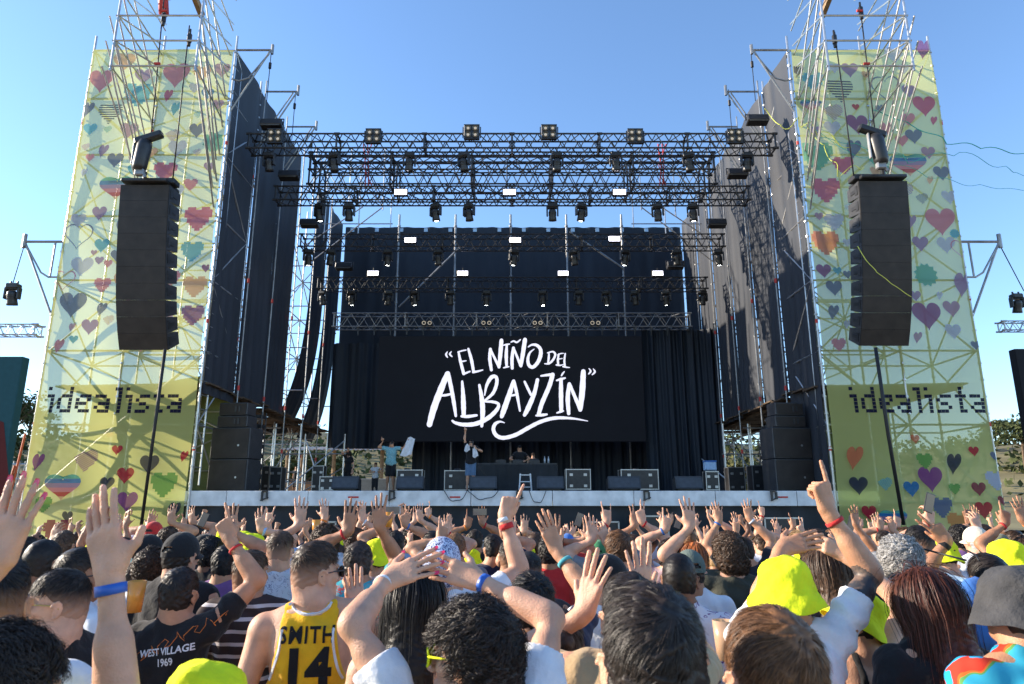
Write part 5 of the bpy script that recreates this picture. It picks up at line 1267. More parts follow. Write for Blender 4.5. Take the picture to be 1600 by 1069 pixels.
streamer([(1195, 170), (1222, 198), (1250, 190), (1280, 210), (1330, 230)], M_STR2, 'yellow streamer tangled on the inner scaffold corner', .12, .014)
streamer([(1270, 200), (1330, 240), (1380, 250), (1460, 280), (1530, 290), (1600, 298)], M_STR1, 'lowest teal streamer trailing out past the banner edge', .06, .009)
streamer([(1340, 385), (1352, 405), (1370, 425), (1395, 445), (1424, 464)], M_STR2, 'thin yellow-green string lying across the right array', .006, .010, 16.6)
streamer([(1262, 200), (1290, 230), (1310, 270), (1350, 262)], M_STR2, 'short yellow streamer caught behind the right cantilever', .1, .012)

# ---- side screens at the picture's edges
for sg, nm, px, Yd in ((-1, 'left', 0, 19.0), (1, 'right', 1600, 22.0)):
    t = thing('side_screen', '%s at the %s edge of the view under a small truss' % (('tall teal side screen' if sg < 0 else 'dark side screen'), nm), 'screen', (0, 0, 0), 0, 'side video screens')
    if sg < 0: a, b = W(36, 557, Yd), W(-150, 800, Yd)
    else: a, b = W(1585, 545, Yd), W(1760, 700, Yd)
    m = MB(); m.box(((a.x + b.x) / 2, Yd + .15, (a.z + b.z) / 2), (abs(b.x - a.x), .3, a.z - b.z), bev=.02)
    m.build('screen_panel', mat('teal_screen', (.008, .035, .045), .6, emit=((.01, .07, .10), .12), spec=.2) if sg < 0 else M_SCR, t)
    if sg < 0:
        m = MB(); c = W(4, 735, Yd); m.add([(W(-20, 650, Yd).x, Yd - .01, W(0, 650, Yd).z), (W(8, 650, Yd).x, Yd - .01, W(0, 660, Yd).z), (W(18, 760, Yd).x, Yd - .01, W(0, 770, Yd).z), (W(-20, 780, Yd).x, Yd - .01, W(0, 780, Yd).z)], [(0, 1, 2, 3)]); m.build('screen_image', mat('screen_red', (.04, .008, .008), .6, emit=((.12, .01, .01), .1), spec=.2), t)
    tt_ = truss(min(a.x, b.x) - .3, max(a.x, b.x) + .3, Yd, a.z + .75, .3, M_STEEL, 'small silver truss above the %s side screen' % nm, group='side screen trusses', r=.02, tube_d=.012)
    p = W(14, 490, Yd) if sg < 0 else W(1594, 500, Yd)
    o = dup(mvl[False], (p.x, p.y, p.z + .9), 'moving head light above the %s side screen' % nm, 0)
    cable([Vector((sg * 15.05, 20, 9.75)), W(12, 470, Yd) if sg < 0 else W(1600, 455, Yd)], .015, 'thin stay line from the %s outer bracket' % nm, group='stay lines')
m = MB(); 
for i in range(4): a = W(8 + i * 9, 755, 24); m.tube((a.x, 24, 0), (a.x, 24, 3.4), .03, 6); m.tube((a.x, 24, .5 + i * .4), (a.x + .6, 24, 1.0 + i * .5), .025, 6)
for z in (1.2, 2.0, 2.8, 3.3): m.tube((W(-5, 755, 24).x, 24, z), (W(50, 755, 24).x, 24, z), .03, 6)
tag(m.build('low_scaffold', M_STEEL, None), 'low scaffold base below the teal side screen on the left', 'scaffolding')
# barrier posts in red and white by the left edge
m = MB(); a = W(22, 700, 19.5); m.tube((a.x, 19.5, 1.0), (a.x + .25, 19.5, 3.9), .03, 6); m.tube((a.x - .2, 19.5, 1.0), (a.x + .1, 19.5, 3.0), .03, 6); tag(m.build('red_pole', mat('orange_red', (.7, .12, .03), .6), None), 'orange-red poles leaning beside the left tower foot', 'pole')

# ================================================================ things on the stage
def on_stage(px, y): return Vector((W(px, 772, y).x, y, SF))
def speaker_stack(sg, nm, px):
    p = on_stage(px, 21.0)
    L = [('subwoofer', .95, 1.25, .82), ('subwoofer', .95, 1.25, .82), ('top speaker', .36, .98, .6), ('top speaker', .40, .92, .55)]; z = SF
    for i, (k, h, wd, d) in enumerate(L):
        t = thing('stage_speaker', '%s black %s from the floor in the %s speaker stack' % (ORD[i], k, nm), 'loudspeaker', (p.x - sg * 0 + (.12 * i * 0), p.y, z), R(8 * sg), 'boxes of the %s speaker stack' % nm)
        m = MB(); m.box((0, d / 2, h / 2), (wd, d, h - .012), bev=.02); m.build('cabinet', M_BOX, t)
        m = MB(); m.box((0, -.012, h / 2), (wd - .07, .02, h - .09), bev=.01); m.build('grille', M_GRILLE, t)
        m = MB()
        if i < 2: m.lathe([(.001, .0), (.030, .0), (.034, -.006)], (.28, -.026, h * .42), 14, 0, Matrix.Rotation(R(90), 3, 'X')); m.build('badge', M_CHROME, t)
        else: m.box((.1, -.03, h / 2), (.06, .02, .16)); m.box((.22, -.03, h / 2), (.06, .02, .16)); m.build('waveguide', M_BLK, t)
        z += h
speaker_stack(-1, 'left', 352); speaker_stack(1, 'right', 1246)
def flight_case(px, y, wd, h, d, label, rz=0, dx=0, name='flight_case'):
    p = on_stage(px, y); t = thing(name, label, 'flight case', p, rz, 'flight cases on the stage')
    m = MB(); m.box((0, 0, h / 2 + .04), (wd - .03, d - .03, h - .05)); m.build('body', M_BLKP, t)
    m = MB(); 
    for a in (-1, 1):
        for b in (-1, 1):
            m.box((a * (wd / 2 - .015), b * (d / 2 - .015), h / 2 + .04), (.024, .024, h)); m.box((0, a * (d / 2 - .015), h / 2 + .04 + b * (h / 2 - .02)), (wd, .025, .026)) ; m.box((a * (wd / 2 - .015), 0, h / 2 + .04 + b * (h / 2 - .02)), (.023, d, .028))
    m.build('metal_edging', M_CHROME, t)
    for a in (-1, 1):
        for b in (.25, .78): m = MB(); m.box((a * wd * .28, -d / 2 - .005, h * b), (.10, .015, .08), bev=.004); m.build('latch', M_CHROME, t)
    m = MB()
    for a in (-1, 1): m.tube((a * wd * .38 - .02, -d * .3, .03), (a * wd * .38 + .02, -d * .3, .03), .035, 10); m.tube((a * wd * .38 - .02, d * .3, .03), (a * wd * .38 + .02, d * .3, .03), .035, 10)
    m.build('castors', M_BLK, t); return t
def wedge(px, y, wd, label):
    p = on_stage(px, y); t = thing('floor_monitor', label, 'loudspeaker', p, 0, 'wedge monitors along the stage front'); h = .42
    v = [(-wd / 2, -.22, .06), (wd / 2, -.22, .06), (wd / 2, .30, .0), (-wd / 2, .30, .0), (-wd / 2, -.08, h), (wd / 2, -.08, h), (wd / 2, .26, h * .8), (-wd / 2, .26, h * .8)]
    m = MB(); m.add(v, [(0, 3, 2, 1), (4, 5, 6, 7), (0, 1, 5, 4), (2, 3, 7, 6), (0, 4, 7, 3), (1, 2, 6, 5)]); m.build('cabinet', M_BOX, t)
    m = MB(); m.add([(-wd / 2 + .04, -.222, .09), (wd / 2 - .04, -.222, .09), (wd / 2 - .04, -.095, h - .04), (-wd / 2 + .04, -.095, h - .04)], [(0, 1, 2, 3)]); m.build('grille', mat('monitor_face', (.05, .055, .065), .55, 0, .2, 8, .2, 200), t)
    m = MB(); m.box((0, .1, .03), (wd * .8, .4, .05)); m.build('feet', M_BLK, t)
for px, wd, l in [(540, .78, 'below the woman in black at left'), (641, .80, 'right of the man in the teal shirt'), (755, .80, 'at the right foot of the singer'), (860, .78, 'just right of the white ladder'), (975, .95, 'before the widest flight case on the right'), (1076, .80, 'right of centre, beside the blue-topped case')]:
    wedge(px, 20.75, wd, 'dark wedge monitor ' + l)
flight_case(641, 21.8, .80, .62, .6, 'silver-edged flight case behind the monitor right of the teal-shirted man'); flight_case(718, 22.6, .95, .64, .6, 'flight case standing right behind the singer')
flight_case(903, 21.4, .76, .62, .5, 'flight case between the white ladder and the wide case'); flight_case(998, 21.6, 1.15, .62, .6, 'widest flight case, right of the DJ table')
flight_case(1112, 22.3, .42, .60, .4, 'narrow case with a blue box on top at right'); flight_case(1190, 23.5, .72, .85, .6, 'tall flight case beside the right speaker stack'); flight_case(512, 22.5, .48, .45, .4, 'low case left of the woman in black')
flight_case(432, 23.5, .40, .80, .5, 'dark case under the left wing, right one of a pair'); flight_case(412, 23.7, .45, .85, .5, 'dark case under the left wing, left one of a pair'); flight_case(1150, 25.5, .6, .9, .5, 'dark case standing far back under the right wing')
flight_case(497, 24.5, .4, .9, .4, 'grey topped case at the left stage side')
p = on_stage(1112, 22.3); t = thing('blue_box', 'bright blue plastic box on the narrow case', 'box', (p.x, p.y, SF + .66)); m = MB(); m.box((0, 0, .14), (.36, .3, .28), bev=.03); m.build('body', cloth('sky'), t); m = MB(); m.box((0, 0, .29), (.38, .32, .04), bev=.01); m.build('lid', cloth('blue'), t)
# DJ table
p = on_stage(808, 24.0); t = thing('dj_table', 'long black cloth-covered DJ table at centre stage', 'table', p)
m = MB(); m.box((0, 0, .95), (2.7, .8, .06), bev=.01); m.build('tabletop', M_BLK, t)
m = MB(); wavy(m, -1.36, 1.36, -.42, .0, .93, .03, 60, 40, seed=3); m.grid(lambda u, v: (1.37, -.42 + .84 * u, .93 * v), 4, 2); m.grid(lambda u, v: (-1.37, -.42 + .84 * u, .93 * v), 4, 2); m.build('tablecloth', M_SKIRT, t, True)
for i, (dx, wd, l) in enumerate([(-.55, .35, 'left DJ player on the table'), (.02, .36, 'DJ mixer between the two players'), (.6, .35, 'right DJ player on the table')]):
    m = MB(); m.box((0, 0, .06), (wd, .4, .12), bev=.015); m.lathe([(.12, .0), (.12, .015), (.001, .018)], (0, -.02, .12), 20); m.box((0, .14, .135), (wd * .5, .08, .03)); tag(m.build('dj_player', M_BLKP, None, False, (p.x + dx, p.y, SF + .98)), l, 'DJ deck')
for i, dx in enumerate((.95, 1.08)):
    m = MB(); m.lathe([(.001, 0), (.032, 0), (.032, .16), (.012, .21), (.012, .25), (.001, .25)], (0, 0, 0), 12); tag(m.build('water_bottle', mat('clear_plastic', (.5, .55, .6), .2), None, True, (p.x + dx, p.y, SF + .98)), '%s water bottle on the right end of the DJ table' % ('left', 'right')[i], 'bottle', 'water bottles')
# white ladder
p = on_stage(821, 21.2); m = MB()
for sg in (-1, 1): m.tube((sg * .19, 0, 0), (sg * .15, .08, .52), .022, 8); m.tube((sg * .19, .34, 0), (sg * .15, .12, .48), .02, 8)
for z in (.12, .28, .48): m.box((0, .02 + z * .12, z), (.36, .09, .028), bev=.005)
tag(m.build('step_ladder', mat('white_paint', (.75, .75, .75), .5), None, False, p), 'small white step ladder in front of the DJ table', 'ladder')
# floor fans / standing beam lights
for i, (px, y) in enumerate([(635, 25), (893, 25), (995, 25), (714, 25)]):
    p = on_stage(px, y); m = MB(); m.box((0, 0, .06), (.4, .3, .12), bev=.02); m.box((-.2, 0, .3), (.05, .14, .4), bev=.015); m.box((.2, 0, .3), (.05, .14, .4), bev=.015); m.lathe([(.001, -.2), (.12, -.19), (.14, 0), (.15, .3), (.10, .42), (.001, .43)], (0, 0, .45), 16); tag(m.build('floor_light', M_BLKP, None, True, (p.x, p.y, SF)), ['upright black light behind the teal-shirted man', 'upright black light right of the DJ', 'upright black light behind the widest flight case', 'upright black light behind the singer'][i], 'stage light', 'upright lights on the stage floor')
# microphone stand and side rack
p = on_stage(775, 21.1); m = MB(); m.path([(0, 0, .03), (-.25, 0, .4), (-.55, 0, .72)], .016, 6); m.lathe([(.16, 0), (.16, .02), (.01, .03)], (0, 0, 0), 14); tag(m.build('microphone_stand', M_CABLE, None, False, p), 'low black microphone stand right of the singer', 'stand')
for i, (px, h) in enumerate([(382, 2.3), (393, 2.6), (1212, 2.2), (1205, 1.7)]):
    p = on_stage(px, 22.6 + i * .3); m = MB()
    for a in (-.2, .2):
        for b in (-.2, .2): m.tube((a, b, 0), (a, b, h), .02, 6)
    for z in np.arange(.2, h, .32): m.box((0, 0, z), (.42, .42, .12), bev=.01)
    tag(m.build('equipment_rack', M_BLK, None, False, p), ['shorter black rack beside the left speaker stack', 'taller black rack beside the left speaker stack', 'taller black rack beside the right speaker stack', 'shorter black rack beside the right speaker stack'][i], 'rack', 'equipment racks')
# crowd barrier
for i in range(14):
    x = -11.7 + i * 1.8; t = thing('crowd_barrier', '%s steel barrier section from the left below the stage' % ORD[i], 'barrier', (x, 17.8, GZ), 0, 'steel barrier in front of the stage')
    m = MB(); m.path([(-.86, 0, 0), (-.86, 0, 1.16), (-.80, 0, 1.22), (.80, 0, 1.22), (.86, 0, 1.16), (.86, 0, 0)], .024, 8); m.tube((-.86, 0, .2), (.86, 0, .2), .02); m.build('frame', M_STEEL, t)
    m = MB(); m.box((0, .02, .70), (1.66, .01, .95)); m.build('panel', M_STEELD, t); m = MB(); m.box((0, -.25, .02), (1.7, .5, .03)); m.tube((-.6, .5, .02), (-.6, .03, .9), .02); m.tube((.6, .5, .02), (.6, .03, .9), .02); m.build('foot_plate', M_STEELD, t)
# boxes under the stage seen over the heads
for i, (px, wd, h) in enumerate([(1010, 1.0, .65), (940, .8, .5), (1215, 1.0, .6), (505, .9, .5)]):
    x = W(px, 800, 19.4).x; t = thing('subwoofer_case', ['dark metal-edged box before the stage skirt, right of centre', 'dark metal-edged box before the skirt, left of the larger one', 'dark metal-edged box before the skirt at far right', 'dark metal-edged box before the skirt at left'][i], 'box', (x, 19.3, GZ), 0, 'boxes standing before the stage skirt')
    H_ = 1.15 + h; m = MB(); m.box((0, 0, H_ / 2), (wd, .5, H_)); m.build('body', M_BLKP, t); m = MB(); m.box((0, -.26, H_), (wd + .02, .04, .04)); m.box((-wd / 2, -.26, H_ / 2), (.04, .04, H_)); m.box((wd / 2, -.26, H_ / 2), (.04, .04, H_)); m.build('metal_edging', M_CHROME, t)
# shed seen under the left wing
t = thing('open_shed', 'open shed with pale tin roof behind the left of the stage', 'shed', (-9.6, 45, 0), 0)
m = MB(); 
for a in (-4.4, -1.5, 1.5, 4.4):
    for b in (-1.5, 1.5): m.tube((a, b, GZ), (a, b, 5.3), .12, 8)
m.build('posts', M_WOOD, t); m = MB(); m.grid(lambda u, v: (-4.8 + 9.6 * u, -2 + 4 * v, 5.3 + .5 * v + .04 * math.sin(u * 200)), 120, 2); m.build('roof', mat('pale_tin', (.55, .42, .32), .6), t)
m = MB(); m.box((0, 3.2, 1.7), (16, .3, 3.6)); m.build('wall', mat('earth_wall', (.30, .17, .09), .9), t)
t = thing('white_container', 'low white container standing behind the left stage side', 'container', (-7.9, 40, 0)); m = MB(); m.box((0, 0, 1.7), (3.0, 1.6, 3.4), bev=.03); m.build('body', mat('white_panel', (.34, .33, .30), .6), t); m = MB(); m.box((.6, -.82, 1.5), (.9, .03, 2.6)); m.build('door', M_STEELD, t)

# ================================================================ the crowd
M_STRIPE = striped('striped_knit', (.05, .035, .035), (.55, .5, .5), 5.2, .80)
M_PATT = patterned('bandana_print', [(0, (.55, .6, .75)), (.47, (.02, .03, .14)), (.56, (.6, .65, .8))], 42)
M_HAW = patterned('hawaiian_print', [(0, (.02, .30, .52)), (.44, (.55, .04, .02)), (.51, (.62, .12, .02)), (.535, (.10, .28, .08)), (.56, (.04, .36, .50))], 5.0, dist=.3)
M_AQUA = patterned('aqua_print', [(0, (.20, .42, .45)), (.5, (.10, .25, .30)), (.60, (.35, .50, .48))], 22)
M_TIE = patterned('speckled_white', [(0, (.6, .6, .64)), (.56, (.28, .27, .33)), (.62, (.62, .6, .64))], 26)
M_HATD = mat('faded_black_canvas', (.045, .044, .046), .9, 0, .3, 12, .5, 90)
M_OLIVEH = mat('washed_green_canvas', (.10, .13, .11), .9, 0, .3, 12, .5, 90)
YB = ('bucket', 'yellow')
UP = {'n': (0, -1, 0)}
# ---- nearest row
person(-8, 1105, 1.35, 'woman at the bottom left corner, dark curls, both hands with pink nails high', sex='f', skin='fair', hair=('curly', 'dark'), top=('tee', 'yellow'), yaw=-25,
       arms={'L': (22, 815, .25, 'open', {'d': (.15, .05, 1), 'n': (.05, -1, .1), 'spread': .8, 'h': (-1, 0, -.3)}), 'R': (162, 832, .22, 'open', {'d': (-.30, 0, 1), 'n': (-.2, -1, 0), 'spread': .35, 'h': (.1, .5, -.6)})},
       bands=[('R', .03, mat('blue_band', (.02, .10, .42), .4), .022)], nails=('L', 'R'), X=1)
person(-12, 935, 2.0, 'man at the left edge, black hair with clipped sides, plain white t-shirt', hair=('fade', 'black'), skin='mid', yaw=22, hy=6)
person(90, 945, 2.81, 'man in profile looking left, gold-rimmed sunglasses and black polo', hair=('fade', 'dark'), skin='fair', yaw=62, hy=50, top=('tee', 'black'), glasses='gold')
person(68, 880, 3.88, 'man with dark cropped hair right behind the profile man', hair=('buzz', 'dark'), skin='brown', yaw=-10, top=('tee', 'grey'))
person(124, 902, 3.44, 'man in white t-shirt looking right, dark hair clipped at the ear', hair=('fade', 'dark'), skin='tan', yaw=-20, hy=-35, glasses='black')
o, B, J, sh = person(281, 928, 3.5, 'man in black t-shirt lettered WEST VILLAGE 1969, arm up pointing', hair=('short', 'dark'), skin='mid', yaw=-8, top=('tee', 'black'), arms={'R': (350, 818, .15, 'point', {'d': (-.45, .1, .9), 'n': (.1, -1, .2), 'h': (1, .2, -.2)})}, bands=[('R', .06, 'red', .012)])
s = o['_s']; MW = cloth('white')
project(text_mesh('WEST VILLAGE', .042, .001, .88), sh, (0.035 * s, 1.375 * s), MW, o, 'shirt_print', .14); project(text_mesh('1969', .045, .001, .9), sh, (0.042 * s, 1.33 * s), MW, o, 'shirt_print', .14)
def script_line(host, o, pts, c, r, mt, s):
    bt = BVHTree.FromPolygons([v.co[:] for v in host.data.vertices], [p.vertices[:] for p in host.data.polygons]); q = []
    for x, z in pts:
        h = bt.ray_cast(Vector((c[0] + x, -1, c[1] + z)), Vector((0, 1, 0))); q.append(h[0] + Vector((0, -.001, 0)) if h[0] else Vector((c[0] + x, -.12, c[1] + z)))
    m = MB(); m.path(q, r, 4); m.build('shirt_print', mt, o)
MO = cloth('orange')
script_line(sh, o, [(-.19 + .012 * i + .012 * math.sin(i * 2.1), -.05 + .006 * i + .025 * math.sin(i * 1.35)) for i in range(36)], (.03, 1.36 * s), .0016, MO, s)
person(284, 868, 4.19, 'broad man in black t-shirt and backwards black cap', hair=('short', 'dark'), hat=('capb', 'black'), skin='fair', top=('tee', 'black'), fat=1.18, yaw=-15, H=1.85)
person(237, 892, 4.38, 'person with dark brown curls in white, left of the backwards cap', hair=('curly', 'brown'), top=('tee', 'white'))
person(212, 905, 5.0, 'man in grey t-shirt half hidden behind the curly head', hair=('short', 'brown'), top=('tee', 'grey'), skin='tan')
person(232, 862, 5.5, 'person in black cap glancing right, beneath the red cap', hair=('short', 'black'), hat=('cap', 'black'), skin='mid', yaw=-30, hy=-40, top=('tee', 'cream'))
person(240, 834, 7.88, 'person in a red cap with both arms up near the left banner', hair=('short', 'dark'), hat=('cap', 'red'), top=('tee', 'white'), arms={'L': (237, 812, .1, 'open'), 'R': (268, 803, .1, 'open')})
person(322, 1118, 1.75, 'person seen only as a big yellow bucket hat at the lower left', hair=('short', 'dark'), hat=YB, top=('tee', 'grey'))
o, B, J, sh = person(494, 896, 3.2, 'man in yellow basketball jersey lettered SMITH 14, black sunglasses', hair=('fade', 'brown'), skin='fair', yaw=6, hy=-52, top=('tank', 'jersey'), glasses='black', fat=1.04,
       arms={'R': (553, 925, .12, 'open', {'d': (-.1, .1, 1), 'n': (.6, -.8, 0), 'spread': .5, 'h': (1, -.1, -.9)})})
s = o['_s']; MK = cloth('black')
project(text_mesh('SMITH', .092, .0020, .80, 1.14), sh, (0, 1.388 * s), MK, o, 'jersey_name'); project(text_mesh('14', .205, .009, .95, 1.05), sh, (0.005, 1.268 * s), MK, o, 'jersey_number')
script_line(sh, o, [(.082 * math.cos(a), .0 + .045 * math.sin(a)) for a in np.linspace(math.pi, 2 * math.pi, 20)], (0, 1.500 * s), .007, MW, s)
for sg in (-1, 1): script_line(sh, o, [(sg * (.104 + .044 * t ** 2), .0 - .20 * t) for t in np.linspace(0, 1, 12)], (0, 1.41 * s), .007, MW, s)
o, B, J, sh = person(736, 1028, 1.92, 'woman with brown curls and yellow sunglasses, hands with red nails meeting overhead', sex='f', hair=('mop', 'dark'), skin='fair', yaw=12, hy=64, top=('tee', 'white'), glasses='yellow', loose=1.25,
       arms={'L': (645, 890, .30, 'open', {'d': (.9, .15, .38), 'n': (-.25, -.85, .45), 'h': (-.6, -.3, .5), 'spread': .6}), 'R': (706, 893, .34, 'open', {'d': (-.92, .1, .30), 'n': (.1, -.9, .4), 'h': (.8, .5, .7), 'spread': .6})},
       bands=[('R', .02, mat('blue_band', (.02, .10, .42), .4), .02), ('L', .02, cloth('white'), .012)], nails=('L', 'R'))
person(1020, 1030, 1.3, 'man with thick dark hair, the largest head, bottom just right of centre', hair=('short', 'dark'), skin='fair', top=('tee', 'white'), nstr=16000)
person(1208, 1062, 1.4, 'man with reddish brown hair at the bottom, next to the largest dark head', hair=('short', 'chestnut'), skin='fair', top=('tee', 'blue'), hy=8, nstr=16000)
o, B, J, sh = person(1226, 925, 2.75, 'person in large yellow bucket hat and white t-shirt, tattooed right arm pointing up', hair=('short', 'dark'), hat=YB, skin='mid', top=('tee', 'white'), yaw=4, fat=1.05, H=None,
       arms={'R': (1283, 762, .12, 'point', {'d': (-.16, 0, 1), 'n': (.35, -.95, 0), 'h': (1, .2, .0)}), 'L': (1256, 836, .42, 'open', {'d': (.95, .1, .25), 'n': (0, -.8, .6), 'spread': .3, 'h': (.3, 1, -.4)})}, bands=[('R', .045, 'red', .016)])
# tattoo sleeve: part of the skin, given by material
o.data.materials.append(tattoo_mat())
sh_, el_ = J['R']['sh'], J['R']['el']; co = np.empty(len(o.data.vertices) * 3, np.float32); o.data.vertices.foreach_get('co', co); co = co.reshape(-1, 3)
u_ = unit(el_ - sh_); tpar = (co - sh_) @ u_ / np.linalg.norm(el_ - sh_); rad = np.linalg.norm(co - sh_ - ((co - sh_) @ u_)[:, None] * u_, axis=1); fl_ = (tpar > .30) & (tpar < .93) & (rad < .075)
for p in o.data.polygons:
    if all(fl_[v] for v in p.vertices): p.material_index = 1
person(1338, 968, 3.05, 'woman in black strap top whose yellow bucket hat tips sideways, pale arm raised', sex='f', hair=('short', 'dark'), hat=YB, skin='fair', hr=38, yaw=10, top=('cami', 'black'), arms={'R': (1290, 852, .30, 'relax', {'h': (1, .2, .6), 'd': (-.8, .1, .5)})})
person(1445, 945, 2.7, 'woman with long auburn hair over a black t-shirt', sex='f', hair=('long', 'auburn'), skin='fair', top=('tee', 'black'), yaw=10, hy=8, nstr=9000)
o, B, J, sh = person(1586, 950, 2.35, 'man in charcoal bucket hat and bright palm-print holiday shirt at right', hair=('short', 'dark'), hat=('bucket', M_HATD), skin='mid', top=('tee', 'teal'), topmat=M_HAW, loose=1.4, yaw=14, fat=1.08)
s = o['_s']
def palm_bm(r, seed):
    rng = random.Random(seed); bm = bmesh.new()
    for k in range(9):
        a = 2 * math.pi * k / 9 + rng.uniform(-.15, .15); L = r * rng.uniform(.8, 1.1); prev = None
        for i in range(7):
            t = i / 6; x = math.cos(a) * L * t; y = math.sin(a) * L * t - .25 * r * t * t; wd_ = r * .11 * (1 - t) * (1 if i % 2 else 1.9) + .001; nx, ny = -math.sin(a), math.cos(a)
            cur = (bm.verts.new((x + nx * wd_, y + ny * wd_, 0)), bm.verts.new((x - nx * wd_, y - ny * wd_, 0)))
            if prev: bm.faces.new((prev[0], cur[0], cur[1], prev[1]))
            prev = cur
    return bm
for i, (x, z, r) in enumerate([(-.05, 1.42, .05), (.09, 1.41, .055), (.03, 1.34, .075), (-.12, 1.29, .06), (.08, 1.20, .07), (-.06, 1.15, .065), (.15, 1.33, .05)]): project(palm_bm(r, i), sh, (x * s, z * s), MK, o, 'palm_print', 0, .003 + .0008 * i)
person(1580, 1060, 1.2, None, hair=('short', 'dark'), skin='tan', top=('tee', 'white'), desc='') if False else None
# ---- second row
person(648, 945, 2.6, 'woman with long straight dark hair, bare back and orange straps', sex='f', hair=('long', 'black'), skin='fair', top=None, straps=('orange', [(-.075, 1.45, -.11, 1.08), (.075, 1.45, .10, 1.08), (-.13, 1.16, .13, 1.16)]), yaw=-5, nstr=9000)
person(690, 885, 3.6, 'person in blue and white patterned headscarf, pointing right arm with white and red bands', hair=(None, 'dark'), hat=('scarf', M_PATT), skin='fair', top=('tee', 'white'), arms={'R': (797, 782, .2, 'point', {'d': (.35, 0, .9), 'n': (-.1, -1, 0), 'h': (.6, .2, -.8)})}, bands=[('R', .01, 'white', .02), ('R', .045, 'red', .03)])
person(796, 872, 5.5, 'man with clipped dark hair in black tee, centre, above the two dark heads', hair=('fade', 'dark'), skin='tan', top=('tee', 'black'))
person(826, 898, 4.25, 'man with short dark hair right of the raised blue wristband', hair=('fade', 'black'), skin='mid', top=('tee', 'dark'))
person(832, 945, 3.06, 'man with dark wavy hair in navy t-shirt, right arm bent up with teal band', hair=('mid', 'black'), skin='mid', top=('tee', 'navy'), arms={'R': (858, 832, .35, 'open', {'d': (-.35, .1, .9), 'n': (.4, -.9, 0), 'spread': .5, 'h': (1, .3, -.2)})}, bands=[('R', .07, 'teal', .018)])
person(952, 905, 3.75, 'man in black cap looking right with sunglasses, white t-shirt with dark strap', hair=('short', 'dark'), hat=('cap', 'black'), skin='fair', top=('tee', 'white'), yaw=-12, hy=-60, glasses='black', straps=None, arms={'R': (985, 922, .2, 'relax'), })
person(985, 965, 2.2, 'person in tan shirt behind the largest head, both palms raised to clap', hair=('short', 'dark'), skin='fair', top=('tee', 'tan'), arms={'L': (925, 915, .2, 'open', {'d': (.3, 0, 1), 'n': (-.7, -.7, 0), 'h': (-1, -.1, -.8)}), 'R': (1000, 895, .35, 'open', {'d': (0, 0, 1), 'n': (.4, -.9, 0), 'h': (1, .2, -.8)})})
person(872, 1010, 2.5, 'woman in black strap top low between the curly woman and the largest head', sex='f', hair=('bun', 'dark'), skin='tan', top=('cami', 'black'))
person(1062, 905, 3.5, 'man with clipped dark hair and white tee printed purple, left of the yellow hat', hair=('buzz', 'dark'), skin='brown', top=('tee', 'white'), yaw=-18, topmat=patterned('purple_print_tee', [(0, (.66, .67, .72)), (.56, (.14, .04, .18)), (.60, (.64, .65, .72))], 9))
person(1078, 892, 4.38, 'person in faded grey-green cap behind the printed white tee', hair=('short', 'dark'), hat=('capb', M_OLIVEH), skin='tan', top=('tee', 'white'))
person(1140, 868, 4.88, 'man with brown curls in olive t-shirt, left arm stretched up', hair=('mop', 'brown'), skin='fair', top=('tee', 'olive'), yaw=0, hy=15, arms={'L': (1076, 802, .1, 'open', {'h': (-.6, .2, .5)})})
person(1086, 872, 6.0, 'woman with long ginger hair near the brown-curled man', sex='f', hair=('long', 'ginger'), skin='fair', top=('tee', 'cream'))
person(1290, 895, 3.62, 'woman with long greying hair behind the tattooed arm', sex='f', hair=('long', 'brown'), skin='mid', top=('tee', 'dark'))
person(1278, 862, 4.75, 'person with brown hair turned right beneath the raised flat hand', hair=('mid', 'brown'), skin='fair', top=('tee', 'grey'), yaw=-20, hy=-40)
person(1407, 882, 3.69, 'man with grey curls and black t-shirt', hair=('curly', 'grey'), skin='fair', top=('tee', 'black'), yaw=-5)
person(1372, 895, 4.25, 'man with short grey beard and hair left of the grey curls', hair=('thin', 'grey'), skin='fair', top=('tee', 'dark'), hy=-20)
person(1436, 842, 4.88, 'tall bare-backed man with dark crop and black strap', H=None, hair=('fade', 'black'), skin='mid', top=None, fat=1.08, straps=('black', [(.02, 1.44, .08, 1.05)]))
person(1574, 880, 4.12, 'person in yellow bucket hat near the right edge, left arm bent up with black watch', hair=('short', 'dark'), hat=YB, skin='tan', top=('tee', 'sky'), arms={'L': (1462, 825, .15, 'two', {'d': (-.6, .1, .8), 'h': (-.2, -.2, -1)})}, bands=[('L', .03, 'black', .028)])
t = thing('backpack', 'blue drawstring backpack with red shape on the back right of the auburn hair', 'backpack', tuple(W(1530, 945, 3.45)))
m = MB(); m.lathe([(.001, -.2), (.10, -.19), (.145, -.12), (.15, 0), (.13, .12), (.07, .19), (.03, .2), (.001, .21)], (0, 0, -.04), 24, 0, Matrix.Diagonal((.75, .4, .8))); m.build('bag', cloth('blue'), t, True)
m = MB(); m.lathe([(.001, -.12), (.05, -.11), (.075, -.03), (.06, .06), (.001, .10)], (.05, -.035, -.01), 16, 0, Matrix.Diagonal((1, .5, 1))); m.build('red_print', cloth('red'), t, True)
m = MB(); m.path([(-.03, .0, .2), (-.08, .08, .22), (-.11, .2, .24)], .005, 5); m.path([(.03, .0, .2), (.07, .08, .22), (.09, .2, .24)], .005, 5); m.build('cord', M_CABLE, t, True)
person(1545, 905, 3.75, 'woman in dark top carrying the blue backpack', sex='f', hair=('bun', 'dark'), skin='mid', top=('cami', 'navy'))
person(438, 862, 4.88, 'man with light brown crop in speckled white t-shirt', hair=('fade', 'brown'), skin='fair', top=('tee', 'white'), topmat=M_TIE, loose=1.5)
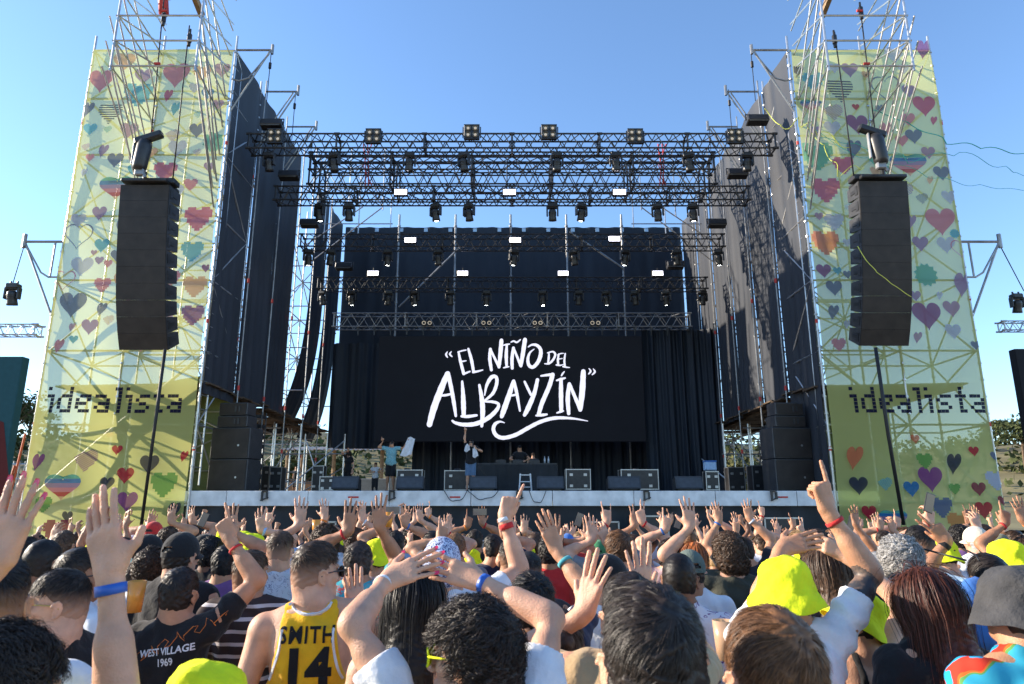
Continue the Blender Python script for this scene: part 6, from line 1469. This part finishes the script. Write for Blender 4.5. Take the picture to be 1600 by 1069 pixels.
person(392, 898, 4.0, 'man with brown crop in dark striped knit polo', hair=('fade', 'brown'), skin='tan', top=('tee', 'black'), topmat=M_STRIPE, hy=-25, loose=1.3)
person(352, 882, 4.88, 'person in purple t-shirt with right arm up, left of the striped polo', hair=('short', 'black'), skin='mid', top=('tee', 'purple'), arms={'R': (362, 812, .15, 'open')})
person(395, 858, 6.0, 'person in yellow bucket hat with purple sleeve and raised arm', hair=('short', 'dark'), hat=YB, skin='fair', top=('tee', 'purple'), arms={'R': (407, 812, .1, 'open')}, bands=[('R', .03, 'sky', .02)])
person(590, 870, 5.12, 'person in yellow bucket hat and pale pink t-shirt, black belt', hair=('short', 'dark'), hat=YB, skin='fair', top=('tee', 'pink'))
person(508, 852, 5.25, 'person with brown curls above the jersey man, left arm straight up', hair=('curly', 'brown'), skin='fair', top=('tee', 'white'), arms={'L': (470, 800, .1, 'open', {'h': (-1, .1, -.1)})})
person(560, 880, 4.38, 'man in teal holiday shirt behind the jersey man, right arm up with red band', hair=('short', 'dark'), skin='tan', top=('tee', 'teal'), topmat=patterned('teal_print', [(0, (.05, .35, .42)), (.5, (.5, .1, .1)), (.54, (.08, .40, .45))], 12), arms={'L': (548, 808, .1, 'open'), 'R': (592, 800, .1, 'open', {'h': (.3, .1, -1)})}, bands=[('L', .03, 'red', .015)])
# ---- rows further in:  (px, py, Y, hair, hat, colour, skin, sex, arms)
FAR = [
 (40, 872, 4.61, ('short', 'dark'), None, 'black', 'tan', 'm', {}), (165, 878, 5.38, ('short', 'brown'), None, 'white', 'mid', 'm', {'L': (155, 838, .1, 'relax')}), (192, 862, 6.4, ('short', 'black'), None, 'sky', 'tan', 'm', {}),
 (318, 858, 6.27, ('short', 'black'), ('capb', 'black'), 'dark', 'mid', 'm', {}), (375, 852, 6.66, ('short', 'dark'), YB, 'cream', 'fair', 'f', {'L': (322, 838, .2, 'relax')}),
 (300, 838, 8.32, ('short', 'dark'), None, 'grey', 'mid', 'm', {'R': (299, 805, .1, 'open')}), (432, 858, 6.66, ('short', 'brown'), ('bucket', 'khaki'), 'grey', 'fair', 'm', {}), (330, 866, 5.89, ('curly', 'black'), None, 'black', 'brown', 'm', {}),
 (534, 846, 9.47, ('short', 'dark'), YB, 'orange', 'fair', 'm', {}), (528, 834, 10.2, ('short', 'black'), None, 'dark', 'tan', 'm', {}), (555, 850, 7.17, ('mop', 'brown'), None, 'white', 'fair', 'm', {'L': (507, 795, .1, 'open'), 'R': (565, 800, .15, 'open')}),
 (618, 850, 6.91, ('short', 'black'), None, 'sky', 'mid', 'm', {'L': (608, 808, .1, 'grip'), 'R': (632, 806, .1, 'two')}), (640, 842, 8.45, ('curly', 'dark'), None, 'teal', 'fair', 'm', {'R': (655, 800, .1, 'open')}), (668, 836, 9.5, ('short', 'dark'), None, 'white', 'fair', 'm', {'L': (650, 803, .1, 'point'), 'R': (668, 795, .1, 'point')}),
 (676, 852, 6.66, ('bun', 'dark'), None, 'dark', 'fair', 'f', {'R': (697, 818, .1, 'open')}), (712, 858, 5.89, ('short', 'chestnut'), None, 'grey', 'mid', 'm', {'L': (692, 826, .1, 'point')}), (742, 846, 7.81, ('short', 'dark'), None, 'black', 'tan', 'm', {'L': (733, 810, .1, 'point'), 'R': (752, 806, .1, 'open')}),
 (770, 858, 6.27, ('short', 'black'), None, 'navy', 'mid', 'm', {'R': (786, 822, .1, 'open')}), (790, 842, 8.7, ('curly', 'black'), None, 'white', 'mid', 'm', {'R': (800, 815, .1, 'relax')}), (822, 870, 6.91, ('short', 'dark'), YB, 'white', 'fair', 'f', {}),
 (838, 852, 7.17, ('bun', 'brown'), None, 'pink', 'fair', 'f', {'L': (820, 818, .1, 'open')}), (862, 862, 5.63, ('mid', 'black'), None, 'red', 'tan', 'm', {'R': (868, 826, .15, 'open')}), (886, 852, 7.68, ('short', 'dark'), ('capb', 'blue'), 'grey', 'fair', 'm', {'R': (884, 830, .1, 'relax')}),
 (905, 846, 9.22, ('short', 'blond'), None, 'cream', 'fair', 'f', {'L': (896, 826, .1, 'open')}), (936, 866, 6.4, ('short', 'dark'), ('capb', 'green'), 'olive', 'mid', 'm', {'L': (918, 826, .1, 'open')}), (966, 858, 5.5, ('mid', 'chestnut'), None, 'grey', 'fair', 'm', {'L': (925, 826, .1, 'open'), 'R': (942, 832, .1, 'relax')}),
 (990, 858, 6.4, ('short', 'brown'), None, 'white', 'fair', 'm', {'L': (948, 800, .15, 'horns'), 'R': (1000, 800, .1, 'two')}), (1018, 858, 6.66, ('fade', 'dark'), None, 'sky', 'mid', 'm', {'L': (992, 806, .1, 'two')}), (1046, 868, 6.14, ('curly', 'dark'), None, 'pink', 'fair', 'm', {'L': (1042, 812, .1, 'horns')}),
 (1112, 846, 8.19, ('thin', 'grey'), None, 'white', 'fair', 'm', {'R': (1118, 800, .1, 'open')}), (1165, 862, 6.66, ('short', 'dark'), None, 'dark', 'mid', 'm', {'L': (1122, 800, .2, 'open'), 'R': (1168, 796, .1, 'open')}), (1190, 852, 7.94, ('short', 'brown'), None, 'white', 'fair', 'f', {'R': (1184, 815, .1, 'relax'), 'L': (1150, 812, .2, 'open')}),
 (1222, 845, 8.96, ('short', 'dark'), None, 'pink', 'fair', 'f', {'L': (1190, 793, .2, 'point'), 'R': (1212, 820, .1, 'open')}), (1248, 850, 7.42, ('mid', 'blond'), None, 'cream', 'fair', 'f', {'R': (1250, 822, .1, 'two')}),
 (1320, 862, 6.14, ('bun', 'brown'), None, 'black', 'tan', 'f', {'L': (1305, 842, .1, 'relax'), 'R': (1335, 805, .2, 'open')}), (1350, 846, 8.45, ('short', 'brown'), None, 'grey', 'fair', 'm', {'R': (1368, 815, .1, 'open')}), (1382, 848, 7.68, ('short', 'dark'), None, 'tan', 'mid', 'm', {'L': (1376, 815, .1, 'point'), 'R': (1392, 818, .1, 'relax')}),
 (1472, 866, 5.63, ('short', 'dark'), YB, 'white', 'fair', 'm', {'L': (1452, 800, .1, 'grip')}), (1500, 842, 7.42, ('curly', 'black'), None, 'purple', 'brown', 'm', {'R': (1512, 800, .3, 'horns')}), (1524, 846, 6.4, ('short', 'grey'), ('cap', 'cream'), 'white', 'fair', 'm', {'R': (1522, 812, .2, 'relax')}),
 (1538, 838, 7.94, ('short', 'dark'), None, 'white', 'mid', 'm', {'L': (1525, 805, .2, 'open')}), (1556, 858, 5.89, ('short', 'dark'), ('bucket', 'khaki'), 'cream', 'fair', 'f', {}), (1584, 846, 8.19, ('short', 'brown'), None, 'grey', 'fair', 'm', {'L': (1568, 812, .2, 'open')}),
 (1600, 868, 5.38, ('curly', 'brown'), None, 'purple', 'tan', 'f', {'L': (1570, 800, .2, 'point'), 'R': (1592, 795, .1, 'open')}), (1415, 842, 7.94, ('short', 'brown'), None, 'white', 'fair', 'm', {'L': (1402, 810, .1, 'point')}),
 (486, 838, 9.5, ('short', 'dark'), None, 'white', 'tan', 'm', {'R': (507, 806, .1, 'relax')}), (455, 842, 8.7, ('short', 'black'), None, 'sky', 'mid', 'm', {}), (262, 846, 7.17, ('curly', 'brown'), None, 'black', 'fair', 'f', {}), (15, 862, 5.38, ('curly', 'dark'), None, 'white', 'fair', 'm', {}), (100, 852, 6.4, ('short', 'brown'), None, 'white', 'mid', 'm', {'L': (88, 830, .1, 'relax')}),
]
for i, (px, py, Y, hr_, ht, colr, sk, sx_, am) in enumerate(FAR):
    person(px, py, Y, None, hair=hr_, hat=ht, top=('tee', colr), skin=sk, sex=sx_, arms=am, yaw=random.uniform(-14, 14), hy=random.uniform(-22, 22), bands=[(k, .03, random.choice(['white', 'red', 'blue', 'orange', 'black']), .016) for k in am if random.random() < .6])

# ---- prototypes for the far rows, copied with their parts
PROTO = []
def proto(**k):
    o = person(800, 600, 9.0, 'x', H=1.73, local=True, Z0=0, res=.016, nstr=120, **k)[0]; PEOPLE.pop(); PROTO.append((o, k)); return o
A = lambda *a: a
def wp(dx, dz, dy=.1): return (800 + dx / 9.0 * F, 534.5 - (math.tan(math.atan2(dz - CAMZ, 9.0) - PITCH)) * F, dy)
x0 = 0
PR = [dict(arms={}, hair=('short', 'dark')), dict(arms={'R': (*wp(.22, 1.86), 'relax')}, hair=('short', 'black')), dict(arms={'L': (*wp(-.28, 1.98), 'open'), 'R': (*wp(.25, 1.95), 'open')}, hair=('short', 'brown')),
      dict(arms={'L': (*wp(-.22, 1.9), 'point')}, hair=('curly', 'dark')), dict(arms={}, hair=('long', 'dark'), sex='f'), dict(arms={'L': (*wp(-.2, 1.92), 'two'), 'R': (*wp(.32, 1.8), 'relax')}, hair=('fade', 'dark'), skin='mid'),
      dict(arms={}, hair=('short', 'dark'), hat=YB), dict(arms={'R': (*wp(.18, 1.9), 'grip')}, hair=('long', 'chestnut'), sex='f'), dict(arms={'L': (*wp(-.3, 1.88), 'open')}, hair=('short', 'dark'), hat=('capb', 'black')), dict(arms={}, hair=('curly', 'black')), dict(arms={'R': (*wp(.25, 1.95), 'horns')}, hair=('mid', 'brown')), dict(arms={}, hair=('thin', 'dark')), dict(arms={'L': (*wp(-.12, 1.82, .25), 'grip'), 'R': (*wp(.12, 1.82, .25), 'grip')}, hair=('short', 'dark')), dict(arms={'R': (*wp(.35, 1.84), 'two')}, hair=('mop', 'brown')), dict(arms={'L': (*wp(-.1, 1.96), 'fist')}, hair=('bun', 'dark'), sex='f')]
for k in PR: proto(**k)
placed = [(p['o'].location.x, p['o'].location.y) for p in PEOPLE]
rng = random.Random(11); first = set(); cnt = 0; tries = 0
HK = ['dark', 'black', 'brown', 'chestnut', 'blond', 'dark', 'brown']
while cnt < 166 and tries < 9000 and cnt < 165:
    tries += 1; y = 4.6 + (11.2 - 4.6) * rng.random() ** .8; xm = min(y * .80 + .3, 13.5); x = rng.uniform(-xm, xm)
    if y < 5.6 and abs(x) < y * .70: continue
    if min((x - a) ** 2 + (y - b) ** 2 for a, b in placed) < (.46 if y > 6 else .56) ** 2: continue
    pi = rng.randrange(len(PROTO)) if rng.random() < .55 else rng.choice([0, 9, 4, 11, 6]); src, k = PROTO[pi]
    o = src if pi not in first else dup(src, (x, y, GZ), 'x'); first.add(pi)
    o.location = (x, y, GZ); yw = rng.uniform(-25, 25); o.rotation_euler = (0, 0, R(yw)); sc_ = rng.uniform(.93, 1.03); o.scale = (sc_,) * 3
    sk = rng.choice(['fair', 'mid', 'mid', 'tan', 'fair', 'brown']); colr = rng.choice(['white', 'white', 'black', 'navy', 'grey', 'sky', 'cream', 'red', 'dark', 'pink', 'teal', 'white', 'olive', 'purple', 'yellow'])
    hk = rng.choice(HK); hat_c = None
    o.material_slots[0].link = 'OBJECT'; o.material_slots[0].material = skin_mat(sk)
    for c in o.children:
        n = c.name.split('.')[0]
        if n == 'hair': c.material_slots[0].link = 'OBJECT'; c.material_slots[0].material = hair_mat(hk)
        if n == 'shirt': c.material_slots[0].link = 'OBJECT'; c.material_slots[0].material = cloth(colr)
        if n == 'cap': hat_c = rng.choice(['black', 'navy', 'cream', 'red', 'khaki']); c.material_slots[0].link = 'OBJECT'; c.material_slots[0].material = cloth(hat_c)
    hat = k.get('hat'); hat = (hat[0], hat_c or 'yellow') if hat else None
    v = Vector((x, y, 1.6 * sc_ + GZ)); dz = v.z - CAMZ; dpt = y * CP + dz * SP; up_ = -y * SP + dz * CP
    PEOPLE.append(dict(o=o, px=800 + x / dpt * F, py=534.5 - up_ / dpt * F, Y=y, hair=(k['hair'][0], hk), hat=hat, top=('tee', colr), arms=k['arms'], desc=None, glasses=None)); o['auto'] = 1
    placed.append((x, y)); cnt += 1
print('crowd copies', cnt, 'tries', tries)

# ================================================================ performers and crew on the stage
def perf(px, py, y, label, **k): return person(px, py, y, label, Z0=SF, group='people on the stage', **k)
W_ = lambda px, py, y: (px, py, 0)
perf(736, 692, 21.4, 'singer in black t-shirt and jeans, right arm straight up, microphone at his mouth', yaw=178, hair=('short', 'dark'), skin='fair', top=('tee', 'black'), bottom='denim', fat=1.12,
     arms={'R': (727, 660, -.05, 'point', {'n': (0, 1, 0), 'h': (-1, 0, 0)}), 'L': (741, 697, -.22, 'fist', {'d': (-.5, -.1, .8), 'n': (.5, -.8, 0), 'h': (1, -.1, -.6)})}, glasses='black')
m = MB(); p = W(739, 696, 21.15); m.tube((0, 0, -.09), (0, 0, .06), .018, 8); m.lathe([(.001, .13), (.025, .12), (.03, .09), (.022, .06)], (0, 0, 0), 12); tag(m.build('microphone', M_BLKP, None, True, p), 'black microphone held to the mouth of the singer', 'microphone')
def towel(pts, y, label, wd=.2):
    m = MB(); P = [W(a, b, y) for a, b in pts]
    def fn(u, v):
        i = min(int(v * (len(P) - 1)), len(P) - 2); f = v * (len(P) - 1) - i; q = P[i].lerp(P[i + 1], f); return (q.x + (u - .5) * wd * (1 + .6 * v), q.y + .03 * math.sin(u * 9 + v * 4), q.z + .03 * math.sin(u * 5 + v * 3))
    m.grid(fn, 10, 14); m.grid(lambda u, v: tuple(np.array(fn(1 - u, v)) + (0, .02, 0)), 10, 14); tag(m.build('towel', cloth('white'), None, True), label, 'towel', 'white towels')
towel([(731, 695), (730, 700), (730, 705)], 21.2, 'white towel end over the left of the singer chest', .11); towel([(741, 699), (742, 706), (743, 714)], 21.18, 'longer white towel end hanging on the singer chest', .11)
perf(612, 694, 22.0, 'man in teal shirt and black shorts, both arms out, holding a towel', yaw=172, hair=('short', 'dark'), skin='mid', top=('tee', 'teal'), topmat=M_AQUA, loose=1.6, bottom='black', fat=1.1, glasses='black',
     arms={'R': (598, 686, -.05, 'point', {'n': (0, 1, 0), 'h': (-1, 0, -.6)}), 'L': (640, 688, -.05, 'fist', {'d': (.8, -.1, .4), 'n': (0, 1, 0)})})
towel([(643, 684), (639, 697), (634, 712)], 21.9, 'white towel hanging from the hand of the man in teal', .22)
perf(545, 709, 25.3, 'woman in black crop top and trousers at the left of the stage', yaw=165, sex='f', hair=('long', 'dark'), skin='fair', top=('tee', 'black'), bottom='black', short=False, arms={'R': (545, 703, -.1, 'relax', {'h': (-1, 0, -.3)})}, nstr=500)
perf(587, 726, 31.5, 'man in white shirt and dark trousers reading near the teal-shirted man', yaw=170, hair=('short', 'dark'), skin='mid', top=('tee', 'white'), bottom='dark', short=False, hp=-20, H=1.5, arms={'R': (584, 738, -.28, 'grip', {'d': (.8, -.5, .2), 'n': (0, -.5, -.8)}), 'L': (592, 738, -.28, 'grip', {'d': (-.8, -.5, .2), 'n': (0, -.5, -.8)})})
perf(812, 701, 24.8, 'bearded DJ in black t-shirt behind the table, nearer the middle', yaw=180, hp=-22, hair=('short', 'black'), skin='mid', top=('tee', 'black'), arms={'R': (806, 720, -.35, 'relax', {'d': (.2, -.9, -.1), 'n': (0, 0, 1)}), 'L': (819, 720, -.35, 'relax', {'d': (-.2, -.9, -.1), 'n': (0, 0, 1)})}, fat=1.1)
perf(833, 712, 26.6, 'second person in black behind the DJ table, on the right', yaw=176, hp=-15, hair=('mid', 'brown'), skin='fair', top=('tee', 'dark'))
perf(463, 733, 34.0, 'crew member crouched in black by the left stage cases', yaw=150, hair=('short', 'black'), skin='tan', top=('tee', 'black'), H=1.55)

# ---- things held over the crowd
def cup(px, py, y, label, colr=(.75, .30, .05)):
    m = MB(); m.lathe([(.001, -.07), (.031, -.07), (.042, .07), (.039, .07), (.036, .03), (.001, .028)], (0, 0, 0), 18); tag(m.build('drink_cup', mat('drink_%02d' % int(colr[0] * 99), colr, .25, 0, .15, 10), None, True, W(px, py, y)), label, 'cup', 'drinks held in the crowd')
cup(494, 824, 6.86, 'orange drink cup held up left of the brown mop head'); cup(607, 812, 6.73, 'orange drink cup raised just below the white phone'); cup(1132, 1000, 2.79, 'pale brown cup held low left of the reddish brown head', (.50, .32, .20)); cup(212, 932, 3.43, 'orange cup held behind the blue wristband arm')
def phone(px, py, y, label, rz, colr):
    t = thing('phone', label, 'phone', W(px, py, y), rz, 'phones held up'); m = MB(); m.box((0, 0, 0), (.075, .009, .15), bev=.004); m.build('case', colr, t); m = MB(); m.box((0, -.0055, 0), (.067, .002, .14)); m.build('screen', mat('phone_screen', (.02, .02, .03), .1, emit=((.4, .45, .5), .06)), t)
    t.rotation_euler = (0, 1.57 if rz else .35, .15)
phone(613, 797, 6.73, 'pale phone held sideways to film the stage', 1, cloth('white')); phone(1452, 786, 5.46, 'black phone tilted in a raised hand before the right banner', 0, M_BLKP); phone(750, 800, 7.62, 'black phone filming from the crowd centre', 1, M_BLKP)

for i, (px, py, y, l) in enumerate([(905, 812, 8.0, 'dark phone held upright over the crowd below the flight cases'), (1060, 816, 8.4, 'dark phone held upright over the crowd below the blue-topped case'), (318, 812, 7.6, 'dark phone held upright below the left speaker stack'), (1330, 818, 7.2, 'dark phone held upright near the inner edge of the right banner')]): phone(px, py, y, l, 0, M_BLKP)

# ---- labels that tell the crowd apart
CN = {'white': 'white', 'black': 'black', 'navy': 'navy', 'grey': 'grey', 'olive': 'olive', 'pink': 'pink', 'purple': 'purple', 'yellow': 'yellow', 'sky': 'light blue', 'cream': 'cream', 'red': 'red', 'teal': 'teal', 'dark': 'charcoal', 'tan': 'tan', 'orange': 'orange', 'green': 'green', 'khaki': 'khaki', 'blue': 'blue'}
HS = {'short': 'short', 'fade': 'clipped', 'buzz': 'shaved', 'curly': 'curly', 'mop': 'bushy curly', 'long': 'long', 'bun': 'tied-back', 'thin': 'thin', 'mid': 'tousled'}
ZONES = [(0, 90, 'far left of the crowd'), (90, 300, 'below the left banner'), (300, 450, 'below the left speaker stack'), (450, 590, 'below the woman in black'), (590, 700, 'below the man in teal'), (700, 790, 'below the singer'), (790, 880, 'below the DJ'),
         (880, 1010, 'below the wide flight case'), (1010, 1140, 'below the blue-topped case'), (1140, 1290, 'below the right speaker stack'), (1290, 1440, 'below the inner right banner'), (1440, 1590, 'below the outer right banner'), (1590, 9999, 'far right of the crowd')]
def zone(px): return next((z for a, b, z in ZONES if a <= px < b), 'far left of the crowd')
from collections import defaultdict
D = defaultdict(list)
for p in PEOPLE:
    if p['o'].get('auto'):
        h = ('%s %s' % (CN.get(p['hat'][1], 'faded') if isinstance(p['hat'][1], str) else 'faded', 'bucket hat' if p['hat'][0] == 'bucket' else 'cap')) if p['hat'] else '%s %s hair' % (HS[p['hair'][0]], p['hair'][1])
        a = len(p['arms']); a = ['arms down', 'one arm up', 'both arms up'][a]
        D['%s, %s top, %s, %s' % (h, CN[p['top'][1]], a, zone(p['px']))].append(p)
for k, L in D.items():
    L.sort(key=lambda p: p['Y'])
    for i, p in enumerate(L):
        l = k if len(L) == 1 else '%s, %s' % (k, (['nearer', 'farther'] if len(L) == 2 else ['nearest', 'second nearest', 'third nearest', 'fourth nearest', 'fifth nearest', 'sixth nearest', 'seventh nearest', 'eighth nearest'])[i])
        p['o']['label'] = l
for p in PEOPLE:
    for kk in ('auto', '_s'):
        if kk in p['o']: del p['o'][kk]
print('script seconds', round(time.time() - T0, 1), 'people', len(PEOPLE))
